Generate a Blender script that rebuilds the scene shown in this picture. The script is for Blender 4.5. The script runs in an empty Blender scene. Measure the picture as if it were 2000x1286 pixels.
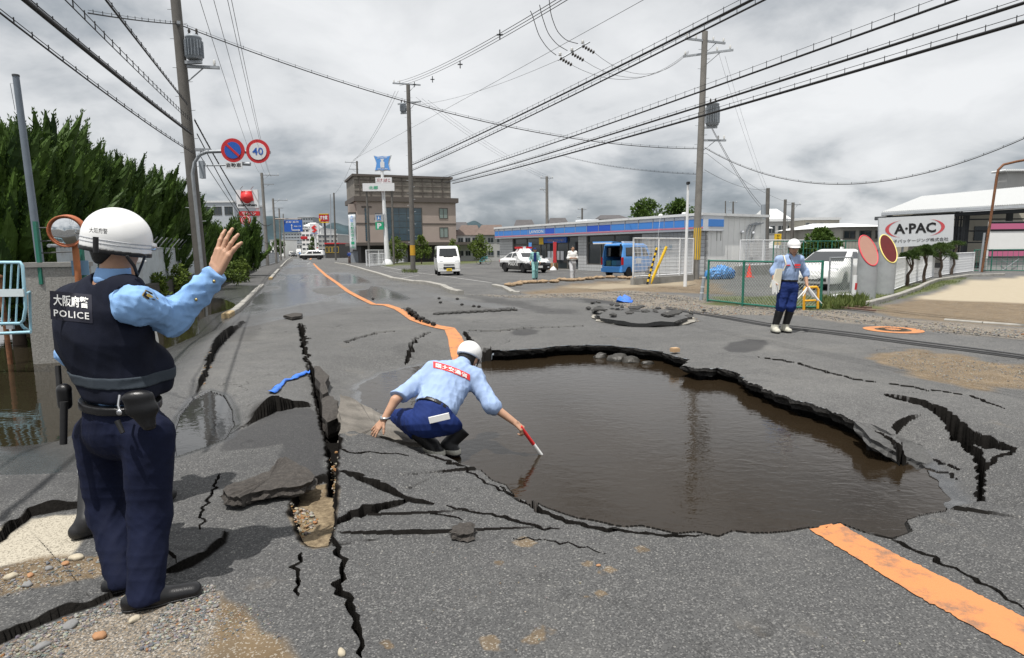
import bpy, bmesh, math, random
import numpy as np
from mathutils import Vector, Matrix

sc = bpy.context.scene
# ------------------------------------------------------------------ camera
FPX, CW, CH = 1200.0, 1000.0, 643.0          # focal length in photo pixels, photo centre
CAMZ, PITCH, ROLL = 1.6, math.atan(155/1200.0), 0.010
_f = Vector((0, math.cos(PITCH), -math.sin(PITCH)))
_r0 = Vector((1, 0, 0)); _u0 = _r0.cross(_f)
_r = _r0*math.cos(ROLL) - _u0*math.sin(ROLL)
_u = _u0*math.cos(ROLL) + _r0*math.sin(ROLL)
cam_d = bpy.data.cameras.new('camera'); cam = bpy.data.objects.new('camera', cam_d)
sc.collection.objects.link(cam)
cam.matrix_world = Matrix(((_r.x, _u.x, -_f.x, 0), (_r.y, _u.y, -_f.y, 0), (_r.z, _u.z, -_f.z, CAMZ), (0, 0, 0, 1)))
cam_d.sensor_width = 36; cam_d.lens = 36*FPX/2000.0; cam_d.clip_start = 0.05; cam_d.clip_end = 9000
sc.camera = cam
# ------------------------------------------------------------------ light
SUN_EL = math.radians(72); SUN_AZ = math.radians(212)   # azimuth the light comes from, clockwise from +Y
sd = Vector((math.sin(SUN_AZ)*math.cos(SUN_EL), math.cos(SUN_AZ)*math.cos(SUN_EL), math.sin(SUN_EL)))
sun_d = bpy.data.lights.new('sun', 'SUN'); sun_d.energy = 5.0; sun_d.angle = math.radians(0.6); sun_d.color = (1, .965, .91)
sun = bpy.data.objects.new('sun', sun_d); sc.collection.objects.link(sun)
sun.rotation_euler = sd.to_track_quat('Z', 'Y').to_euler()
W = bpy.data.worlds.new('World'); sc.world = W; W.use_nodes = True
wn = W.node_tree.nodes; wl_ = W.node_tree.links; wn.clear()
def N(tree, typ, **kw):
    n = tree.nodes.new(typ)
    for k, v in kw.items(): setattr(n, k, v)
    return n
wt = W.node_tree
sky = N(wt, 'ShaderNodeTexSky', sky_type='NISHITA', sun_disc=False, sun_elevation=SUN_EL, sun_rotation=SUN_AZ)
bg_s = N(wt, 'ShaderNodeBackground'); bg_s.inputs['Strength'].default_value = .10
wl_.new(sky.outputs[0], bg_s.inputs['Color'])
# a cloud deck: noise on a plane far overhead (direction divided by height), so that it packs towards the horizon
tc = N(wt, 'ShaderNodeTexCoord'); sep = N(wt, 'ShaderNodeSeparateXYZ'); wl_.new(tc.outputs['Generated'], sep.inputs[0])
def M_(tree, op, a, b=None, c=None, clamp=False):
    n = N(tree, 'ShaderNodeMath', operation=op); n.use_clamp = clamp
    for i, v in enumerate((a, b, c)):
        if v is None: continue
        if isinstance(v, (int, float)): n.inputs[i].default_value = v
        else: tree.links.new(v, n.inputs[i])
    return n.outputs[0]
zz = M_(wt, 'ADD', M_(wt, 'MAXIMUM', sep.outputs[2], 0.0), .34)
cmb = N(wt, 'ShaderNodeCombineXYZ')
wl_.new(M_(wt, 'DIVIDE', sep.outputs[0], zz), cmb.inputs[0]); wl_.new(M_(wt, 'DIVIDE', sep.outputs[1], zz), cmb.inputs[1])
def wnoise(scale, detail, rough, off, dist=0.0):
    m = N(wt, 'ShaderNodeMapping'); m.inputs['Location'].default_value = off; wl_.new(cmb.outputs[0], m.inputs[0])
    n = N(wt, 'ShaderNodeTexNoise'); n.inputs['Scale'].default_value = scale; n.inputs['Detail'].default_value = detail
    n.inputs['Roughness'].default_value = rough; n.inputs['Distortion'].default_value = dist; wl_.new(m.outputs[0], n.inputs[0])
    return n.outputs[0]
n1 = wnoise(1.0, 8, .52, (3.1, 7.7, 1.0), .25); n2 = wnoise(3.1, 8, .56, (9.3, 1.2, 4.0), .4)
cl = M_(wt, 'ADD', M_(wt, 'MULTIPLY', n1, .68), M_(wt, 'MULTIPLY', n2, .32))
# cloud bases seen at a low angle are greyer, the thin deck overhead is brighter
el = M_(wt, 'MULTIPLY', M_(wt, 'SUBTRACT', sep.outputs[2], .10, clamp=True), .62)
cl = M_(wt, 'ADD', M_(wt, 'MULTIPLY_ADD', cl, 1.75, -.325), el)
rmp = N(wt, 'ShaderNodeValToRGB'); wl_.new(cl, rmp.inputs[0]); e = rmp.color_ramp.elements
e[0].position = .36; e[0].color = (.25, .285, .32, 1); e[1].position = .82; e[1].color = (.92, .93, .94, 1)
for p, c in ((.46, (.38, .415, .45, 1)), (.54, (.56, .585, .61, 1)), (.63, (.76, .775, .79, 1))):
    q = e.new(p); q.color = c
bg_c = N(wt, 'ShaderNodeBackground'); bg_c.inputs['Strength'].default_value = 1.0; wl_.new(rmp.outputs[0], bg_c.inputs['Color'])
mixw = N(wt, 'ShaderNodeMixShader'); mixw.inputs[0].default_value = .93
wl_.new(bg_s.outputs[0], mixw.inputs[1]); wl_.new(bg_c.outputs[0], mixw.inputs[2])
wo = N(wt, 'ShaderNodeOutputWorld'); wl_.new(mixw.outputs[0], wo.inputs[0])
sc.view_settings.view_transform = 'Standard'; sc.view_settings.look = 'None'
sc.view_settings.exposure = 0.0; sc.view_settings.gamma = 1.0; sc.view_settings.use_curve_mapping = False
sc.render.engine = 'CYCLES'; sc.cycles.max_bounces = 6; sc.cycles.transparent_max_bounces = 12

# ------------------------------------------------------------------ helpers
def ray(px, py):
    return _f + _r*((px-CW)/FPX) + _u*((CH-py)/FPX)
def G(px, py, z=0.0):                        # where the line of sight through a photo pixel meets height z
    d = ray(px, py); t = (z-CAMZ)/d.z
    return Vector((d.x*t, d.y*t, z))
def H(px, py, Y):                            # the point on that line of sight at forward distance Y
    d = ray(px, py); t = Y/d.y
    return Vector((d.x*t, Y, CAMZ+d.z*t))
col = sc.collection
rnd = random.Random(7)
def R(a): return math.radians(a)
ROAD = Vector((-.324, .946, 0)).normalized(); RR = Vector((ROAD.y, -ROAD.x, 0))   # along the road, to its right
ROADZ = math.atan2(-ROAD.x, ROAD.y)          # rotation about z that turns +Y onto the road

def tag(o, label=None, cat=None, group=None, kind=None):
    if label: o['label'] = label
    if cat: o['category'] = cat
    if group: o['group'] = group
    if kind: o['kind'] = kind
    return o
def thing(name, label, cat, loc=(0, 0, 0), rz=0.0, group=None, scale=None):
    o = bpy.data.objects.new(name, None); col.objects.link(o)
    o.location = loc; o.rotation_euler = (0, 0, rz); o.empty_display_size = .2
    if scale: o.scale = (scale,)*3
    return tag(o, label, cat, group)
def wloc(o):
    v = Vector((0, 0, 0))
    while o is not None: v += Vector(o.location); o = o.parent
    return v
def link(name, me, mat, parent=None):
    o = bpy.data.objects.new(name, me); col.objects.link(o)
    if mat is not None:
        me.materials.clear(); me.materials.append(mat)
    if parent is not None: o.parent = parent
    return o
def copy_tree(o, parent=None):
    c = o.copy(); col.objects.link(c); c.parent = parent
    for ch in list(o.children): copy_tree(ch, c)
    return c
class MB:
    """collects shapes; build() links them as one mesh object"""
    def __init__(s): s.v = []; s.f = []; s.sm = []
    def add(s, vs, fs, smooth=False):
        b = len(s.v); s.v += [tuple(v) for v in vs]
        for f in fs: s.f.append(tuple(i+b for i in f)); s.sm.append(smooth)
        return s
    def box(s, c, size, ax=None):             # centre, size, optional axes (x,y,z vectors)
        c = Vector(c); X, Y, Z = ax if ax else (Vector((1, 0, 0)), Vector((0, 1, 0)), Vector((0, 0, 1)))
        a, b, d = size[0]/2, size[1]/2, size[2]/2
        vs = [c+X*(i*a)+Y*(j*b)+Z*(k*d) for k in (-1, 1) for j in (-1, 1) for i in (-1, 1)]
        return s.add(vs, [(0, 2, 3, 1), (4, 5, 7, 6), (0, 1, 5, 4), (2, 6, 7, 3), (0, 4, 6, 2), (1, 3, 7, 5)])
    def bb(s, x0, x1, y0, y1, z0, z1):
        return s.box(((x0+x1)/2, (y0+y1)/2, (z0+z1)/2), (abs(x1-x0), abs(y1-y0), abs(z1-z0)))
    def cyl(s, p0, p1, r0, r1=None, n=10, cap=True, smooth=True):
        p0, p1 = Vector(p0), Vector(p1); r1 = r0 if r1 is None else r1
        d = (p1-p0); L = d.length
        if L < 1e-6: return s
        d /= L; a = d.orthogonal().normalized(); b = d.cross(a)
        vs = [p+(a*math.cos(t)+b*math.sin(t))*r for p, r in ((p0, r0), (p1, r1)) for t in (2*math.pi*i/n for i in range(n))]
        s.add(vs, [(i, (i+1) % n, n+(i+1) % n, n+i) for i in range(n)], smooth)
        if cap: s.add(vs[:n], [tuple(reversed(range(n)))]); s.add(vs[n:], [tuple(range(n))])
        return s
    def tube(s, pts, r, n=6, smooth=True, radii=None):
        pts = [Vector(p) for p in pts]; m = len(pts); vs = []
        t0 = (pts[1]-pts[0]).normalized(); a = t0.orthogonal().normalized()
        for i, p in enumerate(pts):
            t = (pts[min(i+1, m-1)]-pts[max(i-1, 0)]).normalized()
            a = (a-t*a.dot(t)).normalized(); b = t.cross(a); rr = radii[i] if radii else r
            vs += [p+(a*math.cos(2*math.pi*k/n)+b*math.sin(2*math.pi*k/n))*rr for k in range(n)]
        fs = [(i*n+k, i*n+(k+1) % n, (i+1)*n+(k+1) % n, (i+1)*n+k) for i in range(m-1) for k in range(n)]
        s.add(vs, fs, smooth); s.add(vs[:n], [tuple(reversed(range(n)))]); s.add(vs[-n:], [tuple(range(n))])
        return s
    def prism(s, poly, O, U, V, D):           # polygon (u,v) in plane O,U,V extruded by vector D
        O, U, V, D = Vector(O), Vector(U), Vector(V), Vector(D); n = len(poly)
        a = [O+U*u+V*v for u, v in poly]; vs = a+[p+D for p in a]
        return s.add(vs, [tuple(range(n)), tuple(reversed(range(n, 2*n)))]+[(i, n+i, n+(i+1) % n, (i+1) % n) for i in range(n)])
    def quad(s, a, b, c, d): return s.add([a, b, c, d], [(0, 1, 2, 3)])
    def lathe(s, prof, c, n=20, ax=None, smooth=True):   # prof: (radius, height)
        c = Vector(c); X, Y, Z = ax if ax else (Vector((1, 0, 0)), Vector((0, 1, 0)), Vector((0, 0, 1)))
        m = len(prof); vs = [c+(X*math.cos(2*math.pi*k/n)+Y*math.sin(2*math.pi*k/n))*r+Z*h for r, h in prof for k in range(n)]
        s.add(vs, [(i*n+k, i*n+(k+1) % n, (i+1)*n+(k+1) % n, (i+1)*n+k) for i in range(m-1) for k in range(n)], smooth)
        s.add(vs[:n], [tuple(reversed(range(n)))]); s.add(vs[-n:], [tuple(range(n))])
        return s
    def mesh(s, name='m', off=None):
        me = bpy.data.meshes.new(name)
        vs = s.v if off is None else [(v[0]-off[0], v[1]-off[1], v[2]-off[2]) for v in s.v]
        me.from_pydata(vs, [], s.f); me.polygons.foreach_set('use_smooth', s.sm)
        bm = bmesh.new(); bm.from_mesh(me); bmesh.ops.recalc_face_normals(bm, faces=bm.faces[:]); bm.to_mesh(me); bm.free()
        me.update(); return me
    def build(s, name, mat, parent=None, world=True):   # world=True: the coordinates given are world coordinates
        off = wloc(parent) if (parent is not None and world) else None
        return link(name, s.mesh(name, off), mat, parent)
    def top(s, name, mat, label, cat, group=None, kind=None):
        """a top-level thing of one mesh, its origin at its base"""
        v = np.array(s.v); o0 = Vector((v[:, 0].mean(), v[:, 1].mean(), v[:, 2].min()))
        o = link(name, s.mesh(name, o0), mat); o.location = o0
        return tag(o, label, cat, group, kind)
def np_mesh(name, V, F, smooth=True):
    me = bpy.data.meshes.new(name); V = np.ascontiguousarray(V, np.float32); F = np.ascontiguousarray(F, np.int32)
    k = F.shape[1]
    me.vertices.add(len(V)); me.vertices.foreach_set('co', V.ravel())
    me.loops.add(F.size); me.loops.foreach_set('vertex_index', F.ravel())
    me.polygons.add(len(F)); me.polygons.foreach_set('loop_start', np.arange(0, F.size, k, dtype=np.int32))
    me.polygons.foreach_set('loop_total', np.full(len(F), k, np.int32))
    me.polygons.foreach_set('use_smooth', np.full(len(F), smooth)); me.update(calc_edges=True); return me
def attr(me, name, arr):
    a = me.attributes.new(name, 'FLOAT', 'POINT'); a.data.foreach_set('value', np.ascontiguousarray(arr, np.float32))
_tc = {}
def text_mesh(txt, size=1.0, extrude=0.0, bold=0.0, spacing=1.0):
    """flat lettering as a mesh, centred on its own origin in the XY plane; size = cap height-ish"""
    key = (txt, extrude, bold, spacing)
    if key not in _tc:
        c = bpy.data.curves.new('t', 'FONT'); c.body = txt; c.align_x = 'CENTER'; c.align_y = 'CENTER'; c.extrude = extrude
        c.offset = bold; c.space_character = spacing; c.resolution_u = 2; c.size = 1.0
        o = bpy.data.objects.new('t', c); col.objects.link(o)
        bpy.context.view_layer.update()
        me = bpy.data.meshes.new_from_object(o.evaluated_get(bpy.context.evaluated_depsgraph_get()))
        bpy.data.objects.remove(o); v = np.zeros(len(me.vertices)*3); me.vertices.foreach_get('co', v); v = v.reshape(-1, 3)
        if len(v): v[:, :2] -= (v[:, :2].max(0)+v[:, :2].min(0))/2
        _tc[key] = (v, [tuple(p.vertices) for p in me.polygons])
    return _tc[key]
def text(name, txt, mat, O, U, V, w=None, h=None, parent=None, world=True, extrude=0.0, bold=0.0, spacing=1.0, conform=None):
    """lettering fitted to width w and height h, centred at O, reading along U, up along V"""
    v, f = text_mesh(txt, 1, extrude, bold, spacing)
    if not len(v): return None
    ext = v.max(0)-v.min(0); sx = w/ext[0] if w else (h/ext[1]); sy = h/ext[1] if h else sx
    O, U, V = Vector(O), Vector(U).normalized(), Vector(V).normalized(); Nn = U.cross(V)
    m = MB(); m.add([conform(p[0]*sx, p[1]*sy) if conform else O+U*(p[0]*sx)+V*(p[1]*sy)+Nn*p[2] for p in v], f)
    off = wloc(parent) if (parent is not None and world) else None
    me = bpy.data.meshes.new(name); vs = m.v if off is None else [(a[0]-off[0], a[1]-off[1], a[2]-off[2]) for a in m.v]
    me.from_pydata(vs, [], m.f); me.update()
    return link(name, me, mat, parent)

# ------------------------------------------------------------------ materials
MATS = {}
def mat(name, color=(.5, .5, .5), rough=.6, metal=0.0, spec=.5, var=0.0, vscale=6.0, bump=0.0, bscale=40.0, trans=0.0, ior=1.45, dirt=0.0, dcol=(.09, .08, .065), dscale=2.5, coat=0.0, emis=None, fine=0.0, fscale=120.0):
    if name in MATS: return MATS[name]
    m = bpy.data.materials.new(name); m.use_nodes = True; t = m.node_tree; b = t.nodes['Principled BSDF']; L = t.links
    b.inputs['Roughness'].default_value = rough; b.inputs['Metallic'].default_value = metal
    b.inputs['Specular IOR Level'].default_value = spec; b.inputs['IOR'].default_value = ior
    b.inputs['Transmission Weight'].default_value = trans; b.inputs['Coat Weight'].default_value = coat
    if emis: b.inputs['Emission Color'].default_value = (*emis[0], 1); b.inputs['Emission Strength'].default_value = emis[1]
    c = None; co = N(t, 'ShaderNodeTexCoord').outputs['Object']
    def noise(scale, det=4, ro=.6):
        n = N(t, 'ShaderNodeTexNoise'); n.inputs['Scale'].default_value = scale; n.inputs['Detail'].default_value = det
        n.inputs['Roughness'].default_value = ro; L.new(co, n.inputs[0]); return n.outputs[0]
    def mixc(fac, a, bb):
        n = N(t, 'ShaderNodeMix', data_type='RGBA'); L.new(fac, n.inputs[0])
        for i, x in ((6, a), (7, bb)):
            if isinstance(x, tuple): n.inputs[i].default_value = (*x[:3], 1)
            else: L.new(x, n.inputs[i])
        return n.outputs[2]
    cur = tuple(color)
    if var > 0:
        lo = tuple(max(0, x*(1-var)) for x in color); hi = tuple(min(1, x*(1+var)) for x in color)
        cur = mixc(M_(t, 'MULTIPLY_ADD', noise(vscale), 2.2, -.6, clamp=True), lo, hi)
    if fine > 0:
        k = M_(t, 'MULTIPLY', M_(t, 'MULTIPLY_ADD', noise(fscale, 2), 3, -1.0, clamp=True), fine)
        cur = mixc(k, cur, tuple(x*.35 for x in color))
    if dirt > 0:
        k = M_(t, 'MULTIPLY', M_(t, 'MULTIPLY_ADD', noise(dscale, 7, .7), 5, -2.6, clamp=True), dirt)
        cur = mixc(k, cur, dcol)
    if isinstance(cur, tuple): b.inputs['Base Color'].default_value = (*cur, 1)
    else: L.new(cur, b.inputs['Base Color'])
    if bump > 0:
        bn = N(t, 'ShaderNodeBump'); bn.inputs['Strength'].default_value = 1.0; bn.inputs['Distance'].default_value = bump
        L.new(noise(bscale, 5), bn.inputs['Height']); L.new(bn.outputs[0], b.inputs['Normal'])
    MATS[name] = m; return m
# ------------------------------------------------------------------ the ground
def vnoise(x, y, s, seed=0):
    """value noise on the plane, cell size s"""
    x = x/s; y = y/s; ix = np.floor(x).astype(np.int64); iy = np.floor(y).astype(np.int64); fx = x-ix; fy = y-iy
    def h(a, b):
        n = (a*374761393 + b*668265263 + seed*974711) & 0x7fffffff
        n = ((n ^ (n >> 13))*1274126177) & 0x7fffffff
        return ((n ^ (n >> 16)) & 0xffff)/65535.0
    u = fx*fx*(3-2*fx); v = fy*fy*(3-2*fy)
    return (h(ix, iy)*(1-u)+h(ix+1, iy)*u)*(1-v)+(h(ix, iy+1)*(1-u)+h(ix+1, iy+1)*u)*v
def fbm(x, y, s, o=4, seed=0):
    t = 0; a = .5
    for i in range(o): t = t+a*vnoise(x, y, s/2**i, seed+i*17); a *= .5
    return t
def gpoly(pts, z=0.0): return np.array([[*G(p[0], p[1], p[2] if len(p) > 2 else z).xy] for p in pts])
def seg_dist(x, y, P, closed=False, extra=None):
    """distance to a polyline, side (+1 left), arc parameter 0..1, interpolated extra"""
    n = len(P); best = np.full(x.shape, 1e9); side = np.ones(x.shape); par = np.zeros(x.shape); ex = np.zeros(x.shape)
    m = n if closed else n-1
    cum = np.concatenate([[0], np.cumsum(np.hypot(*(np.roll(P, -1, 0)-P).T))]); tot = cum[m]
    for i in range(m):
        a = P[i]; b = P[(i+1) % n]; d = b-a; L2 = max(d@d, 1e-12)
        t = np.clip(((x-a[0])*d[0]+(y-a[1])*d[1])/L2, 0, 1)
        qx = x-a[0]-t*d[0]; qy = y-a[1]-t*d[1]; q = qx*qx+qy*qy; k = q < best
        best = np.where(k, q, best); side = np.where(k, np.sign(d[0]*(y-a[1])-d[1]*(x-a[0])), side)
        par = np.where(k, (cum[i]+t*(cum[i+1]-cum[i]))/tot, par)
        if extra is not None: ex = np.where(k, extra[i]*(1-t)+extra[(i+1) % n]*t, ex)
    return np.sqrt(best), side, par, ex
def inside(x, y, P):
    r = np.zeros(x.shape, bool); n = len(P)
    for i in range(n):
        a = P[i]; b = P[(i+1) % n]
        if a[1] == b[1]: continue
        c = (a[1] > y) != (b[1] > y); r ^= c & (x < (b[0]-a[0])*(y-a[1])/(b[1]-a[1])+a[0])
    return r
def jag(P, step=.05, amp=.25, seed=1, closed=False, extra=None):
    """break a polyline into short uneven steps"""
    rg = np.random.RandomState(seed); out = []; ex = []; n = len(P); m = n if closed else n-1
    for i in range(m):
        a = P[i]; b = P[(i+1) % n]; L = np.hypot(*(b-a)); k = max(1, int(L/step)); nn = np.array([-(b-a)[1], (b-a)[0]])/max(L, 1e-9)
        for j in range(k):
            t = j/k; out.append(a+(b-a)*t+(nn*rg.normal(0, amp*step) if (j or i) else 0))
            if extra is not None: ex.append(extra[i]*(1-t)+extra[(i+1) % n]*t)
    if not closed:
        out.append(P[-1])
        if extra is not None: ex.append(extra[-1])
    return (np.array(out), np.array(ex)) if extra is not None else np.array(out)
WATER = -.20
_far = [(936, 684), (965, 682), (1000, 681), (1060, 677), (1110, 672), (1170, 671), (1235, 677), (1290, 684), (1330, 694), (1348, 700), (1336, 709), (1362, 716),
        (1400, 714), (1432, 722), (1452, 733), (1475, 747), (1500, 760), (1530, 768), (1560, 780), (1600, 790), (1650, 812), (1690, 830), (1735, 850), (1764, 866)]
_sl1 = [(1790, 888), (1815, 922), (1836, 950), (1851, 975)]
_near = [(1838, 988), (1800, 1003), (1778, 1012), (1776, 1028), (1742, 1047), (1690, 1034), (1640, 1016), (1580, 1027), (1500, 1031), (1400, 1036), (1320, 1034), (1250, 1027), (1160, 1013), (1100, 1003),
         (1060, 990), (1020, 967), (985, 950), (945, 930), (922, 908), (896, 892)]
_sl2 = [(850, 872), (790, 838), (728, 800), (704, 779), (706, 760), (722, 744), (755, 730), (800, 720), (860, 709), (918, 699)]
_hp = [(*p, 0.0) for p in _far]+[(*p, WATER) for p in _sl1]+[(*p, 0.0) for p in _near]+[(*p, WATER) for p in _sl2]
_hw = np.array([0.0]*len(_far)+[.9]*len(_sl1)+[0.0]*len(_near)+[1.15]*len(_sl2))
_hw[len(_far)-1] = .0; _hw[0] = .3; _hw[len(_far)+len(_sl1)+len(_near)-1] = .25; _hw[len(_far)+len(_sl1)+len(_near)-2] = .12
HOLE, HOLEW = jag(gpoly(_hp), .09, .30, 3, True, _hw)
# cracks: photo line, half width in metres along it, depth
_cr = [
 ([(665, 966), (700, 966), (740, 976), (775, 985), (800, 991), (850, 996)], [.028, .03, .026, .022, .016, .004], .16),
 ([(656, 1046), (690, 1030), (730, 1017), (765, 1005), (800, 991)], [.022, .022, .018, .016, .012], .14),
 ([(870, 996), (905, 1002), (945, 1005), (985, 1012), (1020, 1022), (1062, 1031), (1100, 1031)], [.004, .010, .009, .011, .012, .010, .003], .10),
 ([(838, 1012), (880, 1013), (905, 1022)], [.004, .007, .002], .06),
 ([(662, 921), (690, 923), (715, 912), (745, 909), (775, 907), (800, 909)], [.010, .012, .010, .008, .006, .002], .09),
 ([(815, 899), (850, 905), (880, 917), (908, 921)], [.005, .010, .012, .012], .09),
 ([(908, 921), (945, 943), (985, 962), (1020, 972), (1062, 1000), (1110, 1017), (1200, 1030), (1300, 1040), (1382, 1038)], [.006, .007, .008, .012, .022, .020, .018, .014, .004], .14),
 ([(975, 952), (1005, 972), (1062, 1002)], [.004, .010, .010], .08),
 ([(650, 1060), (668, 1095), (672, 1125), (666, 1150), (684, 1180), (700, 1225), (706, 1286)], [.012, .014, .012, .015, .013, .012, .010], .12),
 ([(590, 1080), (580, 1100), (578, 1140), (584, 1170)], [.006, .008, .007, .003], .07),
 ([(1000, 1050), (1060, 1052), (1120, 1062), (1185, 1080)], [.002, .004, .004, .002], .03),
 ([(430, 925), (415, 960), (395, 1000), (390, 1035)], [.003, .004, .005, .003], .03),
 ([(585, 632), (592, 660), (597, 690), (604, 708)], [.02, .035, .03, .035], .13),
 ([(1725, 769), (1760, 782), (1800, 790), (1832, 803), (1862, 822), (1890, 842), (1930, 853), (1975, 872), (1990, 880)], [.010, .016, .020, .035, .062, .072, .055, .025, .005], .35),
 ([(1890, 842), (1912, 868), (1925, 885), (1918, 905), (1920, 930), (1912, 940)], [.04, .03, .025, .012, .032, .006], .25),
 ([(1912, 888), (1950, 878), (1985, 876)], [.02, .02, .006], .15),
 ([(1690, 832), (1730, 848), (1762, 866), (1800, 868), (1850, 880), (1875, 892)], [.02, .02, .02, .012, .008, .003], .12),
 ([(1820, 855), (1850, 868), (1880, 880)], [.006, .01, .003], .06),
 ([(1850, 978), (1870, 985), (1895, 972)], [.02, .01, .003], .10),
 ([(1742, 1046), (1770, 1062), (1850, 1100), (1930, 1145), (2000, 1190)], [.02, .012, .010, .008, .006], .07),
 ([(1480, 696), (1540, 704), (1600, 722), (1680, 742), (1750, 752), (1900, 775), (1960, 800)], [.012, .012, .016, .016, .010, .008, .004], .05),
 ([(900, 645), (960, 647), (1040, 640), (1140, 636)], [.02, .016, .014, .01], .05),
 ([(775, 646), (735, 650), (700, 662), (670, 672)], [.02, .02, .02, .006], .05),
 ([(840, 648), (815, 660), (790, 690)], [.012, .012, .006], .04),
 ([(788, 602), (812, 622), (835, 632)], [.05, .06, .03], .10),
 ([(850, 612), (900, 609), (960, 605), (1005, 602)], [.05, .06, .06, .05], .10),
 ([(905, 648), (922, 668), (936, 684)], [.02, .035, .03], .10),
 ([(1560, 780), (1590, 800), (1650, 822)], [.004, .012, .01], .06),
]
CR = []
for i, (p, w, d) in enumerate(_cr):
    P, Wd = jag(gpoly(p), .035 if p[0][1] > 760 else .08, .34, 20+i, False, np.array(w)); rg = np.random.RandomState(90+i)
    CR.append((P, Wd*rg.uniform(.45, 1.35, len(Wd))*(.85 if P[:, 1].mean() < 6 else .6), d))
# steps: one side of the line stands proud (left of the direction of travel), dying away with distance
_st = [
 ([(478, 628), (455, 650), (425, 680), (412, 705), (400, 740), (375, 780), (350, 822)], .15, .55, -1),
 ([(440, 845), (480, 828), (520, 812), (575, 790), (612, 779)], .14, .50, 1),
 ([(650, 1068), (658, 1010), (662, 960), (665, 900), (666, 850), (664, 800), (662, 772)], .17, .50, -1),
 ([(596, 700), (610, 740), (622, 800), (634, 860), (640, 905)], .03, .40, 1),
 ([(-60, 1285), (0, 1252), (60, 1225), (130, 1200), (180, 1183), (240, 1158)], .060, .45, 1),
 ([(-60, 1100), (0, 1056), (30, 1034), (60, 1008), (110, 999), (170, 990), (215, 984)], .085, .6, 1),
 ([(318, 1120), (345, 1115), (375, 1107), (410, 1086), (434, 1062), (442, 1038)], .055, .35, 1),
 ([(656, 1046), (690, 1030), (730, 1017), (765, 1005), (800, 991)], .025, .3, 1),
 ([(665, 966), (700, 966), (740, 976), (800, 991), (850, 996)], .025, .3, 1),
 ([(1725, 769), (1800, 790), (1862, 822), (1930, 853), (1985, 876)], .05, .5, 1),
]
ST = [(jag(gpoly(p), .07, .16, 50+i), dz, fa, sg) for i, (p, dz, fa, sg) in enumerate(_st)]
# sunk patches: outline, depth, soft edge
TRENCH = jag(gpoly([(601, 704), (618, 722), (642, 758), (660, 770), (666, 800), (665, 860), (664, 925), (655, 960), (640, 955), (640, 905), (634, 860), (622, 800), (611, 745)]), .05, .2, 61, True)
TRLOW = jag(gpoly([(660, 935), (660, 1000), (654, 1050), (640, 1068), (612, 1072), (588, 1062), (578, 1035), (563, 1000), (575, 965), (562, 945), (600, 936), (632, 925)]), .05, .2, 62, True)
PUD = gpoly([(340, 842), (352, 806), (378, 775), (408, 759), (436, 768), (452, 795), (456, 825), (440, 850), (400, 866), (345, 884)])
DARKSLAB = gpoly([(440, 848), (520, 814), (608, 782), (622, 800), (636, 868), (640, 925), (575, 945), (552, 900), (545, 868), (440, 880)])
def sgate(x): return np.clip(x, 0, 1)*np.clip(x, 0, 1)*(3-2*np.clip(x, 0, 1))
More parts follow.
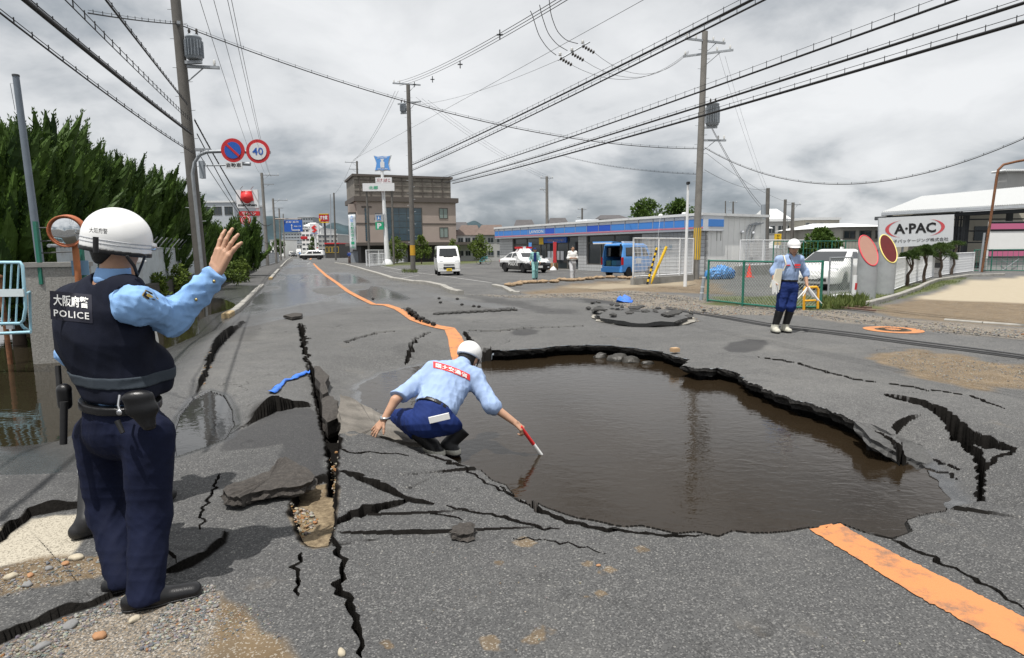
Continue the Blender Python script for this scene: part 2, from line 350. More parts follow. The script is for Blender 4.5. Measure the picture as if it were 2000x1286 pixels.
def ground_height(x, y, cell=None, masks=False):
    x = np.asarray(x, float); y = np.asarray(y, float); r = np.hypot(x, y)
    if cell is None: cell = np.full(x.shape, .01)
    z = (fbm(x, y, 2.6, 3, 5)-.44)*.05*np.clip(1.6-r/18, 0, 1)+(fbm(x, y, .30, 2, 9)-.36)*.008*np.clip(1.5-r/8, 0, 1)
    crk = np.zeros(x.shape); wet = np.zeros(x.shape); gate = r < 24
    # flooded low ground on the left, behind the left footway
    left = x+.3425*(y-9.7)+4.1                       # across the road, 0 at the footway's kerb
    z = z-np.where((y > 4.2), sgate(-(left+.95+.25*np.sin(y*.9))/1.2)*.16*sgate((y-4.6)/1.2)*sgate((26-y)/6), 0)
    i = np.where(gate)[0]; X, Y = x[i], y[i]; zi = z[i].copy(); ci = np.zeros(len(i)); wi = np.zeros(len(i)); ce = cell[i]
    d, s, pr, w = seg_dist(X, Y, HOLE, True, HOLEW); ins = inside(X, Y, HOLE); sd_ = np.where(ins, -d, d)
    ww = np.maximum(w, 1e-3)
    drop = np.where(ins, WATER-.02-d*.45, WATER*sgate(1-d/ww)**1.15)
    slope = w > .05
    zi = np.where(ins, np.where(slope, drop, zi-.02), zi+np.where(slope, drop*np.clip(w/.25, 0, 1), 0))
    zi = zi+np.where(~ins & ~slope, -.03*np.exp(-d/.35), 0)
    holesd = np.full(x.shape, 9.0); holesd[i] = sd_; holew = np.zeros(x.shape); holew[i] = w
    def near(P, m): return np.where((X > P[:, 0].min()-m) & (X < P[:, 0].max()+m) & (Y > P[:, 1].min()-m) & (Y < P[:, 1].max()+m))[0]
    for P, dz, fa, sg in ST:
        k = near(P, 1.6)
        if not len(k): continue
        d, s, pr, _ = seg_dist(X[k], Y[k], P); tp = np.sqrt(np.clip(np.sin(np.pi*np.clip(pr, 0, 1)), 0, 1))*(.35+1.0*vnoise(pr*9+dz*91, pr*0, 1.0, 3))
        zi[k] += np.where(s*sg > 0, dz*np.exp(-d/fa), 0)*tp
        ci[k] = np.maximum(ci[k], sgate(1.15-d/np.maximum(.020, ce[k]*.9))*(tp > .2))
    for P, dp, kind in ((TRENCH, .20, 0), (TRLOW, .055, 1)):
        k = near(P, .2)
        if not len(k): continue
        d, s, pr, _ = seg_dist(X[k], Y[k], P, True); a = inside(X[k], Y[k], P); e = sgate(d/.025)*a
        zi[k] -= dp*e; ci[k] = np.maximum(ci[k], a*(1.0 if kind == 0 else 0)); ci[k] = np.maximum(ci[k], sgate(1-d/.02))
    for P, Wd, dp in CR:
        k = near(P, .4)
        if not len(k): continue
        d, s, pr, w = seg_dist(X[k], Y[k], P, False, Wd); w = np.maximum(w, ce[k]*.55)*np.clip(np.minimum(pr, 1-pr)*14+.1, 0, 1)+1e-4
        e = np.clip(1.35-d/w, 0, 1); zi[k] -= 1.7*dp*np.minimum(e*2.2, 1)*np.clip(w/.004, 0, 1)
        ci[k] = np.maximum(ci[k], np.clip(1.6-d/w, 0, 1))
    # puddle bowl
    k = near(PUD, 1.0)
    if len(k):
        d, s, pr, _ = seg_dist(X[k], Y[k], PUD, True); a = inside(X[k], Y[k], PUD)
        t = np.where(a, 1, sgate(1-d/.35)); zi[k] = zi[k]*(1-t)+np.where(a, -.045-.05*np.clip(d, 0, .4), -.028)*t
        wi[k] = np.maximum(wi[k], np.where(a, 1, sgate(1.6-d/.07)))
    z[i] = zi; crk[i] = ci; wet[i] = wi
    return (z, crk, wet, holesd, holew) if masks else z
def gz(x, y): return float(ground_height(np.array([x]), np.array([y]))[0])

# polar sheet: fine cells near the hole, growing with distance, out to the horizon
A0 = R(47); ncol = 1120
ang = np.concatenate([np.linspace(-A0, A0, ncol), np.linspace(A0, 2*math.pi-A0, 90)[1:-1]])
rows = [1.0, 1.5, 1.85]; 
while rows[-1] < 26: rows.append(rows[-1]+max(.0058, rows[-1]**2/982*.72))
while rows[-1] < 6500: rows.append(rows[-1]*1.07)
rad = np.array(rows); nr, na = len(rad), len(ang)
X = (rad[:, None]*np.sin(ang)[None, :]).ravel(); Y = (rad[:, None]*np.cos(ang)[None, :]).ravel()
cellr = np.gradient(rad); cell = np.maximum(np.repeat(cellr, na)*.5, np.repeat(rad, na)*.0008)
Z, CRK, WETM, HSD, HW = ground_height(X, Y, cell, True)
# pull vertices next to the sharp lip onto it
k = np.where((((HSD < 0) & (HSD > -np.minimum(cell*2.6, .4))) | ((HSD >= 0) & (HSD < np.minimum(cell*.5, .1)))) & (HW < .06) & (np.hypot(X, Y) < 20))[0]
for a in k:
    p = np.array([X[a], Y[a]]); dd = HOLE-p; j = np.argmin((dd**2).sum(1)); best = None
    for s0 in (j-1, j):
        A = HOLE[s0 % len(HOLE)]; B = HOLE[(s0+1) % len(HOLE)]; t = np.clip(((p-A)@(B-A))/max((B-A)@(B-A), 1e-9), 0, 1); q = A+(B-A)*t
        if best is None or ((q-p)**2).sum() < ((best-p)**2).sum(): best = q
    X[a], Y[a] = best; HSD[a] = 0
idx = np.arange(nr*na).reshape(nr, na)
a = idx[:-1, :]; b = idx[1:, :]; F = np.stack([a, np.roll(a, -1, 1), np.roll(b, -1, 1), b], -1).reshape(-1, 4)[:, ::-1]
hs = HSD[F]; hw = HW[F]
kill = ((hs.max(1) <= 1e-6) & (hw.min(1) < .06)) | (hs.max(1) < -.9)
F = F[~kill]
gme = np_mesh('road', np.stack([X, Y, Z], 1), F)

# what lies on the ground: masks by outline
def pmask(pts, soft=.12, noise=.10, ns=.35, z=0.0):
    P = gpoly(pts, z); m = np.zeros(X.shape); lo = P.min(0)-1.5; hi = P.max(0)+1.5
    k = np.where((X > lo[0]) & (X < hi[0]) & (Y > lo[1]) & (Y < hi[1]))[0]
    if len(k):
        d, _, _, _ = seg_dist(X[k], Y[k], P, True); s = np.where(inside(X[k], Y[k], P), d, -d)
        s = s+(fbm(X[k], Y[k], ns, 3, 77)-.44)*2*noise*3
        m[k] = sgate(s/soft+.5)
    return m
sand = np.maximum.reduce([
    pmask([(425, 1158), (500, 1180), (560, 1228), (585, 1300), (300, 1300), (390, 1215)], .08, .05),
    pmask([(-40, 1120), (60, 1098), (140, 1088), (220, 1078), (225, 1112), (120, 1150), (0, 1178), (-40, 1190)], .05, .04),
    pmask([(1712, 692), (1790, 684), (1900, 702), (2050, 720), (2050, 766), (1900, 755), (1780, 737), (1718, 708)], .25, .12),
    pmask([(1685, 604), (1800, 580), (1900, 560), (2150, 556), (2150, 645), (1900, 634), (1760, 622)], .4, .15, 1.0),
    pmask([(1010, 572), (1130, 553), (1370, 540), (1420, 575), (1300, 572), (1180, 575), (1060, 580)], .8, .3, 1.5),
    pmask([(240, 1178), (440, 1160), (430, 1215), (390, 1300), (190, 1300), (230, 1230)], .12, .10)*.85,
    *[pmask([(x+w*math.cos(a_), y+h*math.sin(a_)) for a_ in np.linspace(0, 5.6, 8)], .02, .02, .06)*.8 for x, y, w, h in ((965, 1100, 8, 6), (1022, 1058, 22, 7), (1146, 1103, 12, 7), (1168, 1160, 10, 5), (1250, 1072, 12, 6), (1188, 1114, 10, 5), (1045, 1240, 28, 16), (965, 1258, 18, 14), (640, 950, 20, 10), (1150, 1165, 26, 4), (760, 1260, 10, 6))],
])
lotlight = np.maximum.reduce([pmask([(1790, 585), (1890, 549), (2000, 541), (2200, 541), (2200, 585), (2000, 592)], .5, .1, 1.2),
                              pmask([(1090, 562), (1250, 548), (1360, 546), (1350, 556), (1180, 566)], .8, .2, 1.5)*.6])
grav = np.maximum.reduce([
    pmask([(-60, 1275), (0, 1256), (130, 1206), (240, 1166), (330, 1150), (440, 1158), (430, 1215), (390, 1300), (-60, 1300)], .05, .03),
    pmask([(905, 575), (1000, 577), (1130, 572), (1240, 568), (1380, 584), (1510, 596), (1640, 608), (1800, 627), (2080, 648), (2080, 668), (1850, 652), (1640, 628), (1560, 616), (1380, 615), (1320, 604), (1235, 604), (1195, 588), (1110, 581), (1000, 582)], .35, .14, .8),
])
conc = np.maximum(pmask([(-60, 1095), (0, 1058), (60, 1014), (110, 1004), (168, 1006), (160, 1050), (130, 1085), (60, 1096), (0, 1110), (-60, 1150)], .04, .03),
                  pmask([(672, 800), (700, 795), (740, 815), (735, 840), (690, 850), (678, 862), (668, 850)], .12, .08))
soil = np.maximum(pmask([(600, 936), (640, 930), (660, 940), (660, 1000), (654, 1050), (640, 1070), (612, 1074), (588, 1064), (575, 1035), (563, 1000), (575, 965)], .03, .01), 0)
dark = np.maximum.reduce([pmask([(996, 649), (1010, 644), (1035, 642), (1053, 646), (1048, 653), (1025, 656), (1005, 655)], .1, .02),
    pmask([(1412, 680), (1425, 670), (1460, 662), (1495, 664), (1500, 672), (1485, 684), (1455, 688), (1425, 687)], .1, .02),
    pmask([(1120, 577), (1160, 574), (1225, 580), (1235, 600), (1180, 595), (1140, 590)], .5, .2),
    pmask([(900, 577), (960, 580), (1020, 590), (1090, 605), (1140, 606), (1120, 615), (1060, 612), (1000, 598), (950, 590)], .3, .1)*.7,
    pmask([(440, 848), (520, 814), (608, 782), (622, 800), (636, 868), (640, 925), (575, 945), (552, 900), (545, 868), (440, 880)], .06, .03)*.9,
    pmask([(-60, 850), (110, 832), (140, 900), (130, 960), (0, 985), (-60, 990)], .4, .15)*.6])
left = X+.3425*(Y-9.7)+4.1
farwet = sgate((Y-13)/9)*sgate((60-Y)/20)*sgate((5.6-left)/1.5)*sgate(left/.6+1)
wet = np.maximum(WETM, farwet*sgate((fbm(X*.9, Y*.28, 2.2, 4, 31)-.34)*6))
wet = np.maximum(wet, pmask([(400, 642), (480, 640), (560, 623), (640, 612), (690, 601), (722, 598), (665, 588), (628, 576), (606, 566), (616, 555), (640, 545), (622, 525), (603, 508), (575, 506), (545, 530), (520, 555), (490, 590), (455, 618)], .25, .10, 1.0)*(.5+.45*sgate((fbm(X*.9, Y*.35, 1.6, 4, 57)-.33)*5)))
wet = np.maximum(wet, pmask([(745, 548), (800, 560), (870, 580), (985, 597), (1060, 607), (980, 604), (900, 596), (830, 580), (770, 562)], .3, .12, 1.0)*.55)
wet = np.maximum(wet, sgate(-(left+.2)/1.0)*(Y > 4.3)*(Y < 30)*.9)
wet = np.maximum(wet, np.where((HSD < .22) & (HW > .3), sgate(1.5-HSD/.13), 0))
grass = np.maximum.reduce([
    pmask([(1385, 597), (1520, 600), (1590, 606), (1700, 602), (1780, 575), (1880, 549), (1900, 542), (1860, 540), (1760, 560), (1640, 575), (1500, 578), (1390, 580)], .4, .2, .8),
    pmask([(735, 515), (900, 510), (990, 500), (990, 508), (900, 516), (760, 520)], 1.5, .5, 2.0)])
swalk = sgate(-left/.25)*sgate((left+7)/.5)*(Y > 11)*(Y < 120)*.9
# old asphalt lots and verge are greyer and paler than the carriageway
for nm, ar in (('sand', sand), ('lot', lotlight), ('gravel', grav), ('conc', conc), ('soil', soil), ('dark', dark), ('wet', wet), ('crack', CRK), ('grass', grass), ('swalk', swalk), ('near_tone', sgate((6.4-Y-.10*X+.5*(fbm(X, Y, 1.4, 3, 8)-.44))/1.6))):
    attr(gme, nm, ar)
GM = bpy.data.materials.new('asphalt_ground'); GM.use_nodes = True
def ground_material(m):
    t = m.node_tree; L = t.links; b = t.nodes['Principled BSDF']; geo = N(t, 'ShaderNodeNewGeometry').outputs['Position']
    def noise(s, det=4, ro=.6, typ='n'):
        if typ == 'v':
            n = N(t, 'ShaderNodeTexVoronoi'); n.inputs['Scale'].default_value = s; L.new(geo, n.inputs['Vector']); return n
        n = N(t, 'ShaderNodeTexNoise'); n.inputs['Scale'].default_value = s; n.inputs['Detail'].default_value = det; n.inputs['Roughness'].default_value = ro
        L.new(geo, n.inputs['Vector']); return n.outputs[0]
    def at(nm): return N(t, 'ShaderNodeAttribute', attribute_name=nm).outputs['Fac']
    def mixc(fac, a, bb):
        n = N(t, 'ShaderNodeMix', data_type='RGBA')
        if isinstance(fac, (int, float)): n.inputs[0].default_value = fac
        else: L.new(fac, n.inputs[0])
        for i, x in ((6, a), (7, bb)):
            if isinstance(x, tuple): n.inputs[i].default_value = (*x[:3], 1)
            else: L.new(x, n.inputs[i])
        return n.outputs[2]
    big = noise(.45, 6, .65); mid = noise(5, 5, .7); fi = noise(70, 3, .6)
    asp = mixc(M_(t, 'MULTIPLY_ADD', big, 2.4, -.7, clamp=True), (.092, .092, .091), (.142, .141, .138))
    asp = mixc(M_(t, 'MULTIPLY', at('near_tone'), .55), asp, (.056, .057, .058))  # asphalt toned darker towards the near side
    asp = mixc(M_(t, 'MULTIPLY', M_(t, 'MULTIPLY_ADD', mid, 3.2, -1.3, clamp=True), .35), asp, (.060, .060, .062))
    # aggregate: pale and dark chips in the binder
    vo = noise(150, typ='v'); vs = N(t, 'ShaderNodeSeparateColor'); L.new(vo.outputs['Color'], vs.inputs[0])
    asp = mixc(M_(t, 'MULTIPLY', M_(t, 'GREATER_THAN', vs.outputs[0], .80), .36), asp, (.27, .265, .255))
    asp = mixc(M_(t, 'MULTIPLY', M_(t, 'LESS_THAN', vs.outputs[1], .40), .5), asp, (.026, .026, .027))
    vo2 = noise(62, typ='v'); vs2 = N(t, 'ShaderNodeSeparateColor'); L.new(vo2.outputs['Color'], vs2.inputs[0])
    asp = mixc(M_(t, 'MULTIPLY', M_(t, 'MULTIPLY', M_(t, 'GREATER_THAN', vs2.outputs[0], .955), M_(t, 'LESS_THAN', vo2.outputs['Distance'], .34)), .45), asp, (.34, .33, .30))
    # dusty sand film in patches
    du = M_(t, 'MULTIPLY', M_(t, 'MULTIPLY_ADD', noise(1.3, 8, .72), 7, -4.3, clamp=True), .30)
    asp = mixc(du, asp, (.25, .20, .14))
    # old stains, patched strips and hairline crazing
    st = M_(t, 'MULTIPLY', M_(t, 'MULTIPLY_ADD', noise(.8, 9, .75), 5, -2.75, clamp=True), .7); asp = mixc(st, asp, (.050, .050, .052))
    pl = M_(t, 'MULTIPLY', M_(t, 'MULTIPLY_ADD', noise(.32, 6, .7), 5, -2.6, clamp=True), .6); asp = mixc(pl, asp, (.165, .162, .152))
    dn = N(t, 'ShaderNodeTexNoise'); dn.inputs['Scale'].default_value = 3; dn.inputs['Detail'].default_value = 6; L.new(geo, dn.inputs[0])
    va = N(t, 'ShaderNodeVectorMath', operation='MULTIPLY_ADD'); L.new(dn.outputs[1], va.inputs[0]); va.inputs[1].default_value = (.7, .7, 0); L.new(geo, va.inputs[2])
    ve = N(t, 'ShaderNodeTexVoronoi', feature='DISTANCE_TO_EDGE'); ve.inputs['Scale'].default_value = .9; L.new(va.outputs[0], ve.inputs['Vector'])
    hl = M_(t, 'MULTIPLY', M_(t, 'LESS_THAN', ve.outputs['Distance'], .0055), M_(t, 'MULTIPLY_ADD', noise(.5, 3), 6, -3.0, clamp=True)); asp = mixc(M_(t, 'MULTIPLY', hl, .85), asp, (.014, .014, .014))
    cur = mixc(M_(t, 'MULTIPLY', at('swalk'), .55), asp, (.055, .054, .053))
    cur = mixc(M_(t, 'MULTIPLY', at('dark'), .72), cur, (.034, .034, .036))
    cc = mixc(noise(60, 4), (.30, .27, .21), (.50, .46, .38)); cc = mixc(M_(t, 'MULTIPLY', M_(t, 'LESS_THAN', vs.outputs[2], .25), .7), cc, (.16, .14, .11))
    cur = mixc(at('conc'), cur, cc)
    so = mixc(M_(t, 'MULTIPLY_ADD', noise(26, 6, .7), 2.4, -.7, clamp=True), (.070, .050, .030), (.30, .235, .15)); cur = mixc(at('soil'), cur, so)
    sa = mixc(M_(t, 'MULTIPLY_ADD', noise(3.0, 7, .7), 2.2, -.6, clamp=True), (.080, .055, .030), (.205, .150, .090))
    sa = mixc(M_(t, 'MULTIPLY', M_(t, 'GREATER_THAN', vs.outputs[0], .86), .6), sa, (.36, .33, .28))
    cur = mixc(M_(t, 'MULTIPLY', at('sand'), M_(t, 'MULTIPLY_ADD', mid, .9, .45, clamp=True)), cur, sa)
    cur = mixc(at('lot'), cur, mixc(mid, (.30, .255, .18), (.40, .35, .27)))
    gv = N(t, 'ShaderNodeValToRGB'); L.new(vs.outputs[1], gv.inputs[0]); ge = gv.color_ramp.elements
    ge[0].color = (.06, .055, .05, 1); ge[1].color = (.34, .32, .29, 1)
    for p_, c_ in ((.35, (.15, .14, .125, 1)), (.7, (.20, .155, .105, 1))):
        q = ge.new(p_); q.color = c_
    cur = mixc(at('gravel'), cur, gv.outputs[0])
    gr = mixc(noise(8, 5), (.045, .075, .018), (.13, .13, .05)); cur = mixc(M_(t, 'MULTIPLY', at('grass'), .9), cur, gr)
    nz = N(t, 'ShaderNodeSeparateXYZ'); L.new(N(t, 'ShaderNodeNewGeometry').outputs['True Normal'], nz.inputs[0])
    steep = M_(t, 'MULTIPLY_ADD', nz.outputs[2], -6, 5.0, clamp=True)      # fresh binder on broken faces, blackened further for shade in the cracks
    brk = mixc(noise(45, 5, .7), (.003, .003, .003), (.020, .0185, .017)); cur = mixc(M_(t, 'MAXIMUM', at('crack'), steep), cur, brk)
    wt_ = at('wet'); cur = mixc(M_(t, 'MULTIPLY', wt_, .52), cur, (.026, .027, .029))
    L.new(cur, b.inputs['Base Color'])
    ro = M_(t, 'MULTIPLY_ADD', wt_, -.76, .88); L.new(ro, b.inputs['Roughness']); L.new(M_(t, 'MULTIPLY', M_(t, 'MULTIPLY_ADD', wt_, .3, .22), M_(t, 'SUBTRACT', 1.0, M_(t, 'MAXIMUM', at('crack'), steep), clamp=True)), b.inputs['Specular IOR Level'])  # specular cut on cracks and steep faces to stand for self-shadow
    h = M_(t, 'ADD', M_(t, 'MULTIPLY', vo.outputs['Distance'], -.0016), M_(t, 'MULTIPLY', fi, .0020))
    h = M_(t, 'ADD', h, M_(t, 'MULTIPLY', noise(22, 4), M_(t, 'MULTIPLY_ADD', at('gravel'), .012, M_(t, 'MULTIPLY_ADD', at('crack'), .02, M_(t, 'MULTIPLY', at('sand'), .006)))))
    h = M_(t, 'MULTIPLY', h, M_(t, 'MULTIPLY_ADD', wt_, -.8, 1.0))
    bn = N(t, 'ShaderNodeBump'); bn.inputs['Distance'].default_value = 1.0; bn.inputs['Strength'].default_value = .85
    L.new(h, bn.inputs['Height']); L.new(bn.outputs[0], b.inputs['Normal'])
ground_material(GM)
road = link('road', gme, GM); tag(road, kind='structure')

# the broken lip: asphalt layer, then the wall falls back underneath it
m_break = mat('broken_asphalt', (.026, .025, .024), .9, var=.6, vscale=30, bump=.03, bscale=25, spec=.2)
m_mud = mat('wet_mud', (.045, .032, .018), .55, var=.4, vscale=5, bump=.03, bscale=9)
def lip_mesh():
    n = len(HOLE); nrm = np.zeros((n, 2))
    for i in range(n):
        t = HOLE[(i+2) % n]-HOLE[i-2]; nrm[i] = np.array([-t[1], t[0]])/max(np.hypot(*t), 1e-6)
    ctr = HOLE.mean(0)
    flip = 1 if inside(np.array([HOLE[5, 0]+nrm[5, 0]*.05]), np.array([HOLE[5, 1]+nrm[5, 1]*.05]), HOLE)[0] else -1
    out = -nrm*flip; zt = ground_height(HOLE[:, 0]+out[:, 0]*.02, HOLE[:, 1]+out[:, 1]*.02)
    rg = np.random.RandomState(4); prof = [(.03, -.004), (.0, -.004), (-.006, -.03), (.015, -.06), (.03, -.095), (.30, -.13), (.45, -.30), (.30, -1.1)]
    V = []; 
    for i in range(n):
        for j, (o, z) in enumerate(prof):
            a = rg.normal(0, .012) if j > 1 else 0
            V.append((HOLE[i, 0]+out[i, 0]*(o+a), HOLE[i, 1]+out[i, 1]*(o+a), zt[i]+z+(rg.normal(0, .008) if j > 1 else 0)))
    m = len(prof); Fq = []
    for i in range(n):
        if HOLEW[i] > .03 or HOLEW[(i+1) % n] > .03: continue
        for j in range(m-1): Fq.append((i*m+j, ((i+1) % n)*m+j, ((i+1) % n)*m+j+1, i*m+j+1))
    return np_mesh('sinkhole_rim', np.array(V), np.array(Fq), False)
tag(link('sinkhole_rim', lip_mesh(), m_break), kind='structure')
# floor of the void under the water
fl = MB(); cx, cy = HOLE.mean(0)
fl.add([(cx+(p[0]-cx)*1.25, cy+(p[1]-cy)*1.25, -1.05) for p in HOLE[::4]], [tuple(range(len(HOLE[::4])))])
tag(fl.build('sinkhole_floor', m_mud), kind='structure')

# ------------------------------------------------------------------ water
def water_mat(name, base, rough, bumps, scale, stretch=1.0, spec=.5):
    m = bpy.data.materials.new(name); m.use_nodes = True; t = m.node_tree; L = t.links; b = t.nodes['Principled BSDF']
    geo = N(t, 'ShaderNodeNewGeometry').outputs['Position']
    mp = N(t, 'ShaderNodeMapping'); mp.inputs['Scale'].default_value = (1, stretch, 1); mp.inputs['Rotation'].default_value = (0, 0, .35); L.new(geo, mp.inputs[0])
    def noise(s, d, off=0):
        n = N(t, 'ShaderNodeTexNoise'); n.inputs['Scale'].default_value = s; n.inputs['Detail'].default_value = d; n.inputs['Roughness'].default_value = .5
        n.inputs['Distortion'].default_value = .6; L.new(mp.outputs[0], n.inputs[0]); return n.outputs[0]
    h = M_(t, 'ADD', M_(t, 'MULTIPLY', noise(scale, 2), bumps), M_(t, 'MULTIPLY', noise(scale*3.3, 2), bumps*.28))
    bn = N(t, 'ShaderNodeBump'); bn.inputs['Distance'].default_value = 1.0; L.new(h, bn.inputs['Height']); L.new(bn.outputs[0], b.inputs['Normal'])
    mx = N(t, 'ShaderNodeMix', data_type='RGBA'); L.new(noise(.7, 3), mx.inputs[0]); mx.inputs[6].default_value = (*[c*.75 for c in base], 1); mx.inputs[7].default_value = (*[c*1.25 for c in base], 1)
    L.new(mx.outputs[2], b.inputs['Base Color']); b.inputs['Roughness'].default_value = rough; b.inputs['IOR'].default_value = 1.33; b.inputs['Specular IOR Level'].default_value = spec
    return m
hw_ = MB(); n = len(HOLE)
ring = [(cx+(p[0]-cx)*1.04, cy+(p[1]-cy)*1.04, WATER) for p in HOLE]
hw_.add(ring, [tuple(range(n))]); tag(hw_.build('sinkhole_water', water_mat('muddy_water', (.021, .0148, .0088), .02, .0028, 6.5, 1.7, .45)), kind='structure')
fw = MB(); pts = [(-2.9, 4.6), (-4.3, 7.0), (-5.2, 9.5), (-6.3, 13.5), (-9.5, 24), (-22, 30), (-30, 20), (-16, 6), (-8, 4.2)]
fw.add([(x, y, -.085) for x, y in pts], [tuple(range(len(pts)))])
m_flood = water_mat('flood_water_surface', (.022, .018, .011), .015, .0018, 3.0, 2.0, .7)
tag(fw.build('flood_water', m_flood), kind='structure')
pw = MB(); pw.add([(p[0]+(p[0]-PUD[:, 0].mean())*.12, p[1]+(p[1]-PUD[:, 1].mean())*.12, -.038) for p in PUD], [tuple(range(len(PUD)))])
tag(pw.build('puddle', water_mat('puddle_water', (.035, .035, .035), .02, .0012, 6.0, 1.0, .6)), kind='structure')

# ------------------------------------------------------------------ painted markings: thin sheets that follow the road
def paint_mat(name, color, wear):
    m = bpy.data.materials.new(name); m.use_nodes = True; t = m.node_tree; L = t.links; b = t.nodes['Principled BSDF']
    geo = N(t, 'ShaderNodeNewGeometry').outputs['Position']; n = N(t, 'ShaderNodeTexNoise'); n.inputs['Scale'].default_value = 5; n.inputs['Detail'].default_value = 10; n.inputs['Roughness'].default_value = .75; L.new(geo, n.inputs[0])
    v = N(t, 'ShaderNodeTexVoronoi'); v.inputs['Scale'].default_value = 140; L.new(geo, v.inputs[0])
    f = M_(t, 'MULTIPLY', M_(t, 'MULTIPLY_ADD', n.outputs[0], 7, -3.6, clamp=True), wear)
    mx = N(t, 'ShaderNodeMix', data_type='RGBA'); L.new(f, mx.inputs[0]); mx.inputs[6].default_value = (*color, 1); mx.inputs[7].default_value = (.12, .10, .085, 1)
    mx2 = N(t, 'ShaderNodeMix', data_type='RGBA'); L.new(M_(t, 'MULTIPLY', n.outputs[0], .42), mx2.inputs[0]); L.new(mx.outputs[2], mx2.inputs[6]); mx2.inputs[7].default_value = (color[0]*.62, color[1]*.6, color[2]*.6, 1)
    L.new(mx2.outputs[2], b.inputs['Base Color']); b.inputs['Roughness'].default_value = .7
    bn = N(t, 'ShaderNodeBump'); bn.inputs['Distance'].default_value = .001; L.new(v.outputs['Distance'], bn.inputs['Height']); L.new(bn.outputs[0], b.inputs['Normal'])
    return m
m_orange = paint_mat('orange_paint', (.54, .215, .075), 1.0); m_wpaint = paint_mat('white_paint', (.42, .42, .41), 1.0)
def strip(name, ptsL, ptsR, m, nlen=8, nw=6, up=.006, edge=.0, z0=0.0, kind='structure'):
    L_ = gpoly(ptsL, z0); R_ = gpoly(ptsR, z0); V = []; rg = np.random.RandomState(len(name)+int(ptsL[0][0])); A = []; B = []
    for i in range(len(L_)-1):
        k = nlen if i < len(L_)-2 else nlen+1
        for j in range(k): A.append(L_[i]+(L_[i+1]-L_[i])*j/nlen); B.append(R_[i]+(R_[i+1]-R_[i])*j/nlen)
    for a_, b_ in zip(A, B):
        d = (b_-a_)/max(np.hypot(*(b_-a_)), 1e-6); a_ = a_+d*rg.normal(0, edge); b_ = b_+d*rg.normal(0, edge)
        for q in range(nw+1): V.append(a_+(b_-a_)*q/nw)
    V = np.array(V); z = ground_height(V[:, 0], V[:, 1])+up; nl = len(A)
    Fq = [(i*(nw+1)+q, i*(nw+1)+q+1, (i+1)*(nw+1)+q+1, (i+1)*(nw+1)+q) for i in range(nl-1) for q in range(nw)]
    return tag(link(name, np_mesh(name, np.column_stack([V, z]), np.array(Fq)), m), kind=kind)
strip('road_marking', [(1580, 1028), (1640, 1068), (1720, 1120), (1800, 1170), (1900, 1226), (2030, 1300), (2150, 1368)], [(1641, 1017), (1700, 1052), (1790, 1102), (1880, 1148), (1970, 1193), (2080, 1250), (2200, 1312)], m_orange, 16, 24, .006, .004)
strip('road_marking', [(886, 690), (877, 668), (868, 644)], [(921, 688), (906, 664), (888, 641)], m_orange, 30, 16, .008, .004)
strip('road_marking', [(868, 645), (848, 641), (820, 633), (800, 626), (785, 615), (770, 605), (750, 598), (725, 596), (700, 584), (675, 570), (655, 554), (635, 540), (620, 526), (611, 516)],
      [(888, 641), (862, 637), (836, 630), (816, 622.5), (798, 611.5), (781, 602.5), (759, 595.6), (734, 594.4), (709, 582.5), (682, 567.8), (660, 551.8), (639.5, 537.8), (623, 523.8), (613.3, 514.6)], m_orange, 10, 6, .012, .004)
strip('road_marking', [(604, 508), (607, 503)], [(608, 507), (610, 502)], m_orange, 4, 1, .012)
m_tar = mat('tar_seam', (.030, .030, .032), .8)
for dy in (0, 4, 7): strip('tar_seam', [(1300, 600+dy*.5), (1380, 611+dy*.7), (1500, 631+dy*.8), (1700, 654+dy), (2030, 698+dy), (2500, 762+dy)], [(1300, 600.8+dy*.5), (1380, 612.2+dy*.7), (1500, 632.2+dy*.8), (1700, 655.4+dy), (2030, 699.6+dy), (2500, 764+dy)], m_tar, 14, 1, .010, .006)
for p0, p1, hw in (((590, 509), (596, 504), .07), ((600, 517), (606, 513), .07)):
    a_, b_ = G(*p0), G(*p1); s_ = RR*hw; q = MB(); q.quad(a_-s_+Vector((0, 0, .012)), a_+s_+Vector((0, 0, .012)), b_+s_+Vector((0, 0, .012)), b_-s_+Vector((0, 0, .012)))
    tag(q.build('road_marking', m_wpaint), kind='structure')
def line_mark(p0, p1, w, m=m_wpaint, up=.012):
    a_, b_ = G(*p0), G(*p1); d = (b_-a_).normalized(); s_ = Vector((-d.y, d.x, 0))*w/2; q = MB(); k = 12; vs = []
    for i in range(k+1):
        p = a_+(b_-a_)*i/k
        for sg in (-1, 1): r_ = p+s_*sg; vs.append((r_.x, r_.y, gz(r_.x, r_.y)+up))
    q.add(vs, [(2*i, 2*i+1, 2*i+3, 2*i+2) for i in range(k)]); tag(q.build('road_marking', m), kind='structure')
for p0, p1, w in (((780, 545), (818, 538), .15), ((780, 540), (830, 534), .12), ((900, 524), (990, 521), .15), ((1072, 530), (1110, 526), .15), ((1090, 533), (1170, 529), .15), ((1140, 535), (1196, 531), .15),
                  ((742, 520), (800, 531), .20), ((752, 529), (790, 536), .10), ((815, 533), (960, 553), .18), ((930, 509), (995, 504), .15)):
    line_mark(p0, p1, w*.6)
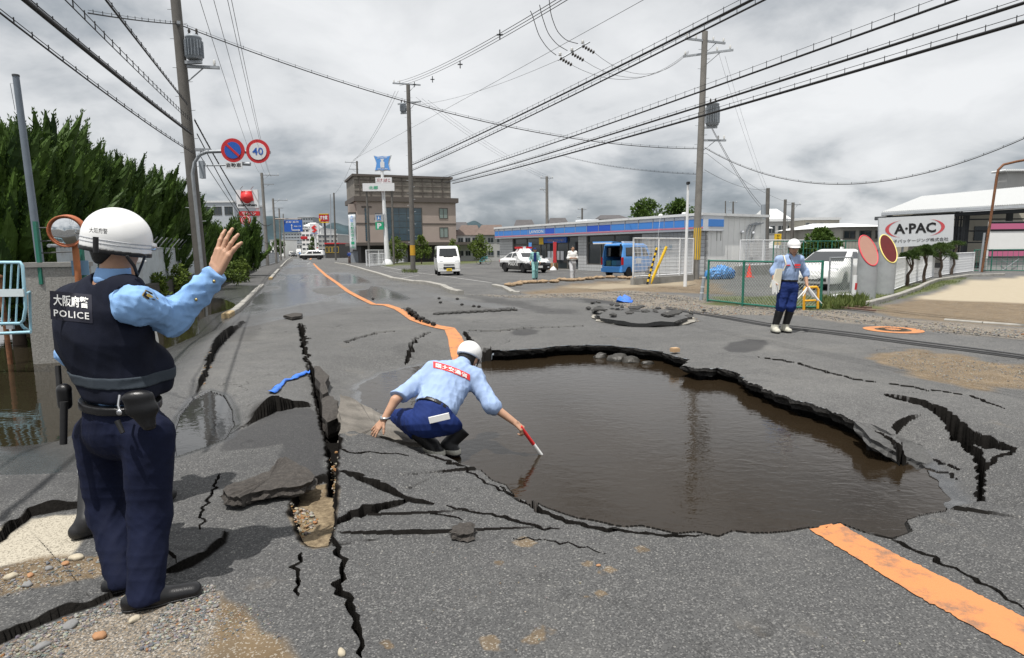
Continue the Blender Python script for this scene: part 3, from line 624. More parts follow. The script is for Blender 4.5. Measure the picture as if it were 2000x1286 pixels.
# ------------------------------------------------------------------ smooth solids: distance fields turned into meshes
def A3(v): return np.array([v[0], v[1], v[2]], np.float32)
def smin(a, b, k):
    h = np.clip(.5+.5*(b-a)/k, 0, 1); return b*(1-h)+a*h-k*h*(1-h)
def smax(a, b, k): return -smin(-a, -b, k)
def cap(a, b, ra, rb=None):
    a, b = A3(a), A3(b); rb = ra if rb is None else rb; d = b-a; L2 = max(float(d@d), 1e-9)
    def f(P):
        q = P-a; t = np.clip(q@d/L2, 0, 1); return np.sqrt(((q-t[:, None]*d)**2).sum(1))-(ra+(rb-ra)*t)
    return f
def ecap(a, b, L, wa, wb):          # flattened capsule: (half width along L, half depth) at both ends
    a, b, L = A3(a), A3(b), A3(Vector(L).normalized()); d = b-a; L2 = max(float(d@d), 1e-9)
    def f(P):
        q = P-a; t = np.clip(q@d/L2, 0, 1); r = q-t[:, None]*d; rl = r@L; rest = (r*r).sum(1)-rl*rl
        w = wa[0]+(wb[0]-wa[0])*t; e = wa[1]+(wb[1]-wa[1])*t
        k = np.sqrt((rl/w)**2+np.maximum(rest, 0)/e**2); return (k-1)*np.minimum(w, e)
    return f
def ell(c, r, ax=None):
    c = A3(c); M3 = np.eye(3, dtype=np.float32) if ax is None else np.array([[*Vector(v).normalized()] for v in ax], np.float32); r = np.array(r, np.float32)
    def f(P):
        q = (P-c)@M3.T; k0 = np.sqrt(((q/r)**2).sum(1)); k1 = np.sqrt(((q/(r*r))**2).sum(1))+1e-9; return k0*(k0-1)/k1
    return f
def halfsp(p, n):                   # keeps what lies behind the plane
    p = A3(p); n = A3(Vector(n).normalized())
    return lambda P: (P-p)@n
def union(fs, k):
    def f(P):
        v = fs[0](P)
        for g in fs[1:]: v = smin(v, g(P), k)
        return v
    return f
def folds(P, seed, freq, amp, stretch=(1, 1, 1)):
    rg = np.random.RandomState(seed); v = 0; S = np.array(stretch, np.float32); Q = P*S
    wv = np.sin(Q@rg.normal(0, freq*.5, 3).astype(np.float32)+rg.uniform(0, 6))
    for i in range(4):
        kk = rg.normal(0, 1, 3).astype(np.float32); kk *= freq*(1+.5*i)/np.linalg.norm(kk)
        s_ = np.sin(Q@kk+1.6*wv+rg.uniform(0, 6)); v = v+(1-np.abs(s_))**1.5/(1+.5*i)
    return -(v-.8)*amp*.42
def surf(f, lo, hi, res):
    B = 8; lo = np.array(lo, np.float32); hi = np.array(hi, np.float32)
    nb = np.ceil((hi-lo)/res/B).astype(int)+1; n = nb*B
    bc = np.stack(np.meshgrid(*[np.arange(k) for k in nb], indexing='ij'), -1).reshape(-1, 3)
    cen = lo+((bc+.5)*B*res).astype(np.float32); fv = f(cen.astype(np.float32)); near = np.abs(fv) < B*res*1.05+.012
    V = np.repeat(np.repeat(np.repeat(fv.reshape(nb), B, 0), B, 1), B, 2).astype(np.float32)
    off = np.stack(np.meshgrid(*[np.arange(B)]*3, indexing='ij'), -1).reshape(-1, 3)
    bi = bc[near]; ii = (bi[:, None, :]*B+off[None]).reshape(-1, 3)
    vals = np.empty(len(ii), np.float32)
    for s0 in range(0, len(ii), 400000): vals[s0:s0+400000] = f((lo+ii[s0:s0+400000]*res).astype(np.float32))
    V[ii[:, 0], ii[:, 1], ii[:, 2]] = vals
    S = V < 0; c = np.zeros(tuple(n-1), np.int8)
    for dx in (0, 1):
        for dy in (0, 1):
            for dz in (0, 1): c += S[dx:n[0]-1+dx, dy:n[1]-1+dy, dz:n[2]-1+dz]
    act = (c > 0) & (c < 8); ci = np.argwhere(act); m = len(ci); idn = np.full(act.shape, -1, np.int32); idn[act] = np.arange(m)
    acc = np.zeros((m, 3)); cnt = np.zeros(m)
    cor = [np.array(q) for q in ((0, 0, 0), (1, 0, 0), (0, 1, 0), (1, 1, 0), (0, 0, 1), (1, 0, 1), (0, 1, 1), (1, 1, 1))]
    vv = [V[ci[:, 0]+q[0], ci[:, 1]+q[1], ci[:, 2]+q[2]] for q in cor]
    for a_ in range(8):
        for ax_ in range(3):
            if cor[a_][ax_]: continue
            b_ = a_ | (1 << ax_); va, vb = vv[a_], vv[b_]; x = (va < 0) != (vb < 0)
            t = np.where(x, va/np.where(x, va-vb, 1), 0); acc += np.where(x[:, None], cor[a_]+(cor[b_]-cor[a_])*t[:, None], 0); cnt += x
    verts = lo+(ci+acc/np.maximum(cnt, 1)[:, None])*res; faces = []
    for ax_ in range(3):
        u, w = (ax_+1) % 3, (ax_+2) % 3; sl0 = [slice(1, -1)]*3; sl0[ax_] = slice(0, -1); sl1 = list(sl0); sl1[ax_] = slice(1, None)
        s0, s1 = S[tuple(sl0)], S[tuple(sl1)]
        for sgn, cond in ((1, s0 & ~s1), (0, ~s0 & s1)):
            e_ = np.argwhere(cond); base = e_.copy()
            for q in (u, w): base[:, q] += 1
            def idx_(du, dw):
                k_ = base.copy(); k_[:, u] += du; k_[:, w] += dw; k_ = np.clip(k_, 0, np.array(act.shape)-1); return idn[k_[:, 0], k_[:, 1], k_[:, 2]]
            q4 = np.stack([idx_(-1, -1), idx_(0, -1), idx_(0, 0), idx_(-1, 0)], 1)
            if not sgn: q4 = q4[:, ::-1]
            faces.append(q4)
    Fq = np.concatenate(faces); Fq = Fq[(Fq >= 0).all(1)]
    return verts, Fq
def sdf_part(name, f, lo, hi, res, m, parent):
    V, Fq = surf(f, lo, hi, res); off = np.array(wloc(parent)) if parent is not None else 0
    return link(name, np_mesh(name, V-off, Fq), m, parent)
def bounds(pts, mrg):
    a = np.array([[*p] for p in pts]); return a.min(0)-mrg, a.max(0)+mrg
def hand_prims(w, d, nrm, lat, curl=.5, spread=.12, s=1.0, thumb=(.55, .75, .25), tcurl=.3):
    """palm and five fingers: d along the palm, nrm the way the palm faces, lat towards the thumb"""
    w = Vector(w); d = Vector(d).normalized(); nrm = Vector(nrm); nrm = (nrm-d*nrm.dot(d)).normalized(); lat = Vector(lat); lat = (lat-d*lat.dot(d)-nrm*lat.dot(nrm)).normalized()
    out = []; tips = []
    cu = curl if isinstance(curl, (list, tuple)) else [curl]*4
    for i, (o, L) in enumerate(((.030, 1.0), (.010, 1.08), (-.010, 1.0), (-.029, .80))):
        kn = w+d*(.088-.006*abs(i-1))*s+lat*(o*s); out.append(cap(w+lat*(o*.55*s)+d*.008, kn, .0150*s, .0125*s))
        a = -spread*(i-1.3); dd = d*math.cos(a)+lat*math.sin(a)
        p = kn; th = 0
        for j, l in enumerate((.043, .027, .021)):
            th += cu[i]*(.7 if j == 0 else 1.0); q = p+(dd*math.cos(th)+nrm*math.sin(th))*(l*L*s)
            out.append(cap(p, q, (.0098-.0011*j)*s, (.0090-.0012*j)*s)); p = q
        tips.append(p)
    b0 = w+d*.022*s+lat*.024*s; td = (d*thumb[0]+lat*thumb[1]+nrm*thumb[2]).normalized(); b1 = b0+td*.042*s; td2 = (td*math.cos(tcurl)+(d*.8+nrm*.6)*math.sin(tcurl)).normalized()
    b2 = b1+td2*.030*s; b3 = b2+td2*.022*s
    out += [cap(w+d*.01*s, b0, .017*s, .016*s), cap(b0, b1, .0150*s, .0115*s), cap(b1, b2, .0112*s, .0100*s), cap(b2, b3, .0098*s, .0080*s)]
    return out, tips
m_skin = mat('skin', (.43, .25, .165), .5, var=.12, vscale=14, spec=.4, bump=.0006, bscale=120)
m_hair = mat('black_hair', (.012, .011, .010), .55, bump=.004, bscale=90)
m_navy = mat('navy_vest_cloth', (.010, .012, .022), .85, var=.3, vscale=9, bump=.0012, bscale=260, spec=.15)
m_navytr = mat('navy_trouser_cloth', (.0065, .0095, .028), .8, var=.25, vscale=7, bump=.0008, bscale=300, spec=.2)
m_ltblue = mat('light_blue_shirt_cloth', (.235, .41, .70), .8, var=.07, vscale=5, bump=.0006, bscale=320, spec=.2)
m_wkblue = mat('pale_blue_work_shirt_cloth', (.30, .40, .60), .85, var=.08, vscale=6, bump=.0006, bscale=300, spec=.2)
m_royal = mat('royal_blue_trouser_cloth', (.014, .030, .130), .8, var=.25, vscale=6, bump=.0006, bscale=300, spec=.2)
m_helmet = mat('white_helmet_shell', (.80, .80, .79), .28, var=.03, dirt=.12, dcol=(.55, .53, .48), dscale=9, coat=.3)
m_black = mat('black_rubber', (.012, .012, .013), .5, var=.3, vscale=20)
m_leather = mat('black_leather', (.008, .008, .009), .32, bump=.0008, bscale=180)
m_bootw = mat('pale_boot_rubber', (.50, .49, .42), .55, dirt=.5, dcol=(.20, .17, .12), dscale=12)
m_white = mat('white_print', (.80, .80, .78), .7)
m_red = mat('red_plastic', (.62, .03, .03), .45)
m_redpatch = mat('red_badge_cloth', (.72, .045, .045), .75)
m_grey = mat('grey_cloth', (.16, .16, .17), .85, var=.15, bump=.0008, bscale=200)
m_steel = mat('bright_steel', (.55, .55, .56), .3, metal=1.0)
m_glove = mat('white_cotton_gloves', (.74, .74, .72), .9, var=.06, bump=.001, bscale=150)

def person(label, J, res, wear, group=None, hands=None, facing=None, headf=None, headu=(0, 0, 1), shirt=None, trousers=None, shirt_m=None, trouser_m=None, sleeve='long', foot=None,
           hat=None, sc_=1.0, face=False, skinres=None, foldamp=.010, trot=(.105, .078, .070), boot_h=.30, bw=(.176, .128)):
    """J: joints in world coordinates. Returns the root Empty."""
    base = Vector(((J['ankL'][0]+J['ankR'][0])/2, (J['ankL'][1]+J['ankR'][1])/2, min(J['ankL'][2], J['ankR'][2])-.08))
    root = thing('person', label, 'person', base, 0, group); s = sc_
    F3 = Vector(facing).normalized(); Rt = F3.cross(Vector((0, 0, 1))).normalized(); hf = Vector(headf or facing).normalized(); hu = Vector(headu); hu = (hu-hf*hu.dot(hf)).normalized(); hr = hf.cross(hu)
    V = {k: Vector(v) for k, v in J.items()}; pel, ch, nk, hd = V['pel'], V['chest'], V['neck'], V['head']
    spine = (nk-pel).normalized(); latR = (V['shR']-V['shL']).normalized()
    # skin: head, neck, arms, hands on a hidden trunk: one continuous surface
    prim = [ell(hd+hu*.015*s, (.080*s, .100*s, .105*s), (hr, hf, hu)), ell(hd+hf*.030*s-hu*.055*s, (.056*s, .062*s, .062*s), (hr, hf, hu)), cap(hd-hu*.05*s, nk-spine*.04, .057*s, .062*s),
            ecap(nk-spine*.06, pel, latR, (.12*s, .08*s), (.12*s, .08*s)), ell(hd+hf*.098*s-hu*.012*s, (.014*s, .022*s, .024*s), (hr, hf, hu)),
            ell(hd+hr*.080*s-hu*.005*s, (.010*s, .022*s, .032*s), (hr, hf, hu)), ell(hd-hr*.080*s-hu*.005*s, (.010*s, .022*s, .032*s), (hr, hf, hu))]
    for q in 'LR':
        prim += [cap(V['sh'+q], V['elb'+q], .040*s, .036*s), cap(V['elb'+q], V['wri'+q], .042*s, .027*s)]
    hp = []
    for q, h_ in (hands or {}).items(): hp += h_
    body_f = union(prim, .022*s)
    if hp:
        hf_ = union(hp, .006*s); body = lambda P: smin(body_f(P), hf_(P), .008*s)
    else: body = body_f
    allp = [V[k_] for k_ in V if k_[:3] not in ('kne', 'ank', 'toe', 'hip')]
    lo, hi = bounds(allp, .24*s); sdf_part('body', body, lo, hi, skinres or res, m_skin, root)
    def sleeve_prims():
        out = []
        for q in 'LR':
            a, b, c_ = V['sh'+q], V['elb'+q], V['wri'+q]; e1 = b+(b-a).normalized()*.0
            out += [cap(a+(ch-a)*.18, b, .080*s, .066*s)]
            if sleeve == 'long': out += [cap(b, c_+(c_-b).normalized()*.0, .064*s, .048*s)]
            elif sleeve == 'rolled': out += [cap(b, b+(c_-b)*.25, .064*s, .060*s)]
        return out
    tors = [ecap(ch+spine*.02, ch-spine*.12, latR, (.185*s, .125*s), (.175*s, .125*s)), ecap(ch-spine*.12, pel+spine*.10, latR, (.175*s, .125*s), (.165*s, .120*s)), ecap(nk-spine*.05, ch, latR, (.10*s, .07*s), (.19*s, .12*s)), cap(V['shL'], V['shR'], .072*s, .072*s)]
    sf = shirt(V, s) if shirt else union(tors+sleeve_prims(), .045*s)
    neckcut = cap(hd-hu*.1, nk+spine*.05, .062*s, .060*s); hem = halfsp(pel+spine*.06*s, -spine)
    def shirt_f(P):
        v = sf(P)+folds(P, 3, 24/s, foldamp*1.2*s, (1, 1, .8))+folds(P, 4, 55/s, foldamp*.32*s, (1, 1, .6)); v = smax(v, hem(P), .01*s); return smax(v, -neckcut(P), .012*s)
    lo, hi = bounds([V[k_] for k_ in ('shL', 'shR', 'elbL', 'elbR', 'wriL', 'wriR', 'chest', 'neck', 'pel')], .22*s)
    so = sdf_part('shirt', shirt_f, lo, hi, res, shirt_m, root)
    def collar_f(P): return np.abs(cap(nk-spine*.01, nk+spine*.028*s+hf*.004, .075*s, .066*s)(P)+.004*s)-.006*s
    colc = halfsp(nk+spine*.040*s, spine); colc2 = halfsp(nk-spine*.03*s, -spine)
    lo, hi = bounds([nk], .14*s); sdf_part('collar', lambda P: np.maximum(np.maximum(collar_f(P), colc(P)), colc2(P)), lo, hi, res*.8, shirt_m, so)
    t1, t2, t3 = trot
    tp = [ecap(pel+spine*.07*s, pel-spine*.04*s, latR, (.165*s, .115*s), (.175*s, .125*s))]
    for q in 'LR':
        tp += [cap(V['hip'+q], V['kne'+q], t1*s, t2*s), cap(V['kne'+q], V['ank'+q]+(V['kne'+q]-V['ank'+q])*(.0 if boot_h == 0 else .92), t2*s, t3*s)]
    tf = trousers(V, s) if trousers else union(tp, .030*s); topc = halfsp(pel+spine*.085*s, spine)
    def trou_f(P): return smax(tf(P)+folds(P, 8, 17/s, foldamp*1.2*s, (1, 1, .55))+folds(P, 9, 42/s, foldamp*.6*s, (1, 1, .8)), topc(P), .008*s)
    lo, hi = bounds([V[k_] for k_ in ('pel', 'hipL', 'hipR', 'kneL', 'kneR', 'ankL', 'ankR')], .20*s)
    to = sdf_part('trousers', trou_f, lo, hi, res, trouser_m, root)
    beltf = ecap(pel+spine*.085*s, pel+spine*.06*s, latR, (bw[0]*s, bw[1]*s), (bw[0]*s, bw[1]*s)); b0, b1 = halfsp(pel+spine*.092*s, spine), halfsp(pel+spine*.056*s, -spine)
    lo, hi = bounds([pel], .26*s); sdf_part('belt', lambda P: np.maximum(np.maximum(beltf(P), b0(P)), b1(P)), lo, hi, res*.8, m_leather, root)
    for q in 'LR':
        an, toe, kn = V['ank'+q], V['toe'+q], V['kne'+q]
        fd = (toe-an); fd.z = 0; fd.normalize(); sl = Vector((an.x, an.y, toe.z)); w_ = fd.cross(Vector((0, 0, 1)))
        if foot == 'boot':
            up = an+(kn-an).normalized()*boot_h*s; kr = .072
            bf = union([cap(an, up, .058*s, .078*s), ecap(sl-fd*.055*s+Vector((0, 0, .045*s)), toe-fd*.05*s+Vector((0, 0, .038*s)), w_, (.046*s, .048*s), (.052*s, .042*s)), cap(an, sl+fd*.05*s+Vector((0, 0, .05*s)), .056*s, .05*s)], .03*s)
            tc_ = halfsp(up, up-an); gc = halfsp(sl, (0, 0, -1)); lo, hi = bounds([an, up, toe, sl-fd*.1*s], .12*s)
            bo = sdf_part('boot', lambda P: np.maximum(np.maximum(bf(P), tc_(P)), gc(P)), lo, hi, res*.8, m_black, root)
            if wear.get('boot2'):
                b2 = lambda P: np.maximum(np.maximum(bf(P)-.003*s, gc(P)), halfsp(an+Vector((0, 0, (-.02 if wear['boot2'] == 2 else .07)*s)), (0, 0, 1))(P))
                sdf_part('boot_foot', b2, lo, hi, res*.8, m_bootw, bo)
                sdf_part('sole', lambda P: np.maximum(np.maximum(bf(P)-.006*s, halfsp(sl+Vector((0, 0, .028*s)), (0, 0, 1))(P)), halfsp(sl-Vector((0, 0, .002)), (0, 0, -1))(P)), lo, hi, res*.8, m_black, bo)
        else:
            bf = union([ecap(sl-fd*.055*s+Vector((0, 0, .040*s)), toe-fd*.05*s+Vector((0, 0, .030*s)), w_, (.040*s, .044*s), (.046*s, .036*s)), cap(an, sl+fd*.04*s+Vector((0, 0, .045*s)), .048*s, .045*s)], .03*s)
            gc = halfsp(sl, (0, 0, -1)); lo, hi = bounds([an, toe, sl-fd*.1*s], .12*s)
            bo = sdf_part('shoe', lambda P: np.maximum(bf(P), gc(P)), lo, hi, res*.8, m_leather, root)
            sdf_part('sole', lambda P: np.maximum(np.maximum(bf(P)-.005*s, halfsp(sl+Vector((0, 0, .020*s)), (0, 0, 1))(P)), gc(P)-.001), lo, hi, res*.8, m_black, bo)
    # hair
    hc = halfsp(hd-hu*.02*s+hf*.03*s, (hf*.75-hu*.65)); hairf = union([ell(hd+hu*.018*s-hf*.006*s, (.087*s, .106*s, .110*s), (hr, hf, hu)), ell(hd-hu*.05*s-hf*.035*s, (.066*s, .062*s, .07*s), (hr, hf, hu))], .02); low = halfsp(hd-hu*.105*s, -hu)
    lo, hi = bounds([hd], .16*s); sdf_part('hair', lambda P: smax(smax(hairf(P)+folds(P, 5, 60, .002), hc(P), .02*s), low(P), .01), lo, hi, res*.8, wear.get('hair', m_hair), root)
    if face:
        for sg in (-1, 1):
            e_ = MB(); c_ = hd+hf*.092*s+hr*(sg*.032*s)+hu*.006*s; e_.lathe([(.001, .006*s), (.009*s, .004*s), (.011*s, 0)], c_, 10, (hr, hu*.55, hf)); e_.build('eye', m_black, root)
            e_ = MB(); e_.box(hd+hf*.097*s+hr*(sg*.032*s)+hu*.030*s, (.034*s, .010*s, .007*s), (hr, hf, hu)); e_.build('eyebrow', m_hair, root)
        e_ = MB(); e_.box(hd+hf*.090*s-hu*.066*s, (.042*s, .010*s, .008*s), (hr, hf, hu)); e_.build('mouth', mat('lips', (.30, .12, .10), .5), root)
    if hat == 'helmet':
        c_ = hd+hu*.055*s; hsf = ell(c_, (.112*s, .138*s, .118*s), (hr, hf, hu)); rim = halfsp(c_-hu*.035*s, -hu)
        brim = ell(c_+hf*.07*s-hu*.030*s, (.098*s, .100*s, .014*s), (hr, hf, hu))
        lo, hi = bounds([c_], .22*s); ho = sdf_part('helmet', lambda P: smin(smax(hsf(P), rim(P), .006), brim(P), .012*s), lo, hi, res*.7, m_helmet, root)
        m_ = MB()
        for sg in (-1, 1): m_.tube([c_+hr*(sg*.10*s)-hu*.03*s+hf*.02*s, hd+hr*(sg*.085*s)-hu*.06*s+hf*.04*s, hd+hr*(sg*.03*s)-hu*.115*s+hf*.055*s], .006*s, 5)
        m_.build('chin_strap', m_black, ho)
    elif hat == 'cap':
        c_ = hd+hu*.04*s; hsf = ell(c_, (.096*s, .112*s, .085*s), (hr, hf, hu)); rim = halfsp(c_, -hu); brim = ell(c_+hf*.11*s, (.075*s, .075*s, .012*s), (hr, hf, hu))
        lo, hi = bounds([c_], .24*s); sdf_part('cap', lambda P: smin(smax(hsf(P), rim(P), .006), brim(P), .01), lo, hi, res*.8, wear.get('cap', m_navytr), root)
    return root, V
# ------------------------------------------------------------------ the police officer
Z3_ = Vector((0, 0, 1))
def officer():
    J = dict(pel=H(238, 815, 2.86), chest=H(204, 640, 2.88), neck=H(221, 540, 2.84), head=H(226, 474, 2.86), shR=H(266, 592, 2.74), shL=H(136, 592, 2.99), elbR=H(336, 622, 2.97), wriR=H(421, 536, 3.00),
             elbL=H(142, 690, 3.10), wriL=H(200, 735, 3.20), hipR=H(290, 850, 2.79), hipL=H(196, 848, 2.93), kneR=H(292, 1005, 2.76), kneL=H(212, 1000, 2.92), ankR=H(290, 1158, 2.72), ankL=H(246, 1122, 2.92))
    J['toeR'] = G(402, 1158, 0.0); J['toeL'] = G(330, 1128, 0.0)
    J['ankR'] = G(286, 1186)+Vector((0, 0, .085)); J['ankL'] = G(246, 1152)+Vector((0, 0, .085))
    fw_ = Vector((.60, .80, 0)); la = (J['shR']-J['shL']).normalized()
    wr = J['wriR']; hd_ = (H(440, 484, 3.02)-wr).normalized()
    hp, tips = hand_prims(wr+hd_*.012, hd_, Vector((.30, .95, .0)), Vector((-.9, .35, .3)), curl=[.16, .13, .15, .20], spread=.15, s=1.22, thumb=(.6, .6, .5))
    def shirt(V, s):
        sp = (V['neck']-V['pel']).normalized()
        pr = [ecap(V['chest']+sp*.03, V['pel']+sp*.08, la, (.185, .120), (.160, .110)), cap(V['shL']+(V['chest']-V['shL'])*.25, V['shR']+(V['chest']-V['shR'])*.12, .070, .078), cap(V['neck']-sp*.09, V['neck']-sp*.02, .115, .066),
              cap(V['shR'], V['elbR'], .080, .078), cap(V['elbR'], V['wriR']-(V['wriR']-V['elbR'])*.02, .082, .054), cap(V['shL'], V['elbL'], .062, .06), cap(V['elbL'], V['wriL'], .06, .045)]
        f0 = union(pr, .05); cut = halfsp(V['wriR']+(V['wriR']-V['elbR']).normalized()*.015, V['wriR']-V['elbR'])
        return lambda P: smax(f0(P)+folds(P, 31, 19, .020, (1.2, 1.2, 1))+folds(P, 33, 36, .009), cut(P), .006)
    def trousers(V, s):
        sp = (V['neck']-V['pel']).normalized()
        pr = [ecap(V['pel']+sp*.08, V['pel']-sp*.06, la, (.190, .140), (.200, .150))]
        for q, e in (('R', 1.0), ('L', 1.0)): pr += [cap(V['hip'+q], V['kne'+q], .115, .090), cap(V['kne'+q], V['ank'+q]+Vector((0, 0, -.035)), .088, .078)]
        f0 = union(pr, .035); g0 = halfsp(Vector((0, 0, .035)), (0, 0, -1))
        return lambda P: smax(f0(P), g0(P), .008)
    root, V = person('police officer in white helmet and navy vest with one arm raised', J, .0065, {}, None, {'R': hp}, fw_, Vector((.88, .47, -.10)), (0.05, 0, 1), shirt, trousers, m_ltblue, m_navytr, 'long', 'shoe', None, 1.0, False, .0048, .008, boot_h=0, bw=(.206, .156))
    sp = (V['neck']-V['pel']).normalized()
    # stab vest over the shirt
    pr = [ecap(V['chest']+sp*.05, V['chest']-sp*.08, la, (.270, .155), (.240, .158)), ecap(V['chest']-sp*.08, V['pel']+sp*.13, la, (.240, .158), (.198, .145)), ecap(V['neck']-sp*.07, V['chest'], la, (.19, .10), (.25, .17)), cap(V['shL']+la*.02, V['neck']-sp*.08-la*.06, .088, .085),
          ell(V['chest']-sp*.23+fw_*.16+la*.09, (.11, .09, .14), (la, fw_, sp))]
    vf = union(pr, .05); armR = cap(V['shR']+la*.045-sp*.05-fw_*.02, V['shR']+la*.22-sp*.03+fw_*.1, .104, .14); armL = cap(V['shL']-la*.10, V['shL']-la*.3, .06, .08); nc = cap(V['neck']-sp*.055, V['neck']+sp*.1, .082, .09); bot = halfsp(V['pel']+sp*.10, -sp)
    def vest(P): return smax(smax(smax(smax(vf(P)+folds(P, 12, 17, .010, (1, 1, .8)), -armR(P), .015), -armL(P), .015), -nc(P), .02), bot(P), .02)
    lo, hi = bounds([V['shL'], V['shR'], V['pel'], V['neck']], .32); vo = sdf_part('vest', vest, lo, hi, .0065, m_navy, root)
    # grey webbing round the vest, belt and pouches
    z0 = V['pel']+sp*.20; wb = lambda P: np.maximum(np.maximum(vf(P)+folds(P, 12, 17, .010, (1, 1, .8))-.006, halfsp(z0+sp*.026, sp)(P)), halfsp(z0-sp*.026, -sp)(P))
    sdf_part('waist_band', wb, lo, hi, .0065, mat('grey_webbing', (.030, .040, .052), .9, bump=.001, bscale=200), vo)
    def on_vest(px, py, out=.004):       # walk along the line of sight to the vest's surface
        d = ray(px, py).normalized(); o = Vector((0, 0, CAMZ)); ts = np.linspace(2.2, 3.4, 1200); P = np.array([[*(o+d*t)] for t in ts], np.float32); v = vest(P); i = int(np.argmax(v < .0)) if (v < 0).any() else int(np.argmin(v))
        return o+d*(ts[i]-out)
    m_ = MB(); gr = [[on_vest(x, y, .003) for x in np.linspace(99, 181, 14)] for y in np.linspace(567, 631, 12)]
    # the print panel leans with the back
    def pan(u, v, out): return on_vest(99+u*82+(1-v)*-2+4*u*0, 568+v*56+u*8, out)
    nu, nv = 16, 12; m_.add([pan(i/nu, j/nv, .003) for j in range(nv+1) for i in range(nu+1)], [(j*(nu+1)+i, j*(nu+1)+i+1, (j+1)*(nu+1)+i+1, (j+1)*(nu+1)+i) for j in range(nv) for i in range(nu)], True)
    pn = m_.build('name_panel', mat('navy_panel', (.013, .014, .026), .7), vo)
    def conf(cx_, cy_, w_, h_): return lambda a, b: pan(cx_+a/w_, cy_-b/h_, .007)
    text('lettering', '大阪府警', m_white, (0, 0, 0), (1, 0, 0), (0, 0, 1), .84, .40, pn, True, 0, .018, 1.0, conf(.5, .30, 1, 1))
    text('lettering', 'POLICE', m_white, (0, 0, 0), (1, 0, 0), (0, 0, 1), .84, .24, pn, True, 0, .012, 1.15, conf(.5, .76, 1, 1))
    # helmet
    hf = Vector((.90, .40, -.17)).normalized(); hu = Vector((.12, .0, 1)); hu = (hu-hf*hu.dot(hf)).normalized(); hr = hf.cross(hu); c_ = H(229, 466, 2.86)
    hsf = ell(c_, (.126, .143, .140), (hr, hf, hu)); rim = halfsp(c_-hu*.055, -hu)
    shell = lambda P: smax(np.where((P-A3(c_))@A3(hu) > 0, hsf(P), ell(c_, (.126, .143, .5), (hr, hf, hu))(P)), rim(P), .006)
    lo, hi = bounds([c_], .30); ho = sdf_part('helmet', shell, lo, hi, .0055, m_helmet, root)
    cut0, cut1 = halfsp(c_-hu*.048, hu), halfsp(c_-hu*.068, -hu); sdf_part('helmet_trim', lambda P: np.maximum(np.maximum(ell(c_, (.129, .146, .5), (hr, hf, hu))(P), cut0(P)), cut1(P)), lo, hi, .005, m_black, ho)
    for dz in (-.010, -.026):
        ck0, ck1 = halfsp(c_+hu*(dz+.004), hu), halfsp(c_+hu*(dz-.004), -hu); sdf_part('helmet_stripe', lambda P: np.maximum(np.maximum(ell(c_, (.1275, .1445, .5), (hr, hf, hu))(P), ck0(P)), ck1(P)), lo, hi, .003, mat('helmet_grey_line', (.42, .43, .45), .5), ho)
    def on_h(px, py, out=.002):
        d = ray(px, py).normalized(); o = Vector((0, 0, CAMZ)); ts = np.linspace(2.3, 3.2, 1500); P = np.array([[*(o+d*t)] for t in ts], np.float32); v = shell(P); i = int(np.argmax(v < 0)) if (v < 0).any() else int(np.argmin(v)); return o+d*(ts[i]-out)
    text('lettering', '大阪府警', m_black, (0, 0, 0), (1, 0, 0), (0, 0, 1), 36, 11, ho, True, 0, .01, 1.0, lambda a, b: on_h(192+a, 451-b+a*.09))
    m_ = MB(); m_.tube([on_h(187, y, .004) for y in (463, 470, 478, 486, 494)], .011, 6); m_.build('goggle_clip', m_black, ho)
    m_ = MB(); m_.lathe([(.002, .02), (.016, .016), (.02, 0), (.02, -.02)], c_+hf*.142-hu*.015, 12, (hr, hu, hf)); m_.build('badge', m_steel, ho)
    hd = V['head']; m_ = MB(); m_.tube([H(247, 500, 2.74), H(262, 520, 2.76), H(268, 537, 2.80), H(262, 548, 2.86)], .0075, 6); m_.tube([H(284, 498, 2.80), H(278, 515, 2.82), H(269, 537, 2.84)], .006, 6); m_.build('chin_strap', m_black, ho)
    m_ = MB(); m_.lathe([(.001, .004), (.024, .004), (.026, 0)], H(292, 576, 2.70), 5, (Vector((1, 0, 0)), Vector((0, .2, 1)), Vector((0, -1, .1))))
    # shoulder patch on the sleeve
    def on_s(px, py, out=.003):
        f0 = shirt(V, 1); d = ray(px, py).normalized(); o = Vector((0, 0, CAMZ)); ts = np.linspace(2.2, 3.4, 900); P = np.array([[*(o+d*t)] for t in ts], np.float32); v = f0(P)+folds(P, 3, 24, .010, (1, 1, .8)); i = int(np.argmax(v < 0)) if (v < 0).any() else int(np.argmin(v)); return o+d*(ts[i]-out)
    sh = [(277, 577), (284, 566), (297, 572), (310, 584), (304, 587), (288, 585)]; ctr = (292, 578)
    def shield(k, out): return [on_s(ctr[0]+(x-ctr[0])*k, ctr[1]+(y-ctr[1])*k, out) for x, y in sh]
    m_ = MB(); m_.add(shield(1, .004), [tuple(range(6))]); po = m_.build('shoulder_patch', mat('patch_gold', (.42, .30, .06), .6), root)
    m_ = MB(); m_.add(shield(.86, .006), [tuple(range(6))]); m_.build('patch_field', m_navy, po)
    m_ = MB(); m_.add(shield(.42, .008), [tuple(range(6))]); m_.build('emblem', MATS['patch_gold'], po)
    for px, py in ((418, 550), (383, 586)):
        m_ = MB(); p = on_s(px, py, .004); m_.lathe([(.001, .004), (.007, .003), (.008, 0)], p, 10, (Vector((1, 0, 0)), Vector((0, 0, 1)), Vector((0, -1, 0)))); m_.build('button', mat('brass', (.35, .28, .12), .4, metal=.8), root)
    # belt kit
    bp = V['pel']+sp*.075; c0 = H(126, 776, 2.80); lo, hi = bounds([c0], .12); sdf_part('radio_pouch', ecap(c0+sp*.035, c0-sp*.035, la, (.036, .03), (.034, .028)), lo, hi, .006, m_leather, root)
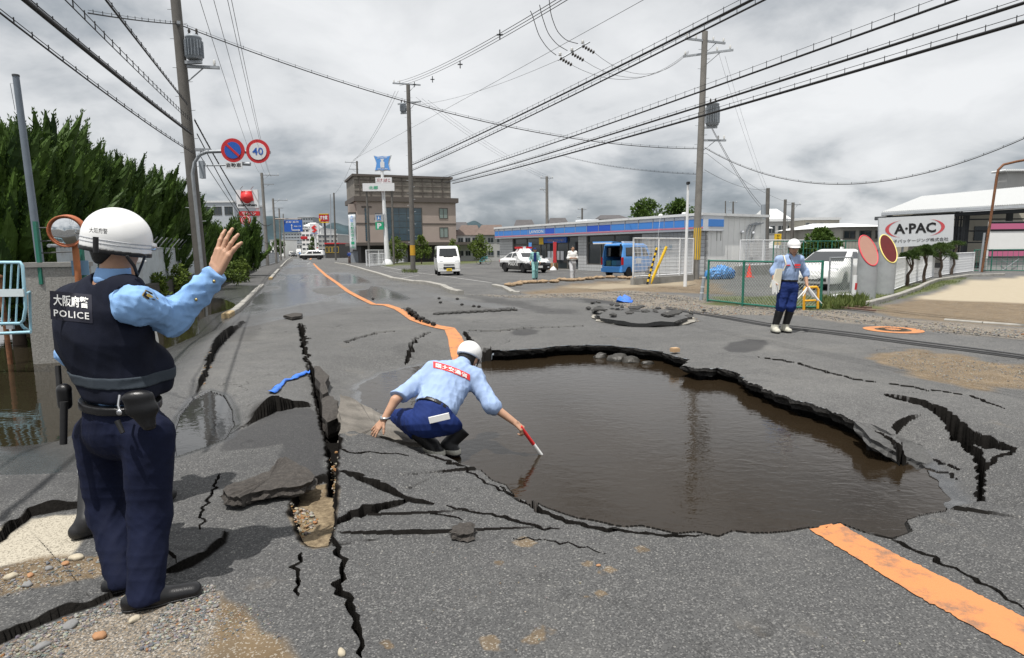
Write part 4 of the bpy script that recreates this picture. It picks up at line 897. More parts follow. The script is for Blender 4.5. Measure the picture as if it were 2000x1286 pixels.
    m_ = MB(); m_.cyl(H(125, 785, 2.76), H(124, 868, 2.74), .016, .015, 10); m_.cyl(H(113, 715, 2.83), H(117, 770, 2.80), .012, .012, 8); m_.build('baton', m_black, root)
    hq = H(278, 800, 2.66); lo, hi = bounds([hq], .18); hl = Vector((.96, .28, 0)); hol_ = union([ecap(hq+Z3_*.055-hl*.012, hq+Z3_*.0, hl, (.066, .034), (.062, .032)), ecap(hq, hq-Z3_*.075+hl*.02, hl, (.06, .03), (.030, .024))], .02); sdf_part('holster', hol_, lo, hi, .006, m_leather, root)
    m_ = MB(); m_.tube([H(234, 772, 2.66), H(231, 792, 2.64), H(236, 806, 2.63)], .006, 6); m_.lathe([(.004, .004), (.013, .003), (.013, -.003), (.004, -.004)], H(233, 806, 2.62), 12, (Vector((1, 0, 0)), Vector((0, 0, 1)), Vector((0, 1, 0)))); m_.build('key_ring', m_steel, root)
    m_ = MB(); m_.cyl(H(229, 822, 2.63), H(240, 846, 2.62), .012, .010, 8); m_.build('flashlight', m_black, root)
    return root
officer()
# ------------------------------------------------------------------ the man standing behind the officer
def behind():
    J = dict(pel=H(232, 800, 3.72), chest=H(232, 640, 3.75), neck=H(232, 572, 3.75), head=H(232, 520, 3.76), shR=H(276, 590, 3.74), shL=H(184, 588, 3.76), elbR=H(282, 668, 3.80), wriR=H(262, 700, 4.0), elbL=H(172, 668, 3.8), wriL=H(200, 700, 4.0),
             hipR=H(255, 810, 3.75), hipL=H(212, 810, 3.70), kneR=H(285, 900, 3.92), kneL=H(185, 915, 3.60))
    J['toeR'] = G(342, 980, .0); J['toeL'] = G(196, 1040, .0); J['ankR'] = G(312, 972, 0)+Vector((-.05, 0, .085)); J['ankL'] = G(176, 1046, 0)+Vector((0, 0, .085))
    return person('person in pale grey jacket and rubber boots mostly hidden behind the officer', J, .011, {}, None, None, (.3, .95, 0), None, (0, 0, 1), None, None, mat('pale_jacket_cloth', (.58, .58, .55), .85, var=.06), mat('pale_grey_trouser_cloth', (.42, .43, .43), .85, var=.06), 'long', 'boot', 'helmet', 1.0, boot_h=.33)
behind()
# ------------------------------------------------------------------ the man crouching at the water's edge
def croucher():
    J = dict(pel=H(842, 812, 5.02), chest=H(882, 735, 5.34), neck=H(903, 712, 5.46), head=H(914, 702, 5.56), shR=H(926, 738, 5.38), shL=H(846, 726, 5.34), elbR=H(960, 792, 5.22), wriR=H(1006, 826, 5.18), elbL=H(772, 782, 5.14), wriL=H(750, 820, 5.06),
             hipR=H(872, 826, 5.06), hipL=H(816, 826, 5.06), kneR=H(938, 800, 5.36), kneL=H(782, 812, 5.40), ankR=H(880, 868, 5.16), ankL=H(852, 872, 5.10), toeR=H(900, 893, 5.20), toeL=H(866, 897, 5.08))
    J['ankR'] = J['toeR']+Vector((-.12, .06, .085)); J['ankL'] = J['toeL']+Vector((-.10, .10, .085))
    wL = J['wriL']; dl = (H(722, 854, 5.03)-wL).normalized(); h1, _ = hand_prims(wL, dl, Vector((.1, .5, -.8)), Vector((.8, 0, -.5)), [.12]*4, .14, 1.0, (.6, .7, .1))
    wR = J['wriR']; dr = (H(1020, 838, 5.17)-wR).normalized(); h2, _ = hand_prims(wR, dr, Vector((-.3, .3, -.9)), Vector((.1, .9, .3)), [1.05]*4, .02, 1.0, (.5, .5, .6), .6)
    def shirt(V, s):
        la = (V['shR']-V['shL']).normalized(); sp = (V['neck']-V['pel']).normalized()
        pr = [ecap(V['chest'], V['pel']+sp*.10, la, (.205, .135), (.19, .13)), cap(V['shL'], V['shR'], .082, .082), cap(V['neck']-sp*.05, V['chest'], .085, .12),
              cap(V['shR'], V['elbR'], .086, .068), cap(V['elbR'], V['elbR']+(V['wriR']-V['elbR'])*.12, .070, .066), cap(V['shL'], V['elbL'], .086, .070), cap(V['elbL'], V['elbL']+(V['wriL']-V['elbL'])*.12, .072, .068)]
        return union(pr, .05)
    def trousers(V, s):
        la = (V['hipR']-V['hipL']).normalized(); sp = (V['neck']-V['pel']).normalized()
        pr = [ecap(V['pel']+sp*.06, V['pel']-Vector((0, 0, .05)), la, (.17, .125), (.185, .14))]
        for q in 'LR': pr += [cap(V['hip'+q], V['kne'+q], .108, .084), cap(V['kne'+q], V['ank'+q]+(V['kne'+q]-V['ank'+q])*.5, .088, .085)]
        return union(pr, .04)
    root, V = person('man in pale blue shirt crouching at the water holding a striped rod', J, .0085, {'boot2': 2}, None, {'L': h1, 'R': h2}, (.25, .95, -.1), (.30, .80, -.52), (.25, .45, .85), shirt, trousers, m_wkblue, m_royal, 'rolled', 'boot', 'helmet', 1.0, False, .0062, .012, boot_h=.20, bw=(.180, .132))
    f0 = shirt(V, 1)
    def on_s(px, py, out=.004):
        d = ray(px, py).normalized(); o = Vector((0, 0, CAMZ)); ts = np.linspace(4.6, 6.0, 900); P = np.array([[*(o+d*t)] for t in ts], np.float32); v = f0(P)+folds(P, 3, 24, .013, (1, 1, .8)); i = int(np.argmax(v < 0)) if (v < 0).any() else int(np.argmin(v)); return o+d*(ts[i]-out)
    def bar(u, v, out): return on_s(846+u*72+v*0, 706+u*14+12*u*u+v*12, out)
    nu, nv = 18, 4; m_ = MB(); m_.add([bar(i/nu, j/nv, .006) for j in range(nv+1) for i in range(nu+1)], [(j*(nu+1)+i, j*(nu+1)+i+1, (j+1)*(nu+1)+i+1, (j+1)*(nu+1)+i) for j in range(nv) for i in range(nu)], True)
    bo = m_.build('back_badge', m_redpatch, root)
    text('lettering', '国土交通省', m_white, (0, 0, 0), (1, 0, 0), (0, 0, 1), .86, .72, bo, True, 0, .02, 1.05, lambda a, b: bar(.5+a, .5-b, .012))
    m_ = MB(); m_.box(H(858, 817, 4.86), (.17, .02, .05), (Vector((.97, 0, .22)), Vector((0, 1, 0)), Vector((-.22, 0, .97)))); m_.build('rolled_gloves', m_glove, root)
    m_ = MB(); m_.lathe([(.040, -.010), (.046, -.010), (.046, .010), (.040, .010)], V['wriL']+(V['elbL']-V['wriL'])*.10, 16, None); m_.build('wristwatch', m_steel, root)
    return root
croucher()
rod = thing('measuring_rod', 'short red and white striped rod dipped into the muddy water', 'rod', G(1062, 897, WATER))
p0, p1, p2 = H(1017, 834, 5.16), H(1042, 868, 5.22), H(1064, 898, 5.27); p3_ = p2+(p2-p1)*.9
for a_, b_, nm, m_ in ((p0, p1, 'red_section', m_red), (p1, p2, 'white_section', m_white), (p2, p3_, 'red_section', m_red)):
    q = MB(); q.cyl(a_, b_, .016, .016, 10); q.build(nm, m_, rod)
# ------------------------------------------------------------------ the man standing beyond the hole
def stander():
    Yb = G(1530, 650).y
    J = dict(pel=H(1539, 556, Yb), chest=H(1541, 520, Yb), neck=H(1544, 500, Yb), head=H(1550, 485, Yb-.04), shR=H(1521, 507, Yb), shL=H(1563, 506, Yb), elbR=H(1511, 530, Yb+.03), wriR=H(1512, 551, Yb-.10), elbL=H(1573, 532, Yb+.03), wriL=H(1576, 557, Yb-.10),
             hipR=H(1530, 562, Yb), hipL=H(1548, 562, Yb), kneR=H(1525, 600, Yb-.03), kneL=H(1545, 600, Yb-.03))
    J['toeR'] = G(1521, 652); J['toeL'] = G(1545, 651); J['ankR'] = J['toeR']+Vector((-.01, .17, .085)); J['ankL'] = J['toeL']+Vector((-.05, .16, .085))
    h1, _ = hand_prims(J['wriR'], (0, -.25, -1), (1, 0, 0), (0, -1, 0), [.8]*4, .05); h2, _ = hand_prims(J['wriL'], (0, -.25, -1), (-1, 0, 0), (0, -1, 0), [.8]*4, .05)
    root, V = person('man in white hard hat and pale blue shirt standing beyond the hole', J, .011, {'boot2': 1}, None, {'R': h1, 'L': h2}, (-.05, -1, 0), (-.12, -.98, -.12), (0, 0, 1), None, None, m_wkblue, m_royal, 'rolled', 'boot', 'helmet', 1.0, True, .009, .014, (.112, .088, .080), .34)
    cf = V['chest']+Vector((0, -.155, 0))
    for dx, dz, w, h in ((-.085, .02, .10, .018), (.095, .02, .11, .040), (.095, -.025, .11, .014)):
        q = MB(); q.box(cf+Vector((dx, .012+abs(dx)*.15, dz)), (w, .012, h)); q.build('chest_badge', m_redpatch, root)
    q = MB(); q.tube([V['neck']+Vector((-.06, -.08, .0)), V['chest']+Vector((.03, -.165, -.02)), V['chest']+Vector((.05, -.165, -.10))], .006, 5); q.build('lanyard', m_black, root)
    # glasses
    q = MB(); hd = V['head']
    for sg in (-1, 1): q.tube([hd+Vector((sg*.034+.026*math.cos(t)-.012, -.110, .006+.017*math.sin(t))) for t in np.linspace(0, 2*math.pi, 13)], .0025, 4)
    q.build('glasses', m_black, root)
    # what he carries
    bag = thing('tote_bag', 'cream canvas tote bag hanging from a man in hard hat', 'bag', V['wriR'])
    q = MB(); b0 = V['wriR']+Vector((.04, -.02, .0)); q.prism([(-.10, -.10), (.06, -.15), (.10, .24), (.0, .24)], b0, Vector((1, 0, 0)), Vector((0, 0, 1)), Vector((0, .07, 0))); q.build('pouch', mat('cream_canvas', (.62, .58, .47), .9, var=.08, bump=.002, bscale=60), bag)
    q = MB(); q.tube([b0+Vector((.11, .0, .20)), V['chest']+Vector((-.12, -.15, .04)), V['shR']+Vector((.06, -.07, .07)), V['shR']+Vector((.05, .08, .06))], .012, 5); q.build('strap', MATS['cream_canvas'], bag)
    for nm, wj, sg, lb in (('work_gloves', 'wriR', -1, 'white work gloves held beside the cream tote bag'), ('folded_tools', 'wriL', 1, 'white gloves and strips dangling from the hand without a bag')):
        o = thing(nm, lb, 'gloves', V[wj]); q = MB(); hp = V[wj]+Vector((0, -.05, -.06))
        if sg < 0:
            for k in range(4): q.cyl(hp+Vector((-.05+.03*k, 0, .10-.02*k)), hp+Vector((-.035+.03*k, -.01, -.16+.03*(k % 2))), .022, .016, 7)
        else:
            for k, (dx, dz) in enumerate(((.10, -.16), (.19, -.22), (.26, -.28), (-.10, -.14), (-.20, -.18))): q.cyl(hp+Vector((-.01, 0, .02)), hp+Vector((dx, -.01*k, dz)), .030 if k < 2 else .016, .022 if k < 2 else .008, 7)
        q.build('glove_bundle', m_glove, o)
stander()
# ------------------------------------------------------------------ people farther off
def walker(px, py, h, label, facing, stride, arms, shirt_m, trouser_m, wear, hat=None, sleeve='long', res=.016, top=None, group=None, hair=None):
    b = G(px, py); s = h/1.72; F3 = Vector(facing).normalized(); Rt = F3.cross(Vector((0, 0, 1))); up = Vector((0, 0, 1))
    if hair: wear['hair'] = hair
    P = lambda r_, f_, z_: b+(Rt*r_+F3*f_+up*z_)*s
    J = dict(pel=P(0, 0, .93), chest=P(0, .01, 1.28), neck=P(0, .01, 1.46), head=P(0, .03, 1.59), shR=P(.17, 0, 1.40), shL=P(-.17, 0, 1.40), hipR=P(.09, 0, .88), hipL=P(-.09, 0, .88),
             kneR=P(.09, .5*stride+.06, .50), kneL=P(-.09, -.5*stride+.04, .50), ankR=P(.09, stride, .085), ankL=P(-.09, -stride, .085), toeR=P(.10, stride+.17, 0), toeL=P(-.10, -stride+.17, 0))
    if arms == 'swing': J.update(elbR=P(.24, -.08-stride*.3, 1.12), wriR=P(.25, .06-stride*.2, .88), elbL=P(-.24, -.02+stride*.3, 1.12), wriL=P(-.25, .16+stride*.3, .90))
    elif arms == 'up': J.update(elbR=P(.22, .10, 1.22), wriR=P(.08, .20, 1.50), elbL=P(-.22, .10, 1.22), wriL=P(-.08, .20, 1.50))
    else: J.update(elbR=P(.23, .0, 1.12), wriR=P(.08, .24, 1.12), elbL=P(-.23, .0, 1.12), wriL=P(-.06, .24, 1.12))
    hs_ = {}
    for q, sg in (('R', 1), ('L', -1)):
        d = (J['wri'+q]-J['elb'+q]).normalized(); hs_[q], _ = hand_prims(J['wri'+q], d, -Rt*sg, F3, [.5]*4, .06, 1.0*s)
    return person(label, J, res, wear, group, hs_, F3, None, (0, 0, 1), None, None, shirt_m, trouser_m, sleeve, 'shoe', hat, s, False, res*.7, .012, (.10, .085, .085), 0)
m_teal = mat('teal_work_cloth', (.22, .43, .42), .85, var=.08); m_whitecl = mat('white_shirt_cloth', (.72, .72, .70), .85, var=.05); m_grcl = mat('light_grey_trouser_cloth', (.46, .46, .47), .85, var=.06)
r_, V_ = walker(1045, 546, 1.70, 'man in teal work clothes and navy cap walking across the lot', (.05, -1, 0), .16, 'swing', m_teal, m_teal, {'cap': m_royal}, 'cap')
q = MB(); q.box(V_['chest']+Vector((0.0, -.135, -.08)), (.15, .03, .46)); q.build('undershirt', m_royal, r_)
walker(1118, 549, 1.76, 'man in white shirt and grey trousers looking down at his hands', (.20, -.98, 0), .22, 'front', m_whitecl, m_grcl, {}, None, 'rolled')
walker(683, 515, 1.62, 'person in blue top raising a camera beside a grey cabinet', (-.25, -.97, 0), .04, 'up', mat('blue_top_cloth', (.05, .10, .36), .85), mat('brown_trouser_cloth', (.10, .07, .06), .85), {}, 'cap', res=.03)
walker(507, 523, 1.66, 'person in white shirt standing by the left footway hedge', (.4, -.9, 0), .05, 'swing', m_whitecl, m_grcl, {}, None, res=.03)
walker(586, 504, 1.70, 'officer in pale blue shirt standing behind the patrol wagon', (.1, -.99, 0), .06, 'swing', m_ltblue, m_navytr, {}, None, res=.035)
# ------------------------------------------------------------------ poles, wires, signs
m_pole = mat('concrete_pole', (.20, .19, .175), .85, var=.2, vscale=3, bump=.003, bscale=40, dirt=.35, dcol=(.11, .10, .09), dscale=1.5)
m_poled = mat('weathered_pole', (.125, .118, .108), .85, var=.2, vscale=3, bump=.003, bscale=40)
m_galv = mat('galvanised_steel', (.34, .36, .38), .5, metal=.4, var=.15, vscale=9)
m_trans = mat('transformer_grey', (.27, .30, .33), .5, var=.12, dirt=.3)
m_wire = mat('black_cable', (.014, .014, .015), .6); m_thin = mat('grey_wire', (.07, .07, .07), .6)
m_ins = mat('insulator_dark', (.05, .045, .04), .3); m_insw = mat('insulator_white', (.6, .6, .58), .3)
m_wpost = mat('white_painted_steel', (.74, .75, .76), .45, dirt=.2, dcol=(.40, .36, .30), dscale=4)
m_yel = mat('yellow_paint', (.72, .46, .02), .5, dirt=.2); m_rust = mat('rusty_steel', (.17, .075, .035), .85, var=.5, vscale=14, dirt=.5, dcol=(.07, .04, .03), dscale=6)
m_sblue = mat('sign_blue', (.02, .10, .42), .4); m_sred = mat('sign_red', (.50, .025, .03), .45); m_swhite = mat('sign_white', (.66, .67, .68), .5); m_sgreen = mat('sign_green', (.02, .33, .17), .5); m_lblue = mat('sign_light_blue', (.10, .30, .68), .45)
m_dkgrey = mat('dark_grey_steel', (.06, .065, .07), .6)
def pole(label, base, top, r0, r1, m=m_pole, group='utility poles', arms=(), trans=None, steps=True, band=None):
    base, top = Vector(base), Vector(top); t = thing('utility_pole', label, 'pole', base, 0, group)
    ax = (top-base); L = ax.length; ax.normalize(); q = MB(); q.cyl(base-ax*.2, top, r0, r1, 14); q.build('shaft', m, t)
    at_ = lambda s: base+ax*s
    if steps:
        for i in range(int((L-2.2)/.45)):
            s = 2.2+i*.45; sg = 1 if i % 2 else -1; q = MB(); rr = r0+(r1-r0)*s/L; q.cyl(at_(s)+Vector((sg*rr*.8, 0, 0)), at_(s)+Vector((sg*(rr+.14), 0, .01)), .011, .011, 5); q.build('step_bolt', m_galv, t)
    for s, d, l0, l1, ins, mt in arms:          # height, direction, reach each side, insulators, material
        d = Vector(d).normalized(); q = MB(); c = at_(s)+Vector((0, -.0, 0)); q.box(c+d*(l1-l0)/2, (l0+l1, .09, .09), (d, Vector((-d.y, d.x, 0)), Vector((0, 0, 1)))); a = q.build('cross_arm', mt, t)
        q = MB(); q.cyl(c+d*min(l1*.6, .8), at_(s-.6), .02, .02, 6); q.build('brace', m_galv, t)
        for k in ins:
            q = MB(); p = c+d*k+Vector((0, 0, .05)); q.lathe([(.02, 0), (.05, .03), (.025, .05), (.06, .09), (.03, .11), (.05, .15), (.02, .19)], p, 8); q.build('insulator', m_insw, a)
    if trans:
        s, d, rr, hh = trans; d = Vector(d).normalized(); c = at_(s)+d*(r0+rr+.03); q = MB()
        q.lathe([(rr*.9, -.02), (rr, 0), (rr, hh), (rr*1.04, hh+.01), (rr*1.04, hh+.05), (rr*.7, hh+.12)], c, 20)
        tr = q.build('transformer', m_trans, t)
        for k in range(18):
            a = 2*math.pi*k/18; q = MB(); q.box(c+Vector((math.cos(a), math.sin(a), 0))*(rr+.02)+Vector((0, 0, hh*.5)), (.05, .015, hh*.8), (Vector((math.cos(a), math.sin(a), 0)), Vector((-math.sin(a), math.cos(a), 0)), Vector((0, 0, 1)))); q.build('fin', m_trans, tr)
        for k in (-1, 1): q = MB(); q.lathe([(.02, 0), (.05, .05), (.03, .1), (.05, .14), (.02, .22)], c+Vector((k*.12, 0, hh+.1)), 8); q.build('bushing', m_ins, tr)
        q = MB(); q.box(at_(s-.1)+d*(r0+rr*.6), (rr*1.6+.3, .12, .10), (d, Vector((-d.y, d.x, 0)), Vector((0, 0, 1)))); q.build('bracket', m_galv, t)
    if band:
        s0, s1, mm = band
        if mm == 'stripes':
            for k in range(5):
                a = -math.pi/2+(k-2)*.55; rr = r0*1.02; c = at_((s0+s1)/2)+Vector((math.cos(a)*rr, math.sin(a)*rr, 0)); q = MB(); q.box(c, (.05, .012, s1-s0), (Vector((-math.sin(a), math.cos(a), 0)), Vector((math.cos(a), math.sin(a), 0)), ax)); q.build('warning_strip', m_yel, t)
        else:
            q = MB(); q.cyl(at_(s0), at_(s1), r0*1.04, r0*1.02, 14); q.build('warning_band', mm, t)
    return t, at_
def wire(label, A, B, sag, r, group, m=None, hang=0.0, n=22, cat='cable', name='overhead_cable', twist=0.0, seed=0):
    A, B = Vector(A), Vector(B); pts = []
    if B.y < 19 and B.y < A.y: B = A+(B-A)*1.4; sag *= .6      # these run on to poles behind the camera
    for i in range(n+1):
        t = i/n; p = A.lerp(B, t); p.z -= 4*sag*t*(1-t); pts.append(p)
    t_ = thing(name, label, cat, A, 0, group); q = MB(); q.tube(pts, r, 6); q.build('conductor', m or m_wire, t_)
    if hang:
        q = MB(); q.tube([p+Vector((0, 0, hang)) for p in pts], max(.006, r*.22), 4); mw = q.build('messenger_wire', m_wire, t_)
        L = (B-A).length; k = int(L/.55); q = MB()
        for i in range(k):
            t = (i+.5)/k; p = A.lerp(B, t); p.z -= 4*sag*t*(1-t); q.cyl(p, p+Vector((0, 0, hang+.03)), .008, .008, 4)
        q.build('hangers', m_wire, mw)['kind'] = 'stuff'
    return t_
Z3 = Vector((0, 0, 1))
# left pole with the transformer
b1 = H(396, 560, 21); b1.z = 0
pa, at1 = pole('tall weathered pole with transformer beside the no parking sign', b1, b1+Vector((-.22, 0, 11.2)), .20, .145, m_poled, arms=((7.65, (1, .2, 0), .1, 1.15, (1.0,), m_galv), (5.0, (1, .2, 0), .1, .65, (), m_galv), (8.9, (-.5, .8, 0), .35, .2, (), m_galv)), trans=(7.85, (1, -.1, 0), .24, .62))
# pole at the corner of the shop's lot
b2 = G(1358, 546)
pb, at2 = pole('tall concrete pole with yellow strips at the shop corner', b2, H(1377, 62, b2.y), .19, .14, m_pole, arms=((11.6, (1, .35, 0), 1.1, 1.2, (-1.0, -.5, .5, 1.1), m_galv), (11.0, (.9, -.4, 0), 1.0, 1.35, (-.9, .6, 1.2), m_galv), (6.9, (1, .1, 0), .1, 1.3, (.9, 1.2), m_galv)), trans=(7.6, (1, -.2, 0), .30, .95), band=(1.0, 2.6, 'stripes'))
# pole by the white van
b3 = G(807, 532)
pc, at3 = pole('concrete pole with one broad yellow band near the white van', b3, H(797, 166, b3.y), .19, .14, m_poled, arms=((13.5, (1, .3, 0), 1.1, .9, (-1.0, -.6), m_galv), (12.2, (1, -.4, 0), .9, 1.0, (), m_galv)), trans=(11.6, (-1, .2, 0), .2, .5), band=(1.25, 2.0, mat('orange_yellow_band', (.55, .30, .02), .6, dirt=.4)))
# poles down the road
def simple_pole(px, py, pt, label, arms=True, r=.17, m=m_pole, side=1, group='utility poles'):
    b = G(px, py); tp = H(pt[0], pt[1], b.y); L = (tp-b).length
    return pole(label, b, tp, r, r*.75, m, group, ((L-.25, RR*side, .2, 1.9, (.8, 1.8), m_galv), (L-1.3, RR*side, .2, 1.3, (), m_galv)) if arms else (), None, False)
simple_pole(523, 519, (511, 338), 'slim pole rising behind the red round sign', True, .20, m_pole)
simple_pole(540, 515, (533, 388), 'pole with transformer carrying the blue direction sign')
simple_pole(549, 509, (545, 408), 'distant pole behind the blue direction sign', False)
simple_pole(556, 505, (553, 418), 'thin far pole along the left footway', False)
simple_pole(703, 510, (697, 315), 'pole standing in front of the beige building', True, .20, m_poled, -1)
simple_pole(656, 509, (652, 377), 'pole with banner near the red and yellow board', False, .17, m_poled)
simple_pole(647, 503, (645, 380), 'far steel pole left of the pole with the banner', False, .14, m_galv)
q = G(1070, 515); 
def bgpole(px, top, Y, label, arms=True, r=.15, m=m_pole, bot=500):
    b = H(px, bot, Y); b.z = 0; tp = H(px+(top[0]-px), top[1], Y)
    L = (tp-b).length
    return pole(label, b, tp, r, r*.75, m, 'poles behind the shop', ((L-.2, (1, .1, 0), .8, .8, (-.7, 0, .7), m_galv), (L-1.6, (-1, .1, 0), .1, .9, (.5, .8), m_galv)) if arms else (), None, False)
bgpole(1069, (1068, 345), 78, 'pole with many insulators behind the flat shop roof', True, .22)
bgpole(1137, (1137, 407), 110, 'far pole between dark roof ridges', True, .2, m_poled)
bgpole(1497, (1500, 368), 52, 'dark pole behind the white shop wall', False, .2, m_poled)
bgpole(1530, (1534, 390), 58, 'brown leaning pole behind the yellow sign', False, .17, m_poled)
bgpole(1546, (1549, 396), 60, 'pole with long cross arm near the cream gable', True, .19, m_poled)
bgpole(1490, (1491, 400), 46, 'grey switch column against the white shop wall', False, .22, m_trans)
bgpole(1416, (1417, 393), 120, 'far thin mast above the shop roof', False, .14, m_poled)
bgpole(1431, (1432, 394), 120, 'far pole with two drums above the shop roof', True, .2, m_poled)
# white post with a camera, by the shop
wp = G(1338, 560); t = thing('camera_post', 'slim white post with small camera beside the mesh panels', 'post', wp); q = MB(); q.cyl(wp, H(1344, 362, wp.y), .075, .05, 10); q.build('shaft', m_wpost, t)
q = MB(); p = H(1344, 358, wp.y); q.box(p, (.10, .22, .10)); q.cyl(p-Z3*.12, p, .02, .02, 6); q.build('camera', m_black, t)
# cables
GB = 'thick cable bundles crossing high above the hole'
for i, (a, b, y1, r, hg) in enumerate((((806, 322), (1480, -22), 14, .030, .13), ((806, 333), (1500, -20), 13.5, .022, .10))):
    wire(('thicker of two black cable bundles rising from the pole by the white van', 'thinner of two black cable bundles rising from the pole by the white van')[i], H(*a, 45.6), H(*b, y1), .35, r, GB, None, hg, 26)
GB2 = 'thick cable bundles passing the shop corner pole'
for i, (a, b, y1, r, hg) in enumerate((((862, 350), (1900, -38), 12, .026, .16), ((870, 357), (2040, -36), 11, .030, .08), ((884, 359), (2080, -10), 11, .034, .12))):
    wire('black cable bundle passing the shop corner pole '+('just above its transformer', 'level with its transformer', 'just below its transformer')[i], H(*a, 60), H(*b, y1), .5, r, GB2, None, hg, 30)
GL = 'cables falling from upper left to the weathered pole'
wire('thickest black cable sloping down to the weathered pole', H(374, 262, 20.8), H(30, -25, 7.5), .12, .034, GL, None, .06, 24)
wire('sagging thin twin cable lowest of those at the weathered pole', H(378, 300, 20.8), H(-40, -30, 7.5), .30, .013, GL, None, .05, 24)
wire('thin twin wires with spacers between the cables at the weathered pole', H(372, 238, 20.8), H(110, -25, 7.5), .10, .008, GL, None, .09, 24)
wire('steep black cable ending high on the weathered pole', H(366, 205, 20.8), H(190, -25, 8.5), .05, .016, GL, None, .05, 20)
wire('long aerial cable crossing the road from weathered pole to shop corner pole', at1(8.95), H(1362, 291, b2.y), .95, .016, 'cables across the road', None, .07, 40)
wire('short aerial cable running up left from the weathered pole top', at1(8.95), H(238, 34, 16), .05, .016, 'cables across the road', None, .06, 10)
wire('thin lower cable crossing the road towards the shop corner pole', H(1100, 305, 52), H(1360, 341, b2.y), .25, .010, 'cables across the road', None, .05, 20)
GR_ = 'cables running down the left footway'; c5 = H(516, 400, 77)
for i, (a, b, s, r) in enumerate((((380, 235), (530, 438), 1.4, .024), ((385, 262), (536, 470), 1.6, .018), ((388, 300), (540, 476), 1.2, .012))):
    wire(('thickest', 'medium thick', 'thinnest')[i]+' dark cable sagging down the left footway from the weathered pole', H(*a, 21), H(*b, 80), s, r, GR_, None, .05 if i == 0 else 0, 24)
GT = 'thin power lines over the left footway'
for i, (a, b) in enumerate((((384, -20), (510, 342)), ((412, -20), (521, 344)), ((440, -20), (529, 345)), ((448, -20), (530, 346)))):
    wire('thin high power line dropping to the slim far pole', H(*a, 15), H(*b, 77), .8, .008, GT, m_thin, 0, 20, 'wire', 'power_line')
GU = 'spaced power lines from the pole by the white van'
for i, dy in enumerate((0, 4, 8)):
    wire('thin spaced power line rising from the pole by the white van', H(776+i*2, 160+dy, 45.5), H(1068+i*9, -22+dy*.3, 16), .8, .010, GU, m_thin, 0, 24, 'wire', 'power_line')
for i, (x, y) in enumerate(((817, 147), (864, 124), (924, 89), (1009, 33))):
    _a, _b, _t = H(778, 164, 45.5), H(1077, -21, 16), (.25, .45, .66, .85)[i]; p = _a.lerp(_b, _t)-Vector((0, 0, 3.2*_t*(1-_t))); t = thing('line_spacer', 'small cross shaped spacer clipped on the three power lines', 'spacer', p, 0, 'line spacers')
    q = MB(); q.box(p, (.04, .04, .30)); q.box(p, (.20, .04, .04)); q.build('cross', m_dkgrey, t)
for i in range(2): wire('double wire falling from the van side pole to the beige building pole', H(772+i*6, 178, 45.5), H(688+i*2, 316, 64), .6, .010, 'wires between right side poles', m_thin, 0, 16, 'wire', 'power_line')
wire('dotted wire falling from the beige building pole down the road', H(687, 318, 64), H(652, 380, 88), .4, .010, 'wires between right side poles', m_thin, 0, 12, 'wire', 'power_line')
for i in range(3): wire('thin line sloping from the van side pole to the pole behind the shop', H(812+i*12, 190+i*3, 45.5), H(1056+i*10, 346, 78), .5, .008, 'lines to the pole behind the shop', m_thin, 0, 16, 'wire', 'power_line')
for i, (a, b, r) in enumerate((((1378, 225), (1486, 400), .014), ((1378, 228), (1484, 404), .012), ((1416, 110), (1500, 372), .006), ((1404, 105), (1496, 376), .006), ((1376, 332), (1500, 370), .010), ((1380, 300), (1548, 398), .008))):
    wire('thin line fanning from the shop corner pole to poles behind', H(*a, b2.y), H(*b, 50), .35, r, 'lines fanning behind the shop', m_thin, 0, 14, 'wire', 'power_line')
wire('slack cable swooping from the shop corner pole over the shed roof', H(1376, 289, b2.y), H(2020, 262, 22), 1.75, .016, 'cables across the road', None, .05, 40)
# dead-end insulators strung in mid air
hb = thing('insulator_bar', 'metal bar with three dark insulator strings hung in mid air', 'insulators', H(1118, 112, 26)); q = MB(); q.cyl(H(1090, 118, 26), H(1152, 82, 26), .03, .03, 8); q.build('bar', m_galv, hb)
for i, (x, y) in enumerate(((1094, 112), (1117, 103), (1138, 88))):
    q = MB(); a, b = H(x, y+2, 26), H(x+24, y+16, 26); d = (b-a).normalized(); o = d.orthogonal().normalized()
    for k in range(5): c = a+(b-a)*(k+.5)/5; q.lathe([(.02, -.06), (.075, -.03), (.075, 0), (.02, .04)], c, 8, (o, d.cross(o), d))
    q.build('insulator_string', m_ins, hb); q = MB(); q.lathe([(.02, 0), (.08, .03), (.03, .06), (.07, .10), (.03, .14)], H(x, y-2, 26), 8); q.build('pin_insulator', m_insw, hb)
    wire('thin slack line from the mid air insulators to the shop corner pole', b, H(1345, 100+i*2, b2.y), .9, .008, 'lines from the mid air insulators', m_thin, 0, 14, 'wire', 'power_line')
    pts = [H(1036+i*18+(0 if i < 2 else 0), -6 if i == 2 else 22-i*12, 22), H(1040+i*18, 30, 22.5), H(1052+i*18, 70-i*4, 23.5), H(1070+i*18, 96-i*8, 25), H(x-4, y-1, 26)]
    sp = [];
    for k in range(len(pts)-1):
        for j in range(5): sp.append(pts[k].lerp(pts[k+1], j/5))
    for _ in range(3): sp = [sp[0]]+[(sp[k-1]+sp[k]*2+sp[k+1])/4 for k in range(1, len(sp)-1)]+[sp[-1]]
    tt = thing('jumper_wire', 'looping jumper wire dropping to the mid air insulators', 'wire', sp[0], 0, 'jumper loops'); q = MB(); q.tube(sp, .014, 5); q.build('conductor', m_wire, tt)
wire('straight stay wire through the mid air bar to upper right', H(690, 312, 64), H(1290, -22, 18), .1, .008, 'stay wires', m_thin, 0, 10, 'wire', 'power_line')
